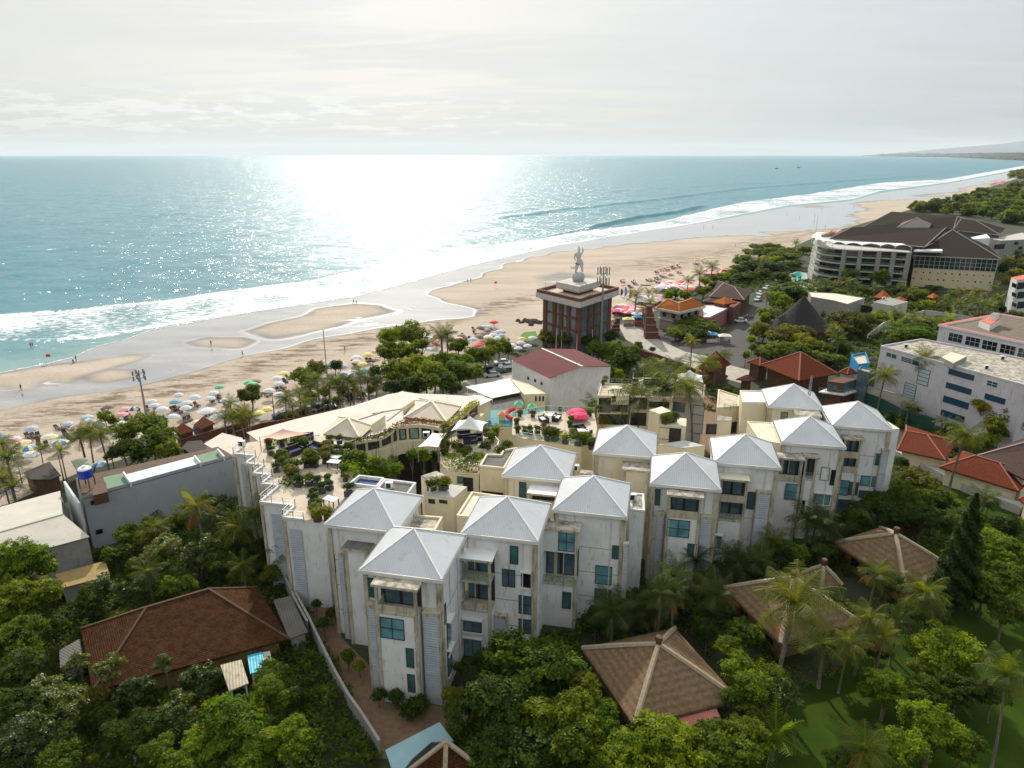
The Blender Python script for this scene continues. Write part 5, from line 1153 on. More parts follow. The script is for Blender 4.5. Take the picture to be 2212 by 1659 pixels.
    m=MB(); m.prism(inset_poly(Q,1.1),8.,13.2,solid('dark_green_glass',(.02,.045,.04),.1),top=False); part('wing_glass',m,th)
    a,b=I[0],I[1]; d=(b-a).normalized(); L=(b-a).length; n_=Vector((d.y,-d.x)); n_=n_ if n_.dot(-a)>0 else -n_
    m=MB()
    for i in range(17): p=a+d*L*i/16; m.beam((*(p+n_*.05),8),(*(p+n_*.05),13.1),.12,.12,FRW)
    for zz in (8.05,9.6,11.2): m.beam((*(a+n_*.05),zz),(*(b+n_*.05),zz),.12,.1,FRW)
    part('mullions',m,th)
    m=MB(); rr=random.Random(4)
    for row,zz in ((0,6.2),(1,3.4)):
        for i in range(11):
            p=a+d*L*((i+.5+rr.uniform(-.2,.2))/11)+n_*.06; r=rr.uniform(.25,.42); k=[Vector((*(p+d*r*math.cos(t*PI/4)),zz+rr.uniform(-.02,.02)+r*math.sin(t*PI/4))) for t in range(8)]; m.face(k,GD)
    part('porthole',m,th,kind='stuff')
    m=MB(); q0=A('c4',1345,728,16.); q1=A('c4',1560,733,16.); q2=A('c4',1562,702,17.); q3=A('c4',1400,700,17.); m.prism([q0,q1,q2,q3],15.6,16.3,FLATW,bottom=True); part('skylight',m,th)
hotel()
b,P=block('grey_block','plain grey hotel annex with few windows behind the curved hotel','building','c4','1915,640 2000,655 2300,640 2150,590',14.,0,CON,CONL,.3)
win(b,P[1],P[2],'c4',1950,680,2020,712,2,1,GD); win(b,P[1],P[2],'c4',2130,695,2155,715,1,1,GD); win(b,P[1],P[2],'c4',2100,660,2125,680,1,1,GD)
b,P=block('white_penthouse','small white rooftop box with a projecting slab beside the grey annex','building','c4','1775,625 1790,640 1918,630 1890,602',16.5,0,WHP,FLATW,0)
def pool(label,c,s,z,m,rim=None):
    P=pts(c,s,z); ce=sum(P,Vector())/len(P); th=thing('swimming_pool',(ce.x,ce.y,z),label,'swimming pool'); w=MB(); w.prism(P,z-.2,z+.05,m); part('water',w,th)
    O=inset_poly(P,-.8); r=MB(); n=len(P)
    for i in range(n): j=(i+1)%n; r.prism([O[i],O[j],P[j],P[i]],z-.2,z+.14,rim or TERR)
    part('rim',r,th)
POOLW=solid('pool_water',(.04,.50,.46),.08,.12,.6,spec=.8)
pool('turquoise lagoon pool at the foot of the curved hotel','c4','425,905 480,885 530,895 540,935 500,945 530,970 580,985 560,1005 510,990 450,950',.3,POOLW)
pool('blue pool strip behind the lower trees of the hotel','c4','520,1000 600,1005 640,1020 600,1035 540,1025',.3,solid('pool_water_deep',(.01,.22,.28),.1))
# ---------------------------------------------------------------- vegetation
def leaf_mat(name,a,b,tr=.35,rough=.6,spec=.22):
    tr+=.1
    m=bpy.data.materials.new(name); m.use_nodes=True; N,L=nodes(m); p=N['Principled BSDF']; o=[n for n in N if n.type=='OUTPUT_MATERIAL'][0]
    at_=N.new('ShaderNodeAttribute'); at_.attribute_name='tint'; oi=N.new('ShaderNodeObjectInfo')
    mx=N.new('ShaderNodeMix'); mx.data_type='RGBA'; mx.inputs[6].default_value=(*a,1); mx.inputs[7].default_value=(*b,1); L.new(at_.outputs['Fac'],mx.inputs[0])
    hs=N.new('ShaderNodeHueSaturation'); L.new(mx.outputs[2],hs.inputs['Color'])
    r=N.new('ShaderNodeMapRange'); r.inputs[3].default_value=.478; r.inputs[4].default_value=.515; L.new(oi.outputs['Random'],r.inputs[0]); L.new(r.outputs[0],hs.inputs['Hue'])
    r=N.new('ShaderNodeMapRange'); r.inputs[3].default_value=1.25; r.inputs[4].default_value=.75; L.new(oi.outputs['Random'],r.inputs[0]); L.new(r.outputs[0],hs.inputs['Value'])
    L.new(hs.outputs[0],p.inputs['Base Color']); p.inputs['Roughness'].default_value=rough; p.inputs['Specular IOR Level'].default_value=spec
    t=N.new('ShaderNodeBsdfTranslucent'); g=N.new('ShaderNodeMix'); g.data_type='RGBA'; g.blend_type='MULTIPLY'; g.inputs[0].default_value=1; L.new(hs.outputs[0],g.inputs[6]); g.inputs[7].default_value=(1.9,1.7,.6,1); L.new(g.outputs[2],t.inputs[0])
    ms=N.new('ShaderNodeMixShader'); ms.inputs[0].default_value=tr; L.new(p.outputs[0],ms.inputs[1]); L.new(t.outputs[0],ms.inputs[2]); L.new(ms.outputs[0],o.inputs[0]); MT[name]=m; return m
LM={'dark':leaf_mat('leaf_dark',(.013,.034,.003),(.070,.118,.007),.34),'mid':leaf_mat('leaf_mid',(.025,.058,.003),(.145,.205,.008),.4),'bright':leaf_mat('leaf_bright',(.050,.105,.004),(.225,.300,.012),.42),
'olive':leaf_mat('leaf_olive',(.042,.055,.008),(.150,.155,.016),.33),'yellow':leaf_mat('leaf_yellow',(.080,.10,.006),(.26,.27,.014),.38),'glossy':leaf_mat('leaf_glossy',(.024,.050,.006),(.14,.175,.03),.32,.45,.4),
'palm':leaf_mat('leaf_palm',(.034,.064,.005),(.155,.185,.012),.4,.5,.3),'palmd':leaf_mat('leaf_palm_dark',(.016,.036,.004),(.070,.10,.009),.32,.5,.3),'dry':leaf_mat('leaf_dry',(.14,.07,.02),(.26,.14,.04),.3),'red':leaf_mat('leaf_red',(.07,.06,.015),(.22,.09,.025),.3)}
BARK=mat('bark',(.17,.13,.09),.95,.2,4,(.09,.07,.05),bump=.6,bscale=14); PBARK=mat('palm_bark',(.24,.20,.16),.95,.2,3,(.13,.105,.085),stripe=('Y',.3,.7)); FLW=mat('white_blossom',(.8,.78,.7),.6,.05,3)
def quads(name,co,tint,mats,mi=None):
    n=len(co)//4; me=bpy.data.meshes.new(name); me.vertices.add(n*4); me.vertices.foreach_set('co',co.astype(np.float32).reshape(-1)); me.loops.add(n*4); me.loops.foreach_set('vertex_index',np.arange(n*4,dtype=np.int32))
    me.polygons.add(n); me.polygons.foreach_set('loop_start',np.arange(0,n*4,4,dtype=np.int32)); me.polygons.foreach_set('loop_total',np.full(n,4,dtype=np.int32))
    a=me.attributes.new('tint','FLOAT','FACE'); a.data.foreach_set('value',tint.astype(np.float32))
    for m in mats: me.materials.append(m)
    if mi is not None: me.polygons.foreach_set('material_index',mi.astype(np.int32))
    me.update(); me.validate(); return me
def leafquads(P,Nn,size,rs,aspect=.55):
    """rhombic leaves at P, facing Nn"""
    n=len(P); r=rs.normal(size=(n,3)); a=np.cross(Nn,r); a/=np.linalg.norm(a,axis=1)[:,None]+1e-9; b=np.cross(Nn,a)
    s=size*rs.uniform(.65,1.35,size=(n,1)); a=a*s; b=b*s*aspect
    k=Nn*s*.18
    return np.stack([P-a-k,P-b,P+a-k,P+b],1).reshape(-1,3)
def crown_mesh(name,seed,ncl,nl,size,lobes,flat=1.,lr=(.34,.5),spread=.55,cr=.09,shape='round',core=.15,m='mid',flowers=0):
    rs=np.random.RandomState(seed); L=[]
    for i in range(lobes):
        while 1:
            v=rs.uniform(-1,1,3)
            if np.linalg.norm(v)<1 and v[2]>-.45: break
        if shape=='umbrella': v=np.array([v[0],v[1],v[2]*.25])
        L.append((v*spread*np.array([1,1,.8]),rs.uniform(*lr)))
    if shape=='umbrella': L.append((np.zeros(3),.35))
    else: L.append((np.array([0,0,.0]),.42))
    C=[];T=[];O=[]
    for i in range(ncl):
        c,r=L[rs.randint(len(L))]; d=rs.normal(size=3); d/=np.linalg.norm(d)
        if d[2]<-.35 and rs.rand()<.75: d[2]*=-1
        if shape=='umbrella': d[2]*=.6
        rad=r*(rs.uniform(.9,1.06) if rs.rand()>core else rs.uniform(.3,.85)); p=c+d*rad; C.append(p); O.append(d); T.append(np.clip(rs.beta(.9,1.3)+ .15*d[2],0,1))  # tint: sunlit highlight clumps and lighter crown tops painted into leaf colour
    C=np.array(C);O=np.array(O);T=np.array(T)
    P=np.repeat(C,nl,0)+rs.normal(size=(ncl*nl,3))*cr*np.array([1,1,.75]); Nn=np.repeat(O+rs.normal(size=O.shape)*.35,nl,0)*.9+rs.normal(size=(ncl*nl,3))*.45+np.array([0,0,.45]); Nn/=np.linalg.norm(Nn,axis=1)[:,None]
    t=np.clip(np.repeat(T,nl)+rs.normal(size=ncl*nl)*.13,0,1); P[:,2]*=flat
    co=leafquads(P,Nn,size,rs); mi=np.zeros(len(P),int); mats=[LM[m]]
    if flowers:
        F=C[rs.rand(ncl)<flowers]; O2=O[:len(F)]; F=F*1.03+rs.normal(size=F.shape)*.03; F[:,2]=F[:,2]*flat+.03; nf=np.tile(np.array([[0,0,1.]]),(len(F),1))+rs.normal(size=F.shape)*.4; nf/=np.linalg.norm(nf,axis=1)[:,None]
        co=np.concatenate([co,leafquads(F,nf,size*.75,rs,.9)]); t=np.concatenate([t,np.ones(len(F))]); mi=np.concatenate([mi,np.ones(len(F),int)]); mats.append(FLW)
    return quads(name,co,t,mats,mi),L
def trunk_mesh(name,L,flat,rs,base=-1.6,r=.055,n=7):
    m=MB(); top=Vector((rs.uniform(-.06,.06),rs.uniform(-.06,.06),-.45*flat)); b=Vector((0,0,base)); mid=(b+top)/2+Vector((rs.uniform(-.08,.08),rs.uniform(-.08,.08),0))
    m.tube([b,b+(mid-b)*.1,mid,top],[r*1.5,r*1.1,r,r*.8],BARK,7)
    for c,rr in L[:n]:
        e=Vector((c[0]*1.25,c[1]*1.25,c[2]*flat)); k=(top+e)/2+Vector((0,0,-.08)); m.tube([top,k,e,e+(e-k)*.5],[r*.6,r*.4,r*.22,r*.08],BARK,5)
    return m.mesh(name,True)
PR={}
def mkproto(key,**k):
    tb=k.pop('tbase',-1.5); me,L=crown_mesh('crown_'+key,**k); PR[key]=(me,trunk_mesh('trunk_'+key,L,k.get('flat',1),np.random.RandomState(k['seed']),tb))
for i in range(3): mkproto('big%d'%i,seed=10+i,ncl=620,nl=30,size=.036,lobes=22,flat=.8,cr=.048,lr=(.2,.4),spread=.66)
for i in range(3): mkproto('med%d'%i,seed=20+i,ncl=260,nl=20,size=.058,lobes=14,flat=.82,cr=.07,lr=(.24,.42),spread=.62)
for i in range(2): mkproto('umb%d'%i,seed=30+i,ncl=330,nl=17,size=.052,lobes=15,flat=.85,cr=.065,shape='umbrella',spread=.68,lr=(.26,.38))
for i in range(2): mkproto('far%d'%i,seed=40+i,ncl=170,nl=7,size=.11,lobes=7,flat=.8,cr=.11)
for i in range(2): mkproto('fr%d'%i,seed=50+i,ncl=330,nl=12,size=.062,lobes=13,flat=.75,lr=(.16,.27),spread=.72,cr=.05,core=.3,flowers=.045 if i else .02)
for i in range(2): mkproto('shr%d'%i,seed=60+i,ncl=170,nl=11,size=.085,lobes=7,flat=.85,cr=.10,tbase=-.9)
def palm_mesh(key,seed,H,nf,L,lean,leaf='palm',droop=1.,segs=11):
    rs=random.Random(seed); t=MB(); P=[Vector((lean*(1-(1-i/8)**1.6) if False else lean*(i/8)**1.7,0,H*i/8)) for i in range(9)]
    t.tube(P,[.24,.19]+[.17-.006*i for i in range(7)],PBARK,7); top=P[-1]
    q4=[];tt=[];mi=[]
    m=MB(); 
    for k in range(14): d=Vector((rs.gauss(0,1),rs.gauss(0,1),-.3)).normalized()*.28; m.lathe(top+d-Vector((0,0,.15)),[(0,-.12),(.12,0),(0,.12)],BARK,5)
    for f in range(nf):
        az=f*2.399+rs.uniform(-.2,.2); el=math.radians(rs.uniform(62,80)-(f/nf)*95); ln=L*rs.uniform(.85,1.1); pt=top+Vector((0,0,.05)); d=Vector((math.cos(az)*math.cos(el),math.sin(az)*math.cos(el),math.sin(el)))
        side=Vector((-math.sin(az),math.cos(az),0)); tint=rs.betavariate(2,2)*.9; dry=f>nf-3 and rs.random()<.6; wind=Vector((.06,0,0))
        for s in range(segs):
            st=ln/segs; nx=pt+d*st; d=(d+Vector((0,0,-.165*droop*(.35+s/segs)))+wind*.3).normalized(); w=L*.27*math.sin(PI*min(1,(s+1.3)/(segs+1.0)))**.7
            up=side.cross(d).normalized()
            if up.z<0: up=-up
            for sg in (-1,1):
                for u in (.0,.5):
                    a=pt+(nx-pt)*u; b=a+(nx-pt)*.26; tip=a+side*sg*w*rs.uniform(.85,1.1)+d*w*.55-up*w*(.30+.28*droop)*rs.uniform(.6,1.3); q4+=[a,b,tip+(b-a)*.35,tip]; tt.append(min(1,max(0,tint+rs.uniform(-.15,.15)))); mi.append(1 if dry else 0)
            q4+=[pt-side*.03,pt+side*.03,nx+side*.02,nx-side*.02]; tt.append(.9); mi.append(1 if dry else 0); pt=nx
    me=quads('fronds_'+key,np.array([tuple(v) for v in q4]),np.array(tt),[LM[leaf],LM['dry']],np.array(mi)); PR[key]=(me,t.mesh('trunk_'+key,True)); PR[key+'_top']=(top,H)
palm_mesh('palm0',1,9,26,3.7,.9); palm_mesh('palm1',2,9,22,3.3,-.6,droop=1.15); palm_mesh('palm2',3,9,18,3.0,.3,droop=.85); palm_mesh('palm3',4,5,17,2.9,.2,droop=.8); palm_mesh('palm4',5,14,26,4.,1.6)
palm_mesh('ban',7,2.2,11,2.3,.1,'bright',droop=.8,segs=7)
def conifer():
    rs=np.random.RandomState(5); n=9000; z=rs.beta(1,1.4,n); az=rs.uniform(0,2*PI,n); w=(1-z)**.8*.21*(.8+.35*np.sin(az*5+z*40)); rr=w*np.sqrt(rs.uniform(.25,1,n)); P=np.stack([rr*np.cos(az),rr*np.sin(az),z],1); Nn=np.stack([np.cos(az)*.6,np.sin(az)*.6,np.full(n,.6)],1)+rs.normal(size=(n,3))*.4; Nn/=np.linalg.norm(Nn,axis=1)[:,None]
    t=MB(); t.tube([(0,0,-.12),(0,0,.95)],[.02,.004],BARK,6); PR['con']=(quads('crown_conifer',leafquads(P,Nn,.02,rs,.4),rs.beta(2,3,n),[LM['dark']]),t.mesh('trunk_conifer'))
conifer()
PLANTS=[]  # region, word, look, object
def setm(o,m):
    o.material_slots[0].link='OBJECT'; o.material_slots[0].material=LM[m]
CNT=[0]
def tr(region,c,x,y,w,H,kind='mid',proto=None,flat=None,word='tree',z0=0,look=None):
    """broadleaf: crown centre seen at (x,y), crown width w (in frame px), total height H"""
    CNT[0]+=1; i=CNT[0]; X,Y=q(c,x,y); W_=w/CX[c][2]
    p=at(X,Y,z0+H*.6); dist=math.hypot(p.y,CH-p.z)*math.cos(0); wd=W_*(p.y*math.cos(PT)+(CH-p.z)*math.sin(PT))/F*(1.32 if region in('ht','pz','cn') else 1.25 if region in('bb','st','bp','kk','pk') else 1.12)
    if proto is None:
        pxm=W_
        proto='big%d'%(i%3) if pxm>95 else ('med%d'%(i%3) if pxm>34 else 'far%d'%(i%2))
        if word=='shrub': proto='shr%d'%(i%2)
    me,tm=PR[proto]; R_=wd/2/1.02; cz=z0+H-R_*.78*1.05; cz=max(cz,z0+R_*.45)
    p=at(X,Y,cz) if True else p
    th=empty(word,Vector((p.x,p.y,z0)),0)
    cr=obj('crown',me,th); cr.location=(0,0,cz-z0); cr.scale=(R_,R_,min(R_*1.05,(H*.62) if word=='tree' else R_)); cr.rotation_euler=(0,0,R.uniform(0,6.28)); setm(cr,kind)
    t=obj('trunk',tm,th); t.location=(0,0,cz-z0); s=(cz-z0)/1.5 if word=='tree' else (cz-z0)/.9; t.scale=(R_,R_,max(s,.3)); t.rotation_euler=cr.rotation_euler
    PLANTS.append([region,word,look or {'dark':'dark green','mid':'green','bright':'bright green','olive':'olive brown','yellow':'yellow-green','glossy':'glossy-leaved','red':'reddish'}[kind],th,X,'fr' in proto]); return th
def pm(region,c,x,y,H=9,k=None,s=None,kind=None,rot=None,word='palm',z0=0,look=None):
    """palm: centre of the crown seen at (x,y), crown at height H"""
    CNT[0]+=1; k=k or ['palm0','palm1','palm2'][CNT[0]%3]; top,h0=PR[k+'_top']; X,Y=q(c,x,y); sc=s or H/h0; p=at(X,Y,z0+H); rz=R.uniform(0,6.28) if rot is None else rot
    o=Vector((top.x*math.cos(rz),top.x*math.sin(rz),0))*sc; me,tm=PR[k]; th=empty(word,Vector((p.x-o.x,p.y-o.y,z0)),rz)
    f=obj('fronds',me,th); f.scale=(sc,)*3; f.location=(0,0,H-h0*sc); t=obj('trunk',tm,th); t.scale=(sc,sc,H/h0)
    if kind: setm(f,kind)
    PLANTS.append([region,word,look or ('dark green' if kind=='palmd' else 'bright green' if k=='ban' else 'green'),th,X,False]); return th
def many(f,region,c,s,**k):
    for e_ in s.split(';'):
        v=e_.split(); 
        if not v: continue
        a=[float(x) for x in v if x.replace('.','').replace('-','').isdigit()]; w=[x for x in v if not x.replace('.','').replace('-','').isdigit()]
        kk=dict(k)
        for x in w:
            if x in LM: kk['kind']=x
            elif x in PR: kk['k' if f is pm else 'proto']=x
        f(region,c,*a,**kk)
REG={}
def region(k,phrase): REG[k]=phrase
region('bl','in the lower left corner'); region('bh','around the brown tiled house'); region('lw','between grey wall and stepped terrace'); region('bc','in the bottom centre before the huts'); region('ft','at the feet of the white towers')
region('ga','between the thatched villas'); region('br','on the lower right lawn'); region('rt','between white towers and red villas'); region('lb','before the long white building'); region('cn','around the black cone roof'); region('ht','in front of the curved hotel'); region('hb','behind the grey hotel annex')
region('pz','around the plaza and pavilion'); region('st','around the statue building'); region('bb','in the big beach grove'); region('bp','in the palm strip by the beach'); region('kk','by the beach kiosks'); region('cy','in the apartment courtyards'); region('pk','in the park north of the pavilion')
many(tr,'bl','c5','130 430 400 12 bright;150 640 430 11 mid;90 880 380 10 mid;120 1080 330 9 dark;60 1290 300 9 dark;300 1290 440 8 glossy;150 1500 400 8 glossy;370 1620 260 6 mid;60 1650 300 6 mid')
many(tr,'bh','c5','470 1010 170 7 glossy fr0;660 1050 210 7 glossy fr1;1000 1020 150 7 glossy fr0;1210 1120 270 6 glossy fr1;800 1190 250 6 glossy fr0;1080 1290 250 5.5 glossy fr1;1420 1450 560 8.5 bright;1740 1500 340 8 bright;1640 1080 200 5 mid;1620 1230 280 6 mid;1180 1580 380 7 bright;880 1420 300 5 dark;1560 1620 350 7 bright;960 1560 220 5 mid;560 1230 180 5 olive;620 1340 200 4 dark;700 1440 180 4 dark')
many(tr,'bh','c5','660 1520 95 2.5;560 1600 80 2 ;1780 1230 160 3 dark',word='shrub',kind='yellow')
many(tr,'lw','c5','520 620 210 6 dark fr0;600 560 200 6 glossy;760 590 200 6 glossy fr1;1000 340 250 7 glossy;1230 330 240 7 glossy fr1;1130 440 260 6 glossy fr0;1080 560 250 5 mid;950 480 200 5 dark;780 250 200 6 mid;700 360 180 5 dark;900 260 180 6 olive;1320 420 200 5 dark;1400 330 200 5 dark;1640 480 150 4 yellow;1370 220 200 6 olive;1620 300 140 5 dark;850 420 170 5 mid;1560 420 150 4 dark;430 720 180 5 dark;330 820 200 5 dark;600 720 170 4 dark')
many(tr,'lw','c5','930 110 150 4 mid;1070 150 120 3 bright;900 170 100 3 bright;1110 60 150 4 dark;1250 60 160 4 dark;1380 70 180 5 dark;1560 60 150 4 mid',word='shrub')
many(pm,'lw','c5','1190 70 10 palm2;1545 120 8 palm0;1440 200 6 palm3;950 200 5 palm3;1730 340 5 palm3 palmd;890 470 5 palm3;1650 200 6 palm1;1300 130 5.5 palm3 palmd;1470 430 4.5 palm3')
many(tr,'ft','ca','165 395 170 2.6 dark;310 470 250 3 dark;30 380 150 2.5 dark;690 150 150 3.4 dark;600 365 165 3.6 yellow;400 440 100 2 dark;760 300 120 2.5 dark',word='shrub')
many(tr,'ft','c6','290 930 110 3 dark;400 1240 130 3 mid;480 1300 100 2.5 yellow;180 880 90 3 dark;100 720 80 3.5 dark;230 1010 120 3 dark',word='shrub')
many(tr,'ft','c7','1450 1420 220 6 dark;1600 1360 200 5 dark;1300 1480 200 5 dark;1100 1480 180 5 dark;980 1540 200 4.5 dark;1480 1560 230 5 mid;1820 1340 180 5 dark;640 1640 160 4 dark')
many(tr,'ft','c8','300 1520 220 6 dark;480 1450 200 6 mid;660 1420 200 6 dark;800 1440 180 6 mid;150 1600 200 5 dark;980 1420 150 6 dark;1060 1300 150 6 dark')
many(pm,'ft','c7','1215 1370 6 palm3;1700 1270 5.5 palm3 palmd;750 1600 5 palm3 palmd;900 1620 5 palm3 palmd;1090 1600 5 palm3 palmd;1380 1250 5.5 palm3 palmd;1850 1260 5 palm3;1520 1500 6 palm3 palmd')
many(pm,'ft','c8','950 1150 7 palm1 palmd;600 1330 5 palm3;880 1170 7 palm3 palmd;1000 1230 6 palm3 palmd;230 1450 5 palm3 palmd')
many(tr,'bc','0','1150 1455 250 10.5 mid;1060 1540 200 9 dark;1215 1570 190 9 mid;1100 1630 230 8 dark;1250 1490 110 7 yellow;1280 1560 130 6 bright;1330 1640 170 6 bright;1440 1620 190 6.5 bright;1560 1625 170 6 mid;1250 1650 130 5 dark;1620 1600 120 5 mid;1080 1440 120 7 dark')
many(pm,'bc','ca','1490 850 3 palm3;1410 930 3 palm3')
many(tr,'ga','cb','1480 560 260 6 mid;1600 420 300 6.5 mid;1550 700 280 6.5 bright;1700 870 330 7 bright;1960 900 330 6.5 glossy fr0;1850 780 260 6 mid;1500 950 200 5 mid;1650 1050 260 5 olive;1300 420 240 5 dark;1380 250 230 5 dark;1200 220 200 5 dark;700 320 240 5 dark;400 330 220 5 dark;600 430 200 4 dark;1250 340 200 4 mid;1800 1130 240 4.5 olive;1560 1180 220 4.5 mid')
many(pm,'ga','cb','935 120 8 palm1 palmd;1030 70 8 palm2 palmd;530 250 6 palm3 palmd;1660 860 3 ban;1860 1260 3 ban')
pm('ga','cc',297,590,12,'palm0',None,'palm',.4,look='tall sunlit coconut')
many(pm,'br','cc','820 400 8 palm2;1120 520 8 palm0;770 690 7.5 palm1;860 810 6.5 palm2;640 860 6 palm0;470 860 5.5 palm3;1650 1050 10 palm4;740 1540 5 palm3;960 700 6 palm2 palmd;1180 620 6 palm1 palmd')
many(tr,'br','cc','900 470 220 6.5 dark;700 900 200 5 dark;560 900 190 5 mid;820 900 190 4.5 dark;1050 640 200 6 mid;560 1600 200 5 mid;700 1640 200 5 bright')
many(tr,'br','cc','1270 920 470 8 bright;880 1170 360 6 bright;1120 1170 280 6 mid;1350 1150 360 6 dark;1180 1430 460 7 bright;1380 1520 300 6 mid;1000 1540 280 6 bright;1580 1180 200 5 dark;1600 270 400 9 bright;1540 480 280 7 mid;1650 650 240 6 dark;1700 420 250 8 mid;600 640 200 5 dark;1200 700 200 5 dark;60 1200 240 4.5 olive;1080 1000 140 5 mid')
many(tr,'br','cc','700 60 240 6 dark;900 40 240 6 dark;1120 60 260 7 dark;1300 80 220 6 dark;560 130 180 5 dark;460 250 200 5 dark;1050 110 120 3 red;1430 60 200 5 dark;1360 240 150 5 dark;1650 90 200 5 dark;1500 560 150 4 dark')
cf=A('cc',1290,640,0); th=empty('conifer',cf,0); o=obj('crown',PR['con'][0],th); o.scale=(15,15,15); o.location=(0,0,1.6); o=obj('trunk',PR['con'][1],th); o.scale=(15,15,15); o.location=(0,0,1.6); PLANTS.append(['br','conifer','tall dark pointed',th,0,False])
many(tr,'rt','c9','1000 1440 300 7 olive;900 1560 300 7 mid;700 1610 280 7 dark;1100 1560 260 6 mid;880 1290 120 5 dark;1180 1600 180 4 dark;560 1640 200 6 dark;1530 1600 140 4 dark;1290 1600 80 3 bright')
many(tr,'rt','c9','1330 1140 180 5 bright;1450 1130 180 5 mid;1540 1120 160 5 bright;1230 1120 120 3 mid;1660 960 300 9 yellow;1480 880 170 9 yellow;1720 900 200 9 olive;1560 1010 160 8 yellow;1600 1080 160 5 dark')
many(pm,'rt','c9','1350 1085 11 palm1;1180 990 4 palm3 palmd;1500 1560 5 palm3')
many(tr,'lb','c9','790 950 110 2.5 dark;880 960 100 2.5 mid;960 900 110 4 dark;1040 980 120 3 dark;870 1000 90 2 mid;1240 1020 100 3 dark',word='shrub')
many(pm,'lb','c9','748 640 9 palm0;1045 515 13 palm4;925 880 4.5 palm3 palmd')
many(tr,'cn','c9','60 330 250 9 olive;130 400 200 7 yellow;250 440 200 6 mid;330 520 200 5 mid;450 260 300 10 olive;560 240 240 8 olive;950 320 340 7 bright;1060 370 200 6 bright;860 370 180 6 yellow;700 205 120 5 bright;440 440 120 5 dark;370 330 120 7 mid;60 440 160 6 mid;1030 440 80 3 mid;420 520 70 4 yellow')
many(tr,'cn','c4','400 1030 260 8 mid;330 1100 170 8 bright;480 1060 160 7 mid;240 1200 140 7 mid;220 1330 160 7 olive;330 1380 200 8 olive;430 1340 160 8 yellow;280 1470 220 6 mid;470 1500 200 6 dark;560 1430 160 5 mid;600 1520 160 5 mid;800 1470 140 5 dark;1080 1210 120 5 bright;950 1280 160 6 olive;1250 1240 170 5 mid;1330 1250 160 5 bright;1200 1330 150 4 dark;1430 1260 150 5 bright')
many(pm,'cn','c9','900 220 6 palm3;820 260 5 ban;1000 230 6 palm3;1100 230 5 palm2;1180 240 5 palm3;1240 220 4 ban;960 170 7 palm2;360 290 7 palm2;400 370 6 palm3')
many(pm,'cn','c4','330 1180 7 palm2;250 1050 7 palm1;1210 1180 5 palm3;740 1310 8 palm2')
many(tr,'ht','c4','230 740 230 7 mid;370 770 220 7 mid;140 830 170 6 dark;300 850 200 6 dark;60 930 140 6 dark;430 830 140 6 mid;520 720 110 6 mid;350 920 120 6 dark;870 910 120 9 mid;1090 925 140 10 mid;1290 1080 120 6 olive;1370 1050 150 7 mid;690 1020 130 4 mid;960 1020 120 4 dark;1200 1020 140 4 dark;1100 1040 120 4 dark;1500 1010 120 4 mid;780 1040 120 4 mid;1450 1130 110 4 bright;1350 1150 130 5 mid')
many(pm,'ht','c4','690 960 6 palm3;850 960 6 palm3;760 970 6 palm2;920 985 5 palm3;1640 1050 7 palm0;1700 1020 7 palm1;1760 1070 7 palm2;1820 1030 7 palm0;1880 1060 7 palm1;1950 1000 8 palm2;1980 1080 7 palm0;2020 1050 7 palm1;1580 1090 6 palm2;1690 1120 6 palm3;1820 1120 6 palm3;1920 1140 6 palm3;600 980 5 palm3;1260 990 5 palm3;465 670 9 palm2;1060 1000 5 palm3')
many(tr,'hb','c4','2110 900 120 8 yellow;2060 960 120 7 yellow;2080 820 120 7 mid;2140 790 120 8 mid;2160 860 100 7 dark;2020 860 110 6 dark;2000 1160 140 5 dark;2120 1210 140 5 mid;1560 1160 130 4 olive;2040 1140 110 4 mid')
many(pm,'hb','c4','2060 790 8 palm0;2130 740 8 palm1;2160 800 8 palm2;2000 920 7 palm1')
many(tr,'pz','c3','1780 930 260 7 mid umb0;1900 870 330 8 mid umb1;2020 920 240 7 mid umb0;1710 950 170 6 mid umb1;1850 960 260 6 dark umb0;1390 1080 90 4 mid;1505 1103 60 2 olive')
many(pm,'pz','c3','1850 1040 9 palm2;1560 1225 7 palm0;1490 690 9 palm2;2020 1190 7 palm1;2060 1260 6 palm2;1960 1230 7 palm3;1440 1240 5 palm3;2140 1150 7 palm1;1700 1230 5 palm3;1430 760 6 palm3;1160 1290 4 palm3')
many(tr,'st','c3','850 930 210 9 dark;760 1020 170 7 mid;950 1030 180 7 dark;590 990 150 6 mid;1150 1000 140 6 dark;1050 1120 220 9 mid;1180 1150 260 9.5 mid;1280 1200 230 9 dark;1180 1260 200 7 dark;1230 1330 110 5 bright;1320 1130 170 7 mid;180 1080 210 8 mid;60 1150 180 8 mid;260 1110 120 6 dark;640 1030 100 5 olive;1000 1080 130 7 mid')
many(tr,'st','c3','1010 1490 90 4 dark;880 1560 110 3 dark;800 1590 80 2.5 dark;960 1560 120 3 dark',word='shrub')
many(tr,'bb','c2','1480 240 300 13 mid;1300 250 180 13 bright;1290 390 230 11 mid;1440 400 260 11 mid;1340 560 250 10 mid;1520 520 280 10 bright;1620 640 260 9 mid;1500 680 240 8 dark;1740 480 240 9 mid;1760 620 240 9 mid;1900 560 260 8.5 mid;1900 340 200 8 mid;1900 470 220 8 bright;2050 420 200 7.5 mid;2160 390 160 7 mid;2040 560 180 7.5 mid;1340 690 170 7 dark;1180 560 130 7 dark;1830 700 180 7 dark;1680 560 250 10 bright;1580 330 140 12 mid')
pm('bb','c2',1800,235,10,'palm2'); many(pm,'bb','c2','1190 650 6 palm3 palmd;1750 260 9 palm3')
many(tr,'bp','c2','540 590 190 5.5 mid;680 530 190 5.5 olive;830 510 120 4.5 dark;100 770 180 6 dark;600 640 170 5 mid;1180 650 140 6 dark')
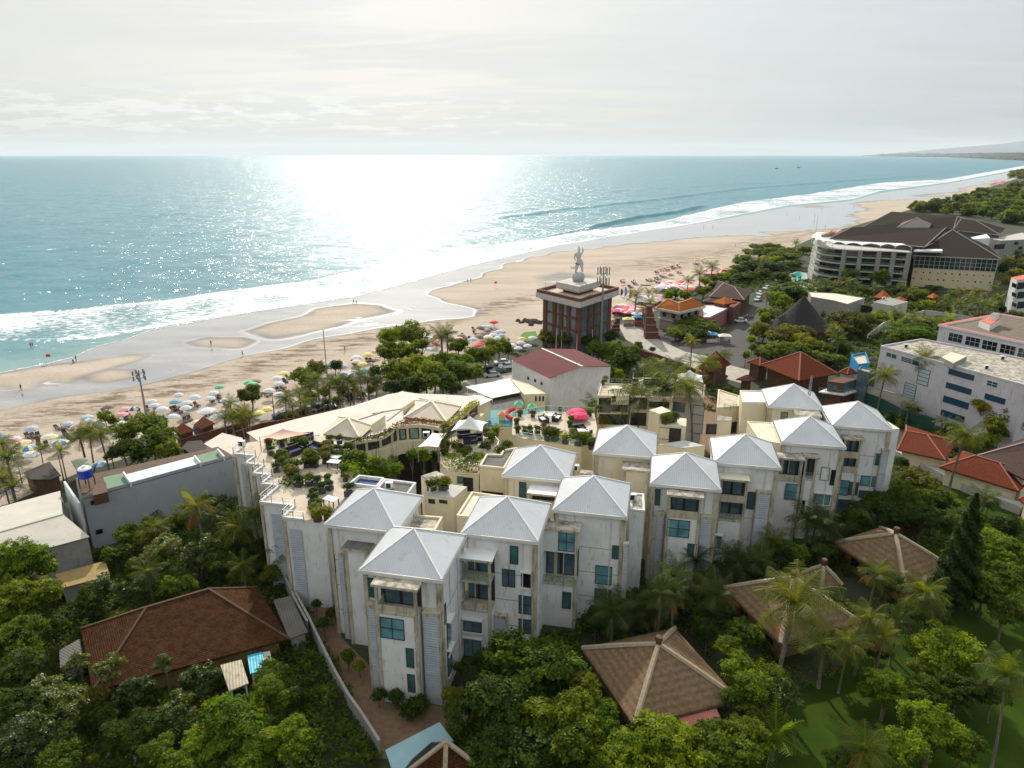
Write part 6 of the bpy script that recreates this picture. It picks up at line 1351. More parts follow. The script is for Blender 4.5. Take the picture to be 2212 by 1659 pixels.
many(pm,'bp','c2','620 680 7 palm1;720 720 6 palm2;400 790 6.5 palm0;520 740 6 palm2;460 860 5 palm3;840 640 7 palm0;930 620 7 palm1;1045 590 8.5 palm2;780 700 6 palm3;1110 640 6 palm3 palmd;880 700 6 palm2 palmd;670 610 6 palm3;40 900 6 palm0;90 960 5 palm3;20 980 5 palm1;990 680 6 palm3;570 820 5 palm3')
many(tr,'kk','c1','1120 1080 260 8.5 mid;1290 1020 300 9 mid;1400 1130 270 8 mid;1200 1250 360 8 dark;1060 1240 200 7 dark;1440 1240 220 7 mid;1330 1180 260 8 mid;900 950 130 5 mid;980 980 110 5 mid;2170 720 130 6 dark;2100 760 110 6 olive;960 1280 130 5 glossy fr0')
many(pm,'kk','c1','770 1070 7.5 palm0;860 1100 8 palm1;1990 830 7 palm2;2060 930 6.5 palm0;2000 950 6 palm1;10 1180 8 palm1;60 1300 8 palm0;520 1240 6 palm2;350 1230 5 palm2;20 1480 7 palm0;690 1130 6 palm3;100 1560 6 palm3;1940 960 5 palm3')
pm('cy','e5',1850,390,15,'palm4'); many(pm,'cy','e5','700 690 9 palm3;1210 530 12 palm3 palmd;1560 330 13.5 palm3')
many(tr,'cy','e7','1790 960 260 13.5 mid;1950 930 300 13.8 bright;2100 960 280 13.8 mid;1700 880 220 13 bright;1900 1060 300 13 bright;2080 1060 280 13 mid;2200 1000 220 13.5 bright;1650 1000 160 13 mid;1760 830 150 13 mid;2190 900 200 13 mid')
many(tr,'cy','e4','1080 930 200 13.5 olive;1150 1000 240 13.5 bright;1030 1080 220 13 mid;1200 1130 240 13 mid;1330 1070 200 13.2 bright;900 900 140 13.5 dark;470 1030 180 13 bright;620 1050 200 13 mid;280 1210 200 12 yellow;760 1060 180 12 dark;900 1000 130 13.5 dark;1380 930 120 13 dark')
many(tr,'cy','e5','860 760 160 7 dark;1150 810 200 6 dark;750 850 140 6 dark;1120 640 90 6 mid',word='shrub')
many(tr,'pk','c3','1700 620 190 6 mid;1640 640 100 6 bright;1800 640 120 6 bright;1950 600 140 7 mid;1970 520 110 5 bright;2060 500 170 5 mid;2130 480 140 6 bright;2060 560 120 5 dark;2180 450 140 6 mid')
many(pm,'pk','c3','1370 640 8 palm3;1920 450 8 palm3;2028 390 8 palm3;1820 510 6 palm3;1480 610 5 palm3;1540 600 4 palm3;1660 590 4 palm3')
many(tr,'bp','c2','560 900 120 2.5 dark;660 860 120 2.5 mid;760 840 110 2.5 dark;850 800 110 2.5 mid;960 770 110 2.5 dark;1050 750 100 2.5 olive;1150 720 100 2.5 dark;470 930 110 2.5 olive;360 960 100 2.5 dark;620 760 130 3 mid;740 740 120 3 olive;900 720 120 3 dark;1000 720 90 2.5 mid',word='shrub')
many(tr,'cn','e6','480 300 150 5 mid;440 420 130 4 bright;460 520 110 4 mid;560 250 150 6 mid;620 150 170 6 bright;540 600 150 5 dark;380 620 120 5 mid;620 620 150 5 mid')
many(tr,'ht','c4','60 800 150 7 mid;120 740 130 6 bright;200 700 140 6 mid;300 700 150 6 mid;400 730 130 6 bright;30 860 120 6 mid;200 900 130 6 dark;120 920 120 6 mid;280 800 160 7 bright;450 760 110 6 dark')
# names: shared look words per region, told apart by order
ORD=['leftmost','second','third','fourth','fifth','sixth','seventh','eighth','ninth','tenth','eleventh','twelfth','thirteenth','fourteenth','fifteenth','sixteenth','seventeenth','eighteenth','nineteenth','twentieth','twenty-first','twenty-second','twenty-third','twenty-fourth']
def name_plants():
    g={}
    for p in PLANTS: g.setdefault((p[0],p[1],p[2],p[5]),[]).append(p)
    pl={'tree':'trees','palm':'palms','shrub':'shrubs','conifer':'conifers'}
    for (rg,w,look,fr),L in g.items():
        L.sort(key=lambda p:p[4]); kind=('frangipani '+w) if fr else w; n=len(L)
        for i,p in enumerate(L):
            o='rightmost' if (i==n-1 and n>1) else ORD[min(i,23)]
            lab=f'{look} {kind} {REG[rg]}' if n==1 else (f'{look} {kind} {REG[rg]}, {o}' + ('' if o in('leftmost','rightmost') else ' from left')+' of its kind')
            prop(p[3],lab,w,f'{pl[w]} {REG[rg]}')
name_plants()
# undergrowth: uncountable low leaves filling the gardens
def undergrowth(name,polys,n,m,seed,size=.22,h=(.2,1.6),holes=()):
    rs=np.random.RandomState(seed); out=[];tt=[]; 
    for s,c in polys:
        P=[(p[0],p[1]) for p in pts(c,s)]; xs=[p[0] for p in P]; ys=[p[1] for p in P]
        ar=abs(sum(P[i][0]*P[(i+1)%len(P)][1]-P[(i+1)%len(P)][0]*P[i][1] for i in range(len(P))))/2; k=int(ar*n)
        X=rs.uniform(min(xs),max(xs),k*3); Y=rs.uniform(min(ys),max(ys),k*3); ok=sdist(X,Y,P)>0
        for hh in holes: ok&=sdist(X,Y,hh)<.3
        X=X[ok][:k];Y=Y[ok][:k]; hh_=np.clip(.5+.5*wn(X,Y,.7,8,seed+1),0,1); Z0=h[0]+(h[1]-h[0])*hh_
        nl=14; Pp=np.repeat(np.stack([X,Y,Z0*rs.uniform(.5,1,len(X))],1),nl,0)+rs.normal(size=(len(X)*nl,3))*np.array([.32,.32,.2]); Pp[:,2]=np.clip(Pp[:,2],.08,None)
        Nn=rs.normal(size=Pp.shape)*.5+np.array([0,0,.9]); Nn/=np.linalg.norm(Nn,axis=1)[:,None]; out.append(leafquads(Pp,Nn,size,rs)); tt.append(np.clip(np.repeat(rs.beta(1.5,2.5,len(X)),nl)+rs.normal(size=len(Pp))*.1,0,1))
    return prop(obj(name,quads(name,np.concatenate(out),np.concatenate(tt),[LM[m]])),kind='stuff')
HOLES=[[(p[0],p[1]) for p in pts('0',s)] for s in ('600,1226 640,1216 700,1290 740,1380 800,1440 900,1500 1010,1480 1060,1450 1050,1400 1100,1470 1030,1560 960,1580 880,1640 800,1640 760,1540 700,1400 655,1300','655,1130 800,1460 980,1520 1110,1400 1390,1250 1500,1210 1800,1170 1940,1090 1920,880 1500,880 1000,1000 700,1000')]
undergrowth('undergrowth',[('-200,1300 60,1290 120,1200 260,1200 330,1140 480,1080 560,1060 620,1230 700,1400 790,1560 830,1659 -200,1800','0'),('960,1540 1060,1380 1240,1370 1290,1520 1320,1590 1600,1560 1650,1700 900,1800','0'),('1240,1380 1300,1300 1520,1220 1800,1170 1850,1250 1700,1260 1560,1270 1500,1360','0')],2.6,'mid',3,holes=HOLES)
undergrowth('ground_cover',[('1500,1380 1560,1280 1680,1420 1760,1440 1850,1380 1900,1290 1960,1120 2212,1120 2300,1250 2212,1290 2060,1300 1960,1370 1780,1470 1640,1560','0'),('1800,1100 1960,960 2000,1010 1990,1100 1850,1190','0')],1.3,'mid',5,.2,(.1,.9))
undergrowth('shrubbery',[('1640,560 1700,600 2212,660 2300,900 2050,1010 1900,860 1700,760 1650,720 1690,620','0'),('1260,770 1420,800 1640,860 1600,900 1400,860 1300,840','0'),('1560,596 1640,560 1720,590 1690,620 1600,640','0')],.32,'mid',11,.42,(.2,1.8))
# distant town and wood
def far_wood(name,specs,seed,m):
    rs=random.Random(seed); co=[];tt=[]; base=[]
    for pr in ('far0','far1'):
        me=PR[pr][0]; n=len(me.vertices); a=np.empty(n*3,np.float32); me.vertices.foreach_get('co',a); t=np.empty(n//4,np.float32); me.attributes['tint'].data.foreach_get('value',t); base.append((a.reshape(-1,3),t))
    for c,s_,n,H,w in specs:
        v=[float(k) for k in s_.replace(',',' ').split()]; PX=[q(c,v[i],v[i+1]) for i in range(0,len(v),2)]; xs=[p[0] for p in PX]; ys=[p[1] for p in PX]; k=0
        while k<n:
            x=rs.uniform(min(xs),max(xs)); y=rs.uniform(min(ys),max(ys))
            if sdist(np.array([x]),np.array([y]),PX)[0]<0: continue
            p=at(x,y,0); r=rs.uniform(*w)/2; h=rs.uniform(*H); a,t=base[k%2]; c_,s2=math.cos(k),math.sin(k)
            R3=np.array([[c_,-s2,0],[s2,c_,0],[0,0,.95]]); co.append(a@R3.T*r+np.array([p.x,p.y,h-r*.7])); tt.append(np.clip(t+rs.uniform(-.25,.25),0,1)); k+=1
    return prop(obj(name,quads(name,np.concatenate(co),np.concatenate(tt),[LM[m]])),kind='stuff')
far_wood('distant_trees',[('c4','1300,435 1480,395 1640,350 1760,330 1880,300 2000,290 2100,240 2180,150 2300,140 2400,560 2100,540 1950,500 1800,500 1700,470 1500,450',150,(6,13),(9,18)),('c4','2050,150 2169,130 2250,90 2300,75 2400,90 2300,200 2180,190 2090,190',50,(8,14),(14,30))],3,'mid')
far_wood('distant_wood',[('c4','1300,435 1480,395 1640,350 1760,330 1880,300 2000,290 2100,240 2180,150 2300,140 2400,560 2100,540 1950,500 1800,500 1700,470 1500,450',110,(6,12),(9,18))],9,'dark')
# ---------------------------------------------------------------- small things, built once and copied
ITEMS=[]
def put(proto,c,x,y,z=0,rz=0,s=1.,mats=None,tag=None,used=set()):
    """copy a prototype thing so that its base stands where (x,y) is seen"""
    o=proto if proto.name not in used else copy_tree(proto); used.add(proto.name)
    o.location=A(c,x,y,z); o.rotation_euler=(0,0,rz); o.scale=(s,s,s)
    if mats:
        for k in kids(o):
            if k.name.split('.')[0] in mats:
                for i,m in enumerate(mats[k.name.split('.')[0]]): k.material_slots[i].link='OBJECT'; k.material_slots[i].material=m
    return o
def order(L,fmt1,fmtn,cat,group):
    """L: list of (x, object, look)"""
    g={}
    for x,o,l in L: g.setdefault(l,[]).append((x,o))
    for l,v in g.items():
        v.sort(key=lambda t:t[0])
        for i,(x,o) in enumerate(v):
            if len(v)==1: prop(o,fmt1.format(l=l),cat,group)
            else: prop(o,fmtn.format(l=l,o='rightmost' if i==len(v)-1 else ORD[min(i,23)]),cat,group)
UC={k:solid('cloth_'+k,v,.75,.05) for k,v in {'white':(.60,.62,.65),'grey':(.42,.47,.54),'navy':(.05,.06,.14),'pink':(.72,.36,.36),'red':(.62,.04,.06),'yellow':(.70,.62,.22),'blue':(.05,.25,.55),'green':(.12,.45,.25),'teal':(.16,.38,.45),'orange':(.75,.25,.10),'brown':(.22,.15,.13),'lilac':(.55,.48,.68),'magenta':(.62,.02,.10),'cream':(.75,.66,.50)}.items()}
def umbrella_proto():
    th=empty('beach_umbrella',(0,0,0)); m=MB(); n=8; R_=1.4
    for k in range(n):
        a0,a1=2*PI*k/n,2*PI*(k+1)/n; p=lambda r,a,z:(r*math.cos(a),r*math.sin(a),z); am=(a0+a1)/2; mm=UC['white'] if k%2 else UC['grey']
        m.face([p(R_,a0,1.95),p(R_*.97,am,1.93),p(R_*.55,am,2.33),p(R_*.55,a0,2.36)],mm); m.face([p(R_*.97,am,1.93),p(R_,a1,1.95),p(R_*.55,a1,2.36),p(R_*.55,am,2.33)],mm)
        m.face([p(R_*.55,a0,2.36),p(R_*.55,am,2.33),(0,0,2.55)],mm); m.face([p(R_*.55,am,2.33),p(R_*.55,a1,2.36),(0,0,2.55)],mm)
        m.face([p(R_,a0,1.8),p(R_,a1,1.8),p(R_,a1,1.95),p(R_,a0,1.95)],mm)
    m.build('canopy',th); m=MB(); m.tube([(0,0,0),(0,0,2.6)],.035,WHP,6); m.build('pole',th); return th
UMB=umbrella_proto()
def U_(c,x,y,a,b=None,s=1.,L=None,look=None,z=0):
    b=b or a; X,Y=q(c,x,y); p=at(X,Y,z+2.2*s); o=put(UMB,c,0,0) if False else None
    o=UMB if not L_ALL else copy_tree(UMB); L_ALL.append(o); o.location=(p.x,p.y,z); o.rotation_euler=(R.uniform(-.06,.06),R.uniform(-.06,.06),R.uniform(0,6.28)); s*=R.uniform(.92,1.1); o.scale=(s,s,R.uniform(.92,1.05)); 
    cn=[k for k in kids(o) if k.name.startswith('canopy')][0]
    for i,m in enumerate((UC[a],UC[b])): cn.material_slots[i].link='OBJECT'; cn.material_slots[i].material=m
    if L is not None: L.append((X,o,look or (a if a==b else a+' and '+b)))
    return o
L_ALL=[]
LG=[]
def lounger_proto():
    th=empty('sun_lounger',(0,0,0)); W_=solid('lounger_cushion',(.09,.05,.05),.8,.1); m=MB(); m.box(-.35,.35,-.9,.35,.28,.38,W_); m.build('seat',th)
    m=MB(); m.face([(-.35,.35,.36),(.35,.35,.36),(.35,.95,.78),(-.35,.95,.78)],W_); m.face([(-.35,.95,.7),(.35,.95,.7),(.35,.35,.28),(-.35,.35,.28)],W_); m.build('backrest',th)
    for x in(-.3,.3):
        for y in(-.8,.3): m=MB(); m.box(x-.04,x+.04,y-.04,y+.04,0,.28,WOOD); m.build('leg',th)
    return th
LNG=lounger_proto()
def lng(c,x,y,col=None,s=1.15):
    o=LNG if not LG else copy_tree(LNG); p=A(c,x,y,.3); o.location=(p.x,p.y,0); o.rotation_euler=(0,0,math.radians(50)+R.uniform(-.4,.4)+PI*.0); o.scale=(s,)*3; LG.append((q(c,x,y)[0],o,c)); 
    if col:
        for k in kids(o)[:2]: k.material_slots[0].link='OBJECT'; k.material_slots[0].material=col
    return o
A1=[];A2=[];A3=[]
for e_ in ('265 1050 grey;582 1003 grey;752 945 grey;765 980 white;645 1035 pink cream;420 1108 yellow white;515 1155 yellow blue;110 1125 lilac pink;195 1155 yellow pink;232 1205 yellow blue;262 1265 white;935 855 brown;1085 878 pink;1160 880 navy white;1058 932 pink;1040 1005 white;852 1020 white;1312 815 white;1332 850 white;1545 762 white;1515 815 teal;1618 822 white;1678 778 white;1842 740 white;1895 692 green;1812 785 white;1605 873 white;1490 942 white;1872 943 white;1940 803 white;2150 652 green;60 1290 grey;20 1110 teal;90 1560 lilac;860 1345 blue white;1400 880 white;1700 1000 cream').split(';'):
    v=e_.split(); U_('c1',float(v[0]),float(v[1]),v[2],v[3] if len(v)>3 else None,1.02 if float(v[1])>1100 else .9,A1)
U_('c1',1782,858,'white',None,1.35,A1,'extra large white')
for e_ in ('112 652 green;142 625 brown;258 712 white;345 742 white;330 598 white;345 648 white;385 556 yellow;1115 403 yellow;1015 425 white;1068 478 yellow;905 505 grey;800 490 teal;900 560 lilac;980 545 white;1075 530 teal;1680 288 orange;2072 318 red;2196 122 red;1630 350 white;1920 235 brown;240 870 yellow;1180 370 pink;1010 455 cream;1960 330 yellow;2110 215 brown;2150 245 cream;2020 270 grey;1900 260 pink;960 575 white;1640 252 white').split(';'):
    v=e_.split(); U_('c2',float(v[0]),float(v[1]),v[2],v[3] if len(v)>3 else None,1.05,A2)
for e_ in ('22 910 brown;82 936 brown;130 968 white;190 940 lilac;12 985 brown;170 995 white;60 900 grey;143 858 red;472 992 white;372 1036 lilac;432 1062 white;382 1003 yellow;20 1050 red;100 905 grey;350 1080 white;205 975 grey;300 1060 cream;260 1030 white').split(';'):
    v=e_.split(); U_('c3',float(v[0]),float(v[1]),v[2],None,1.0,A3)
order(A1,'{l} beach umbrella on the sand left of the planted terraces','{l} beach umbrella left of the planted terraces, {o} of its colour','beach umbrella','umbrellas on the left beach')
order(A2,'{l} beach umbrella behind the beach palms','{l} beach umbrella behind the beach palms, {o} of its colour','beach umbrella','umbrellas behind the beach palms')
order(A3,'{l} beach umbrella just left of the statue building','{l} beach umbrella left of the statue building, {o} of its colour','beach umbrella','umbrellas left of the statue building')
# packed rows beyond the statue: nothing tells one pink umbrella from the next
def rows(c,poly,nr,nc,cols,s,lab,grp):
    a,b,d,e_=pts(c,poly,2.2)
    for i in range(nr):
        for j in range(nc):
            u=(j+.5)/nc; v=(i+.5)/nr; p=(a*(1-u)+b*u)*(1-v)+(e_*(1-u)+d*u)*v; cl=R.choice(cols); o=copy_tree(UMB); L_ALL.append(o); o.location=(p.x+R.uniform(-.5,.5),p.y+R.uniform(-.5,.5),0); o.rotation_euler=(0,0,R.uniform(0,6)); k_=s*R.uniform(.9,1.1); o.scale=(k_,k_,1)
            cn=[k for k in kids(o) if k.name.startswith('canopy')][0]; m2=UC[R.choice(cols)] if R.random()<.25 else UC[cl]
            for q_,m in enumerate((UC[cl],m2)): cn.material_slots[q_].link='OBJECT'; cn.material_slots[q_].material=m
            prop(o,lab,'beach umbrella',grp)
rows('e3','430,700 520,620 820,655 780,745',4,8,['red','magenta','pink','red','white'],1.6,'umbrella in the tight red and pink block right of the statue building','red and pink umbrella block')
rows('e3','690,560 800,470 1110,520 960,600',4,8,['lilac','white','pink','grey','cream'],1.35,'pale umbrella in the jumble left of the orange roofed pavilion','pale umbrella jumble')
rows('e3','975,400 1130,318 1600,335 1440,440',4,13,['pink','red','yellow','lilac','magenta','white'],1.6,'umbrella in the bright multicoloured rows behind the orange roofed pavilion','multicoloured umbrella rows')
rows('e3','1560,215 1640,145 1920,150 1860,225',4,10,['pink','orange','brown','lilac'],1.5,'umbrella in the faded pink rows beyond the beach trees','faded pink umbrella rows')
rows('e1','1230,640 1340,565 1440,570 1340,650',2,4,['pink','white'],1.2,'umbrella of the small far pink rows above the tree line','far pink umbrella rows')
rows('c4','660,600 700,572 840,565 800,590',2,7,['pink','orange'],.9,'umbrella in the pink patch on the sand beside the curved hotel roof','pink umbrella patch')
rows('e2','1740,715 1840,690 1960,650 1960,715',3,7,['red','brown','pink'],3.,'red umbrella on the far sand at the right edge','far red umbrellas')
rows('e2','1090,955 1130,925 1320,910 1260,955',2,6,['pink','white'],2.,'pale pink umbrella on the sand above the hotel roof','pale pink far umbrellas')
P3=[]
for x,y in ((985,175),(1050,160),(1115,135),(1190,110),(1265,95),(1085,215),(1160,225),(985,260),(900,290),(1290,180),(1500,50),(1590,40),(560,370),(470,410),(545,300)):
    U_('e3',x,y,'pink',None,1.0,P3,'pale pink')
order(P3,'pale pink umbrella on the open sand','{l} umbrella over loungers on open sand, {o} from left','beach umbrella','umbrellas on the open sand')
for c,s in (('c1','330 1175;240 1115;290 1115;550 1040;500 1045;560 1090;600 1130;610 1040;330 1110;1100 920;1200 905;960 1060;910 900;1520 880;1500 885;1640 850;1700 845;1830 810;1880 760;1900 805;1560 900;1640 965;1790 905;1270 880;1350 880;1780 925;1830 920;880 1060;1960 850;2160 680;360 1200;1600 980;400 1190;800 1100;700 1075;1000 1050;1090 960'),('c2','110 680;160 680;260 745;340 715;375 690;400 640;430 610;990 480;1110 460;1130 455;1690 320;1720 325;1940 245;2000 270;2040 225;2080 260;2090 185;2130 210;2030 190;1640 360;860 520;1960 260;2100 250;240 760;400 720;1000 495;1150 460'),('c3','30 925;80 950;135 990;190 960;20 1000;200 1000;110 925;210 950;1250 525;1325 560;1355 540;1340 525'),('e3','550 335;655 405;700 355;895 325;985 300;995 340;990 215;1055 195;1120 178;1195 155;1275 138;1090 270;1160 250;1270 220;1515 102;1605 82;1540 132;1000 345;880 325;1060 275;1180 245;1290 218;985 205;1130 180;1215 152;1490 108;640 400;720 370;930 320;1020 300')):
    for v in s.split(';'): x,y=map(float,v.split()); lng(c,x,y,s=1.15 if c!='e3' else 1.4)
LGN={'c1':'on the sand left of the planted terraces','c2':'on the sand behind the beach palms','c3':'on the sand beside the statue building','e3':'on the open sand right of the statue building'}
for X,o,c in LG: pass
g={}
for X,o,c in LG: g.setdefault(c,[]).append((X,o))
for c,v in g.items():
    v.sort(key=lambda t:t[0])
    for i,(X,o) in enumerate(v): prop(o,'dark sun lounger '+LGN[c]+(', %s from left'%ORD[i] if i<24 else ', in the right-hand group'),'sun lounger','sun loungers '+LGN[c])
b_=A('e3',845,385,0); bt=thing('beach_boat',b_,'pale wooden boat lying on the sand right of the statue building','boat'); m=MB()
hull=[(-2.6,.0,.75),(-1.6,.55,.5),(0,.75,.45),(1.6,.6,.5),(2.8,0,.85)]
for i in range(4):
    a,b=hull[i],hull[i+1]
    for sg in(1,-1): m.face([(b_.x+a[0],b_.y+a[1]*sg,a[2]),(b_.x+b[0],b_.y+b[1]*sg,b[2]),(b_.x+b[0]*.85,b_.y+b[1]*.4*sg,.08),(b_.x+a[0]*.85,b_.y+a[1]*.4*sg,.08)],UC['cream'])
    m.face([(b_.x+a[0]*.8,b_.y+a[1]*.9,.35),(b_.x+b[0]*.8,b_.y+b[1]*.9,.35),(b_.x+b[0]*.8,b_.y-b[1]*.9,.35),(b_.x+a[0]*.8,b_.y-a[1]*.9,.35)],UC['brown'])
part('hull',m,bt); m=MB()
for x in(-1,.6): m.beam((b_.x+x,b_.y-.7,.55),(b_.x+x,b_.y+.7,.55),.25,.05,WOOD)
part('thwarts',m,bt)
# feather flags
for c,x,y0,y1,col,t in (('e3',572,545,395,'blue','tall blue feather flag on the sand right of the statue building'),('e3',632,570,430,'red','tall red feather flag next to the blue one'),('e3',520,530,420,'navy','dark feather flag left of the blue one')):
    B=A(c,x,y0,0); z=hz(B,c,x,y1); th=thing('feather_flag',B,t,'flag'); m=MB(); m.tube([B,B+Vector((0,0,z))],.05,WHP,5); part('pole',m,th); m=MB()
    for k in range(6):
        a,b=z*(.12+.14*k),z*(.12+.14*(k+1)); w=lambda t:1.1*math.sin(PI*min(1,t*.9+.05))**.6; m.face([(B.x+.06,B.y,a),(B.x+w(k/6),B.y+.1,a),(B.x+w((k+1)/6),B.y+.1,b),(B.x+.06,B.y,b)],UC[col])
    part('cloth',m,th)
for i,(c,x,y) in enumerate((('c1',410,470),('0',1068,618))):
    B=A(c,x,y+14 if c=='c1' else y+3,0); th=thing('warning_flag',B,['small red flag at the water line far left','small red flag on the sand tongue'][i],'flag'); m=MB(); m.tube([B,B+Vector((0,0,2.6))],.05,WHP,5); part('pole',m,th); m=MB(); m.face([B+Vector((0,0,1.7)),B+Vector((1.2,.1,1.8)),B+Vector((1.2,0,2.6)),B+Vector((0,0,2.6))],UC['red']); part('cloth',m,th)
# people
SKN=solid('skin',(.32,.17,.10),.6,.05); HAIR=solid('black_hair',(.02,.015,.012),.6)
def person_proto(stride=.16,seated=False):
    th=empty('person',(0,0,0)); J=[(0,0,.95,.13),(0,0,1.2,.13),(0,0,1.42,.12),(0,0,1.52,.05),(0,.02,1.66,.085),(.09,stride,.5,.07),(.09,stride*.9,.06,.045),(.09,stride+.14,.03,.035),(-.09,-stride*.6,.52,.07),(-.09,-stride*1.4,.08,.045),(-.09,-stride*1.2+.1,.03,.035),(.2,0,1.38,.05),(.26,-.06,1.1,.04),(.27,.04,.86,.03),(-.2,0,1.38,.05),(-.26,.06,1.1,.04),(-.27,.14,.88,.03)]
    if seated: J=[(a,b,max(c-.45,.03) if i not in(5,8) else .52,r) for i,(a,b,c,r) in enumerate(J)]
    E=[(0,1),(1,2),(2,3),(3,4),(0,5),(5,6),(6,7),(0,8),(8,9),(9,10),(2,11),(11,12),(12,13),(2,14),(14,15),(15,16)]
    me=bpy.data.meshes.new('body'); me.from_pydata([j[:3] for j in J],E,[]); me.materials.append(SKN); o=obj('body',me,th); o.modifiers.new('skin','SKIN'); 
    for i,j in enumerate(J): me.skin_vertices[0].data[i].radius=(j[3],j[3]*.8)
    me.skin_vertices[0].data[0].use_root=True; s=o.modifiers.new('s','SUBSURF'); s.levels=1; s.render_levels=1
    k=-.45 if seated else 0; m=MB(); m.lathe((0,0,0),[(.15,.72+k),(.155,.95+k),(.15,1.02+k)],UC['navy'],10); m.build('shorts',th,smooth=True); m=MB(); m.lathe((0,.0,0),[(.150,1.0+k),(.155,1.15+k),(.19,1.38+k),(.12,1.46+k)],UC['white'],10); m.build('shirt',th,smooth=True)
    m=MB(); m.lathe((0,0,1.64+k),[(.0,.125),(.08,.1),(.1,.02),(.085,-.06)],HAIR,10); m.build('hair',th,smooth=True); return th
PP=person_proto(); PS=person_proto(seated=True); np_=[0,0]
def person(c,x,y,shirt,shorts,lab,seated=False,z=0,s=1.0,rz=None):
    pr=PS if seated else PP; o=pr if np_[seated]==0 else copy_tree(pr); np_[seated]+=1; o.location=A(c,x,y,z); o.rotation_euler=(0,0,R.uniform(0,6.28) if rz is None else rz); o.scale=(s,)*3
    for k in kids(o):
        n=k.name.split('.')[0]
        if n in('shirt','shorts'): k.material_slots[0].link='OBJECT'; k.material_slots[0].material=UC.get(shirt if n=='shirt' else shorts,SKN)
    prop(o,lab,'person','people')
for a in (('c1',1826,335,'navy','navy','person in dark clothes walking by the small round sandbar'),('c1',2097,425,'white','navy','person with white top walking on wet sand left of the radio mast'),('c1',660,470,'navy','brown','person standing at the left tip of the long sandbar'),('c1',635,485,'brown','navy','person crouching beside the standing one on the long sandbar',True),('c1',185,720,'navy','navy','lone person on the wet sand at the far left'),
 ('c1',268,352,'brown','brown','person wading in the shallow teal water at left'),('c1',285,350,'navy','brown','second wader close behind in the teal water'),('0',764,656,'brown','navy','left of two people walking together by the sandbar'),('0',770,657,'white','navy','right of two people walking together by the sandbar'),('0',1010,611,'navy','navy','person at the tip of the sand tongue'),('0',1017,609,'grey','navy','companion of the person at the sand tongue tip'),
 ('e1',835,293,'navy','navy','person in the shallows above the open sand'),('e1',715,290,'navy','brown','tiny person on the thin foam line'),('e1',1795,122,'pink','navy','person in the far shallows near the foam arc'),('e1',1957,170,'navy','navy','dark clothed person in the far shallows'),('e1',2152,142,'brown','navy','person in the far shallows left of the hotel mast'),('e1',2146,218,'navy','red','person on the dark far water ridge'),('e1',1122,545,'white','brown','person alone on the wide open sand'),('e1',1008,412,'brown','brown','person sitting at the edge of the wet sand',True),
 ('c4',898,398,'navy','navy','person at the tip of the far sand spit'),('c4',950,390,'brown','navy','person on the far sand spit'),('c4',658,418,'navy','navy','person in the far white shallows'),('c4',683,552,'navy','brown','person at the wet sand edge below the spit'),('c3',143,905,'navy','navy','person under the red umbrella left of the statue'),('c2',917,385,'navy','brown','person on the sand by the dark weed line'),
 ('e3',1925,1140,'navy','navy','person in dark clothes by the plaza stalls'),('e3',1410,1360,'white','navy','person on the plaza beside a palm trunk'),('c3',315,1095,'brown','navy','left person of the group by the parked cars'),('c3',330,1090,'white','navy','middle person of the group by the parked cars'),('c3',428,1092,'pink','navy','right person of the group by the parked cars'),('e3',690,350,'navy','navy','person standing among loungers on the open sand'),('e3',712,362,'brown','navy','second person among loungers on the open sand')):
    person(*a[:6],seated=len(a)>6)
# cars and scooters
def car_proto():
    th=empty('parked_car',(0,0,0)); m=MB(); C_=WHP; S=[(-2.1,.45,.72,.78),(-1.95,.3,.86,.84),(-1.1,.28,.95,.86),(1.0,.28,.98,.86),(1.9,.3,.9,.84),(2.15,.45,.75,.76)]
    for i in range(5):
        (x0,a0,b0,w0),(x1,a1,b1,w1)=S[i],S[i+1]
        m.face([(x0,-w0,b0),(x1,-w1,b1),(x1,w1,b1),(x0,w0,b0)],C_)
        for sg in(1,-1): m.face([(x0,w0*sg,a0),(x1,w1*sg,a1),(x1,w1*sg,b1),(x0,w0*sg,b0)][::sg],C_)
    m.face([(-2.1,-.78,.45),(-2.1,-.78,.72),(-2.1,.78,.72),(-2.1,.78,.45)],C_); m.face([(2.15,-.76,.45),(2.15,.76,.45),(2.15,.76,.75),(2.15,-.76,.75)],C_); m.face([(-.5,-.6,1.45),(1.05,-.6,1.43),(1.05,.6,1.43),(-.5,.6,1.45)],C_); m.build('body',th)
    m=MB(); m.face([(-1.15,-.76,.95),(-.5,-.6,1.445),(-.5,.6,1.445),(-1.15,.76,.95)][::-1],GD); m.face([(1.65,-.74,.95),(1.05,-.6,1.425),(1.05,.6,1.425),(1.65,.74,.95)],GD)
    for sg in(1,-1): m.face([(-1.15,.76*sg,.95),(1.65,.74*sg,.95),(1.05,.6*sg,1.425),(-.5,.6*sg,1.445)],GD)
    m.build('windows',th)
    for x in(-1.35,1.35):
        for y in(-.8,.8): w=MB(); w.tube([(x,y-.1,.32),(x,y+.1,.32)],.32,BLK,12); w.build('wheel',th)
    for y in(-.6,.6): w=MB(); w.box(-2.13,-2.06,y-.14,y+.14,.56,.7,FLATW); w.build('headlight',th)
    return th
CAR=car_proto(); CN=[0]
def car(c,x,y,rz,col,lab,s=1.05):
    o=CAR if CN[0]==0 else copy_tree(CAR); CN[0]+=1; o.location=A(c,x,y,.04); o.rotation_euler=(0,0,rz); o.scale=(s,)*3
    k=[k for k in kids(o) if k.name.startswith('body')][0]; k.material_slots[0].link='OBJECT'; k.material_slots[0].material=col; prop(o,lab,'car','parked cars')
CW=solid('car_white',(.75,.76,.78),.25,.02); CB=solid('car_blue',(.01,.06,.22),.25,.05); CD=solid('car_dark',(.02,.025,.04),.25); CG=solid('car_teal',(.01,.14,.13),.3); CS=solid('car_silver',(.42,.44,.47),.3)
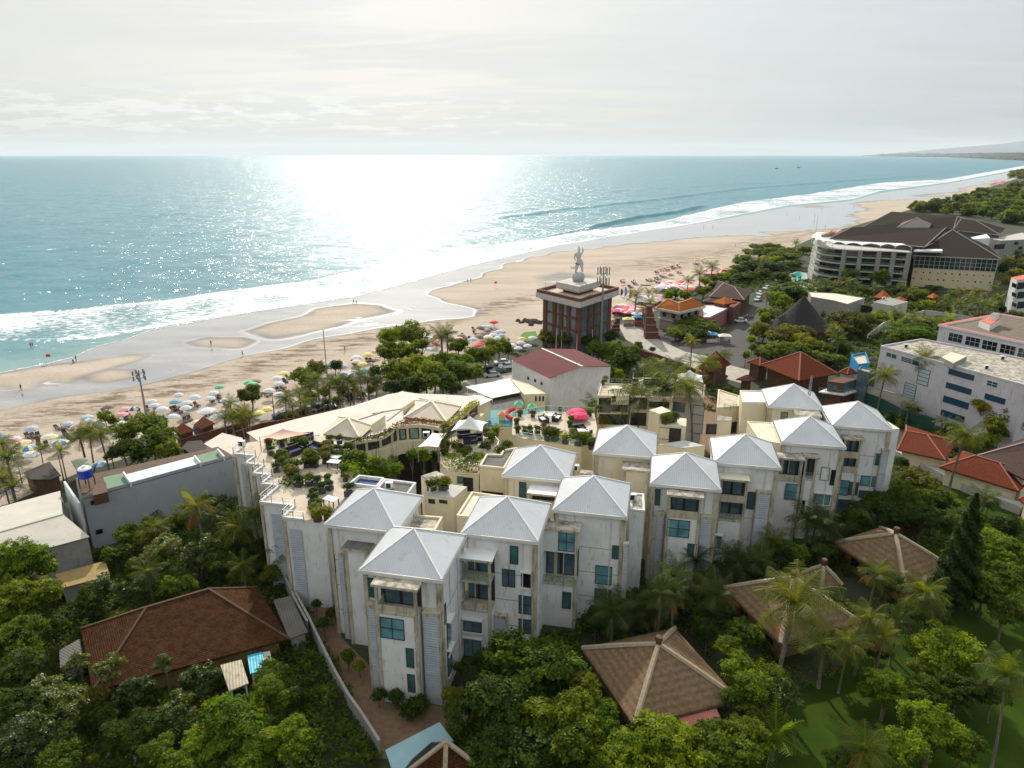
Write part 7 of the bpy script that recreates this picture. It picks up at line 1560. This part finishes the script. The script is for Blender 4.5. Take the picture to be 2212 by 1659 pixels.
car('e3',2065,860,-.15,CW,'white car on the road by the scooters, nearest of those on the road',1.15)
for a in (('e1',1440,1165,.9,CW,'white car on the upper road, farthest of three in line'),('e1',1440,1205,.9,CS,'silver car in the middle of three on the upper road'),('e1',1415,1245,.9,CW,'white car, nearest of three on the upper road'),('e1',1525,1095,.9,CW,'white van-like car alone at the road bend'),('c1',1952,1090,.35,CD,'dark car with a white roof beside the pergola'),
 ('c2',378,955,.45,CB,'dark blue car, leftmost under the beach palms'),('c2',450,945,.45,CB,'blue car, second under the beach palms'),('c2',585,915,.45,CS,'silver car, third under the beach palms'),('c2',680,885,.45,CB,'blue car, fourth under the beach palms'),('c2',765,890,.45,CD,'dark car, rightmost under the beach palms'),
 ('c3',80,1280,.3,CD,'dark car, leftmost of the parking by the maroon hall'),('c3',170,1305,.3,CG,'teal car in the parking by the maroon hall'),('c3',210,1232,.3,CW,'white car, back row of the parking by the maroon hall'),('c3',250,1265,.3,CW,'white car, middle row of the parking by the maroon hall'),('c3',120,1340,.3,CS,'silver car, front row of the parking by the maroon hall'),('c3',2080,1355,.3,CD,'dark car behind the smaller white tent'),('c3',2010,1375,.3,CS,'silver car behind the smaller white tent')): car(*a)
def scooter_proto():
    th=empty('scooter',(0,0,0)); m=MB(); m.tube([(-.6,0,.6),(-.2,0,.5),(.25,0,.35),(.5,0,.75)],[.14,.17,.1,.1],UC['red'],7); m.build('body',th); 
    for x in(-.6,.65): w=MB(); w.tube([(x,-.05,.27),(x,.05,.27)],.27,BLK,12); w.build('wheel',th)
    m=MB(); m.beam((.5,0,.7),(.45,0,1.05),.05,.05,BLK); m.beam((.45,-.3,1.05),(.45,.3,1.05),.04,.04,BLK); m.build('handlebar',th); m=MB(); m.box(-.75,-.05,-.14,.14,.72,.82,BLK); m.build('seat',th); return th
SCO=scooter_proto(); 
for i,(x,y) in enumerate(((1230,1465),(1250,1480),(1270,1455),(1290,1490),(1310,1465),(1330,1480),(1345,1460),(1285,1440))):
    o=SCO if i==0 else copy_tree(SCO); o.location=A('e1',x,y,.04); o.rotation_euler=(0,0,1+R.uniform(-.2,.2)); o.scale=(1.2,)*3
    k=kids(o)[0]; k.material_slots[0].link='OBJECT'; k.material_slots[0].material=UC[['red','navy','white','brown'][i%4]]
    prop(o,'parked scooter in the row beside the white car, %s from left'%ORD[i],'scooter','scooters parked in a row')
# terrace plants
POT=solid('dark_planter',(.06,.06,.065),.6,.1); POTC=solid('cream_planter',(.55,.50,.40),.8,.1)
def pot_proto(key,shape):
    th=empty('potted_plant',(0,0,0)); m=MB(); m.prism([(-.4,-.4),(.4,-.4),(.4,.4),(-.4,.4)],0,.6,POT); m.build('planter',th); o=obj('foliage',PR[key][0],th); o.location=(0,0,1.1); o.scale=shape; return th
PA=pot_proto('shr0',(.75,.75,.7)); PB=pot_proto('shr1',(1.2,1.2,1.)); PN={'a':0,'b':0}; TP=[]
def pot(c,x,y,z,k='a',s=1.,kind='mid',grp='terrace'):
    pr=PA if k=='a' else PB; o=pr if PN[k]==0 else copy_tree(pr); PN[k]+=1; o.location=A(c,x,y,z+.6) if False else Vector((A(c,x,y,z+.8*s).x,A(c,x,y,z+.8*s).y,z)); o.rotation_euler=(0,0,R.uniform(0,6)); o.scale=(s,)*3
    f=[k_ for k_ in kids(o) if k_.name.startswith('foliage')][0]; setm(f,kind); TP.append((q(c,x,y)[0],o,grp,('clipped ' if k=='a' else 'bushy ')+{'mid':'green','bright':'light green','dark':'dark green','red':'reddish','yellow':'yellow-green','olive':'olive'}[kind]))
for e_ in ('1450 800 a dark;1555 800 a dark;1400 600 a dark;1520 600 a dark;990 1130 a dark 1.2;1130 1120 a mid 1.2;1240 1140 a dark 1.1;1290 1225 a dark 1.1;1190 1295 a dark 1.1;1180 1365 a dark 1.2;1240 1430 a mid;1370 1110 a mid;1390 1190 a dark;1650 1245 a dark 1.3;960 955 b mid;870 1015 b yellow;920 1050 b olive;1140 840 b mid 1.3;1200 900 b dark;1100 900 b mid;780 835 b mid 1.2;630 745 a dark;780 650 b dark .8;960 650 b mid;1010 620 b mid;1370 780 b olive 1.2;1345 850 b olive;1580 1000 b mid .9;1640 880 b dark;1640 720 b mid;1240 1590 b yellow;1360 1570 b yellow;1200 1530 b mid;600 650 b red .8;810 900 b mid;700 960 a dark;1600 1100 b olive .7;1720 830 b mid;1800 860 b mid 1.2;1480 730 a dark;880 950 b mid;720 850 a mid;1050 660 b mid;1290 700 a dark;1350 700 b olive'.split(';')):
    v=e_.split(); pot('e7',float(v[0]),float(v[1]),12.6,v[2],float(v[4]) if len(v)>4 else 1,v[3],'on the stepped roof terrace')
for e_ in ('2000 700 a dark;2100 700 a dark;2180 660 a red .8;2040 500 b mid .7;1870 490 b mid .7;1700 920 b mid;1620 990 b mid;1460 900 b mid .8;1500 800 b mid;1560 730 b bright .9;1440 740 b mid .8;920 760 b dark .7;900 680 b yellow .8;1180 640 b mid .6;1830 600 b olive .7;1840 700 b olive .7;1930 690 a mid .8'.split(';')):
    v=e_.split(); pot('e4',float(v[0]),float(v[1]),12.6,v[2],float(v[4]) if len(v)>4 else 1,v[3],'around the white tent and wicker terrace')
for e_ in ('30 980 b olive 1.3;110 990 b mid 1.2;250 1040 a bright;340 970 a mid;420 1050 b mid 1.2;510 1040 b bright 1.1;590 1110 b mid;630 1090 b olive .8;325 790 b mid .7;310 850 b mid .7;690 650 b mid .7;180 650 a mid .6;560 700 b bright .8'.split(';')):
    v=e_.split(); pot('e5',float(v[0]),float(v[1]),12.6,v[2],float(v[4]) if len(v)>4 else 1,v[3],'on the wicker chair terrace')
for e_ in ('1150 300 a dark;1130 410 b mid .6;1410 410 b bright .8;1530 400 b mid .7;1580 290 a dark .8;1590 240 b bright .7;770 270 b yellow .7;740 310 b mid .6;1545 790 b mid;1600 770 b bright;1660 760 b mid;1480 410 b bright .6;880 520 a dark .7'.split(';')):
    v=e_.split(); pot('e5',float(v[0]),float(v[1]),12.7 if float(v[1])<600 else 12.4,v[2],float(v[4]) if len(v)>4 else 1,v[3],'on the rear lounge terrace')
for e_ in ('760 1410 b mid;850 1400 b bright;900 1400 b yellow;720 1420 b mid'.split(';')):
    v=e_.split(); pot('e4',float(v[0]),float(v[1]),12.5,v[2],1,v[3],'on the slab roofed landing')
g={}
for X,o,gr,l in TP: g.setdefault((gr,l),[]).append((X,o))
for (gr,l),v in g.items():
    v.sort(key=lambda t:t[0])
    for i,(X,o) in enumerate(v): prop(o,f'{l} potted plant {gr}'+('' if len(v)==1 else f', {ORD[i]} from left'),'potted plant','potted plants '+gr)
# rim hedge with flowers
def hedge(name,label,c,s,z,m,w=.7,h=.8,n=260,seed=1):
    P=pts(c,s,z); rs=np.random.RandomState(seed); pp=[]
    for a,b in zip(P[:-1],P[1:]):
        k=int((b-a).length*n/4); t=rs.uniform(0,1,(k,1)); pp.append(np.array(a)+(np.array(b)-np.array(a))*t+rs.normal(size=(k,3))*np.array([w*.45,w*.45,0])+np.array([0,0,1])*rs.uniform(0,h,(k,1)))
    pp=np.concatenate(pp); Nn=rs.normal(size=pp.shape)*.6+np.array([0,0,.7]); Nn/=np.linalg.norm(Nn,axis=1)[:,None]; th=thing(name,P[0],label,'hedge'); co=leafquads(pp-np.array(P[0]),Nn,.17,rs); o=obj('foliage',quads('hedge',co,np.clip(wn(pp[:,0],pp[:,1],1.2,6,seed)*.35+.45,0,1),[LM[m]]),th)
    b=MB(); 
    for a,c_ in zip(P[:-1],P[1:]): b.beam(a+Vector((0,0,-.1)),c_+Vector((0,0,-.1)),w*.9,.35,CR)
    part('planter_trough',b,th)
hedge('flower_hedge','reddish green planter hedge along the wavy restaurant rim','e7','1630,668 1760,640 1880,618 2010,600 2090,575 2212,490',12.3,'olive',seed=2)
hedge('flower_hedge','orange and pink flowering hedge on the middle of the restaurant rim','e4','230,690 300,665 360,640 480,610 600,608 720,625 840,645',12.3,'red',seed=3)
hedge('flower_hedge','yellow-green flowering hedge climbing the right end of the rim','e4','860,650 930,660 960,630 1080,560 1170,480 1250,400 1310,360',12.4,'yellow',seed=4)
hedge('clipped_hedge','long dark clipped hedge bordering the pinkish paving','e6','0,1060 120,1110 290,1160',.4,'dark',1.2,1.4,260,5)
hedge('clipped_hedge','green hedge by the metal railing right of the white tent','e4','1470,900 1530,780 1600,690',12.4,'bright',.7,1.,260,6)
hedge('shrub_bed','leafy bed along the inner edge of the stepped terrace','e7','1640,860 1680,960 1720,1060 1760,1120',12.6,'bright',1.6,1.5,600,12)
hedge('shrub_bed','low mixed bed on the seaward side of the stepped terrace','e7','640,660 760,640 900,640 1060,640',12.6,'mid',1.2,1.,420,13)
hedge('shrub_bed','leafy bed behind the glass rail at the lower terrace corner','e7','800,1190 940,1195 1080,1210',12.6,'mid',1.,1.1,420,14)
hedge('shrub_bed','dense planter across the front of the white tent terrace','e4','960,1180 1080,1200 1200,1200 1320,1190',12.3,'mid',1.8,1.7,700,15)
hedge('shrub_bed','bushy planter along the front of the wicker chair terrace','e5','-20,1010 120,1020 280,1060',12.6,'bright',1.3,1.2,520,16)
hedge('clipped_hedge','dark green wall of plants at the left side of the white tent','e4','880,1010 890,900 930,840',12.4,'dark',.8,2.2,500,7)
# furniture
WK=solid('dark_wicker',(.035,.03,.035),.8,.2,6); CUW=solid('white_cushion',(.75,.74,.72),.8)
def sofa_proto():
    th=empty('outdoor_sofa',(0,0,0)); m=MB(); m.box(-.9,.9,-.45,.45,.05,.42,WK); m.build('seat',th); m=MB(); m.box(-.9,.9,.3,.45,.42,.85,WK); m.box(-.9,-.75,-.45,.3,.42,.65,WK); m.box(.75,.9,-.45,.3,.42,.65,WK); m.build('backrest',th); m=MB(); m.box(-.72,.72,-.42,.28,.42,.53,CUW); m.build('cushion',th); return th
SF=sofa_proto(); SN=[0]
def sofa(c,x,y,z,rz,lab,cu=None,s=1.2):
    o=SF if SN[0]==0 else copy_tree(SF); SN[0]+=1; o.location=A(c,x,y,z); o.rotation_euler=(0,0,rz); o.scale=(s,)*3
    if cu:
        k=[k for k in kids(o) if k.name.startswith('cushion')][0]; k.material_slots[0].link='OBJECT'; k.material_slots[0].material=cu
    prop(o,lab,'sofa','outdoor sofas on the terraces')
NV=solid('navy_cushion',(.02,.02,.10),.8)
for a in (('e5',135,800,12.6,1.2,'wicker armchair near the potted hedge row on the wicker terrace'),('e4',2180,600,12.6,-1.2,'wicker armchair at the left end of the wicker terrace'),('e5',425,945,12.6,.3,'navy cushioned wicker sofa among bushes',NV),('e5',510,970,12.6,2.2,'small navy wicker seat beside the bushes',NV),
 ('e5',1340,340,12.7,.1,'left black sofa on the rear lounge terrace',NV),('e5',1410,340,12.7,.1,'right black sofa on the rear lounge terrace',NV),('e5',1590,400,12.7,.8,'striped lounger by the smaller white tent'),('e7',930,810,12.6,.9,'black double daybed on the stepped terrace, lower one',NV,1.6),('e7',1000,745,12.6,.9,'black double daybed on the stepped terrace, upper one',NV,1.6),
 ('e7',1230,770,12.6,-.6,'navy daybed in front of the salmon sail',NV,1.6),('e7',1100,610,12.6,.2,'low black sofa at the back of the stepped terrace',NV),('e4',1150,800,12.3,.2,'dark sofa, left one under the white tent',NV),('e4',1300,840,12.3,.2,'dark sofa, right one under the white tent',NV),('e4',1230,880,12.3,.2,'dark sofa, front one under the white tent',NV)): sofa(*a)
def table_proto():
    th=empty('outdoor_table',(0,0,0)); m=MB(); m.box(-.7,.7,-.45,.45,.7,.75,CUW); m.build('table_top',th)
    for x in(-.6,.6):
        for y in(-.38,.38): m=MB(); m.box(x-.04,x+.04,y-.04,y+.04,0,.7,WK); m.build('leg',th)
    return th
TB=table_proto(); 
for i,(c,x,y,z,l) in enumerate((('e7',1420,1460,12.6,'white topped table beside the lower end of the stepped terrace'),('e7',1460,905,12.6,'table near the round clipped shrubs of the stepped terrace'),('e7',1460,970,12.6,'table with benches right of the round clipped shrubs'),('e5',45,800,12.6,'low white table between the wicker armchairs'),('e5',480,1000,12.6,'low table before the navy wicker sofa'),('e5',915,440,12.7,'grey table on the bare rear roof terrace'))):
    o=TB if i==0 else copy_tree(TB); o.location=A(c,x,y,z); o.rotation_euler=(0,0,TH+R.uniform(-.3,.3)); o.scale=(1.3,)*3; prop(o,l,'table','outdoor tables')
M2=[]; U_('e5',405,640,'magenta',None,1.15,M2,'upper magenta',z=11.6); U_('e5',432,712,'magenta',None,1.15,M2,'lower magenta',z=11.4)
for x,o,l in M2: prop(o,l+' parasol behind the wicker chair terrace','parasol','magenta parasols')
o=U_('c2',160,900,'yellow',None,1.1); prop(o,'yellow umbrella at the foot of the left beach palms','beach umbrella')
# playground
def playground():
    B=A('e4',1860,470,6.5); B=A('e4',1850,520,0) if False else B; z0=6.4; th=thing('playground_slide',(B.x,B.y,z0),'playground tower with green roofs and a red curling slide','playground'); GRP=UC['green']; 
    for i,(x,y) in enumerate(((1860,345),(2030,380))):
        p=A('e4',x,y,9.6); m=MB()
        pyr(m,[(p.x-.9,p.y-.9),(p.x+.9,p.y-.9),(p.x+.9,p.y+.9),(p.x-.9,p.y+.9)],9.2,.8,GRP); part('roof',m,th)
        m=MB(); [m.beam((p.x+a,p.y+b,z0),(p.x+a,p.y+b,9.2),.14,.14,UC['orange'] if i==0 else UC['blue']) for a in(-.7,.7) for b in(-.7,.7)]; m.box(p.x-.8,p.x+.8,p.y-.8,p.y+.8,7.7,7.85,UC['red']); part('deck_frame',m,th)
    p=A('e4',1860,430,8); m=MB(); P=[p+Vector((-.8-1.6*math.sin(t),-.2-1.4*(1-math.cos(t)),-.35*t)) for t in [k*.4 for k in range(8)]]; m.tube(P,.42,UC['red'],8); part('slide',m,th)
    m=MB(); m.box(B.x-6,B.x+5,B.y-7,B.y+1.5,6.1,6.35,solid('blue_safety_floor',(.02,.16,.36),.8,.2,1,col2=(.1,.3,.2))); m.box(B.x-6.2,B.x+5.2,B.y-7.2,B.y+1.7,0,6.09,CR); part('safety_floor',m,th)
playground()
for i,(x,y,l) in enumerate(((1640,560,'orange and yellow play kiosk left of the red slide'),)):
    p=A('e4',x,y,6.6); th=thing('play_kiosk',p,l,'play kiosk'); m=MB(); m.box(p.x-.6,p.x+.6,p.y-.5,p.y+.5,6.4,7.5,UC['yellow']); part('body',m,th); m=MB(); pyr(m,[(p.x-.8,p.y-.7),(p.x+.8,p.y-.7),(p.x+.8,p.y+.7),(p.x-.8,p.y+.7)],7.5,.6,UC['orange']); part('roof',m,th)
# stalls by the plaza
for i,(x,y,a,b,l) in enumerate(((620,905,'yellow','brown','yellow fronted beach stall by the right brick gate'),(740,880,'blue','red','stall with a blue domed cover by the right brick gate'),(1700,1110,'blue','cream','blue tarpaulin stall under the spreading plaza tree'),(1620,1090,'white','brown','white stall under the spreading plaza tree'),(1860,1130,'cream','brown','cream awning stall near the plaza fence'),(470,745,'brown','navy','brown roofed stall beside the statue building'))):
    p=A('e3',x,y,0); th=thing('market_stall',p,l,'stall','market stalls'); m=MB(); pyr(m,[(p.x-2,p.y-1.4),(p.x+2,p.y-1.4),(p.x+2,p.y+1.4),(p.x-2,p.y+1.4)],2.4,.7,UC[a]); part('awning',m,th); m=MB(); m.box(p.x-1.7,p.x+1.7,p.y-1.1,p.y-.6,0,1.,UC[b]); part('counter',m,th)
    for dx in(-1.8,1.8):
        for dy in(-1.2,1.2): m=MB(); m.beam((p.x+dx,p.y+dy,0),(p.x+dx,p.y+dy,2.4),.08,.08,WHP); part('post',m,th)
# rocks by the statue building
p=A('c3',470,870,0); rk=thing('boulder_pile',p,'dark brown pile of rocks at the sea side of the statue building','rocks'); m=MB()
for k in range(26): a=p+Vector((R.gauss(0,2.6),R.gauss(0,1.8),0)); r=R.uniform(.5,1.2); m.lathe(a,[(r,0),(r*.9,r*.5),(r*.4,r*.95),(0,r)],solid('dark_rock',(.10,.075,.06),.95,.3,1),6)
part('rocks',m,rk)
for i,(c,x,y,z,l) in enumerate((('c9',900,430,13.4,'air conditioner near the left end of the patchy white roof'),('c9',1500,590,13.4,'air conditioner right of the roof hatch'),('c9',1620,520,13.4,'air conditioner near the back edge of the patchy white roof'),('e7',260,690,12.7,'air conditioner by the corner of the stepped terrace'),('c2',1300,1560,13.5,'air conditioner on the dark gravel roof by the plunge pool'),('e5',1120,1330,13.1,'air conditioner on the stained slab right of the cream tower'),('e6',1150,1330,13.4,'air conditioner beside the lattice antenna'),('c7',900,800,12.5,'air conditioner on the narrow slab between the middle towers'),('c6',1260,430,13.6,'air conditioner on the white balcony roof'),('e5',380,1450,12.,'air conditioner behind the cream tower by the terrace'),('c4',1120,1090,5.8,'air conditioner on the small grey block roof'),('c2',1620,1120,12.2,'air conditioner on the restaurant roof'))):
    p=A(c,x,y,z); t=thing('air_conditioner',p,l,'air conditioner','rooftop air conditioners'); m=MB(); m.box(p.x-.5,p.x+.5,p.y-.3,p.y+.3,z,z+.85,WHP); part('case',m,t); m=MB(); m.box(p.x-.35,p.x+.2,p.y-.34,p.y-.3,z+.12,z+.75,BLK); part('grille',m,t)
# far boats, headland, hills
for i,(x,y) in enumerate(((485,105),(320,114))):
    p=A('c4',x,y,.3); th=thing('fishing_boat',p,['tiny dark fishing boat on the sea, right one','tiny dark fishing boat on the sea, left one'][i],'boat','boats at sea'); m=MB(); m.prism([(p.x-7,p.y),(p.x-4,p.y-2),(p.x+5,p.y-2),(p.x+8,p.y),(p.x+5,p.y+2),(p.x-4,p.y+2)],0,2.2,UC['navy']); part('hull',m,th); m=MB(); m.box(p.x-3,p.x+2,p.y-1.2,p.y+1.2,2.2,5,UC['white']); part('cabin',m,th)
def far_land():
    rs=np.random.RandomState(8)
    P=[at(x,y,0) for x,y in ((1868,337.2),(1905,337.8),(1960,338.4),(2060,339.6),(2100,341.2),(2140,342.8),(2212,346.2),(2320,350),(2500,354))]; out=[(p.x,p.y) for p in P]; back=[(p.x*1.9,p.y*1.9) for p in P[::-1]]
    sheet('headland',out+back,2.5,solid('far_sand',(.42,.36,.28),.9))
    W3=mat('far_wood_green',(.030,.048,.022),.95,.3,.004,(.075,.075,.06)); m=MB(); n=0
    for i in range(len(P)-1):
        a,b=P[i],P[i+1]; k=max(4,int((b-a).length/110))
        for j in range(k):
            for row in range(3):
                c=a+(b-a)*(j+rs.rand())/k; c=c*(1.01+.02*row+.01*rs.rand()); r=rs.uniform(60,130); h=rs.uniform(26,52)*(1 if i else .45)*(1+.3*row); m.lathe((c.x,c.y,0),[(r,0),(r*.95,h*.5),(r*.6,h*.9),(0,h)],W3,7)
    prop(obj('far_wood',m.mesh('far_wood')),kind='stuff')
    H=MB(); HM=mat('hazed_hill_slope',(.10,.15,.20),.95,.2,.0004); pr=[]  # distance haze painted into the hill colour as pale blue
    for k in range(41):
        x=1900+k*22; t=k/40; e_=-4+ (38*math.exp(-((x-2330)/210.)**2)+9*math.exp(-((x-2040)/140.)**2)+1.2*math.sin(k*.9)*t+ .5*rs.rand()); d=ray(x,333.5); s=26000/d[1]; pr.append((d[0]*s,26000,CH+e_/F*26000*1.05))
    for dpt,sc_ in ((0,1),(2500,1.0)):
        pass
    for a,b in zip(pr[:-1],pr[1:]): H.face([(a[0],22500,0),(b[0],22500,0),(b[0],26000,b[2]),(a[0],26000,a[2])],HM); H.face([(a[0],26000,a[2]),(b[0],26000,b[2]),(b[0]*1.1,30000,0),(a[0]*1.1,30000,0)],HM)
    prop(obj('hills',H.mesh('hills',True)),kind='structure')
far_land()
def haze():
    m=bpy.data.materials.new('haze_air'); m.use_nodes=True; N,L=nodes(m); N.clear(); o=N.new('ShaderNodeOutputMaterial'); v=N.new('ShaderNodeVolumePrincipled'); v.inputs['Density'].default_value=2.2e-5; v.inputs['Color'].default_value=(.86,.92,.97,1); v.inputs['Anisotropy'].default_value=.2; L.new(v.outputs[0],o.inputs['Volume'])
    try: m.cycles.homogeneous_volume=True
    except Exception: pass
    b=MB(); b.box(-42000,42000,-2000,40000,-8,560,m); prop(obj('haze',b.mesh('haze',weld=True)),kind='stuff')
haze()
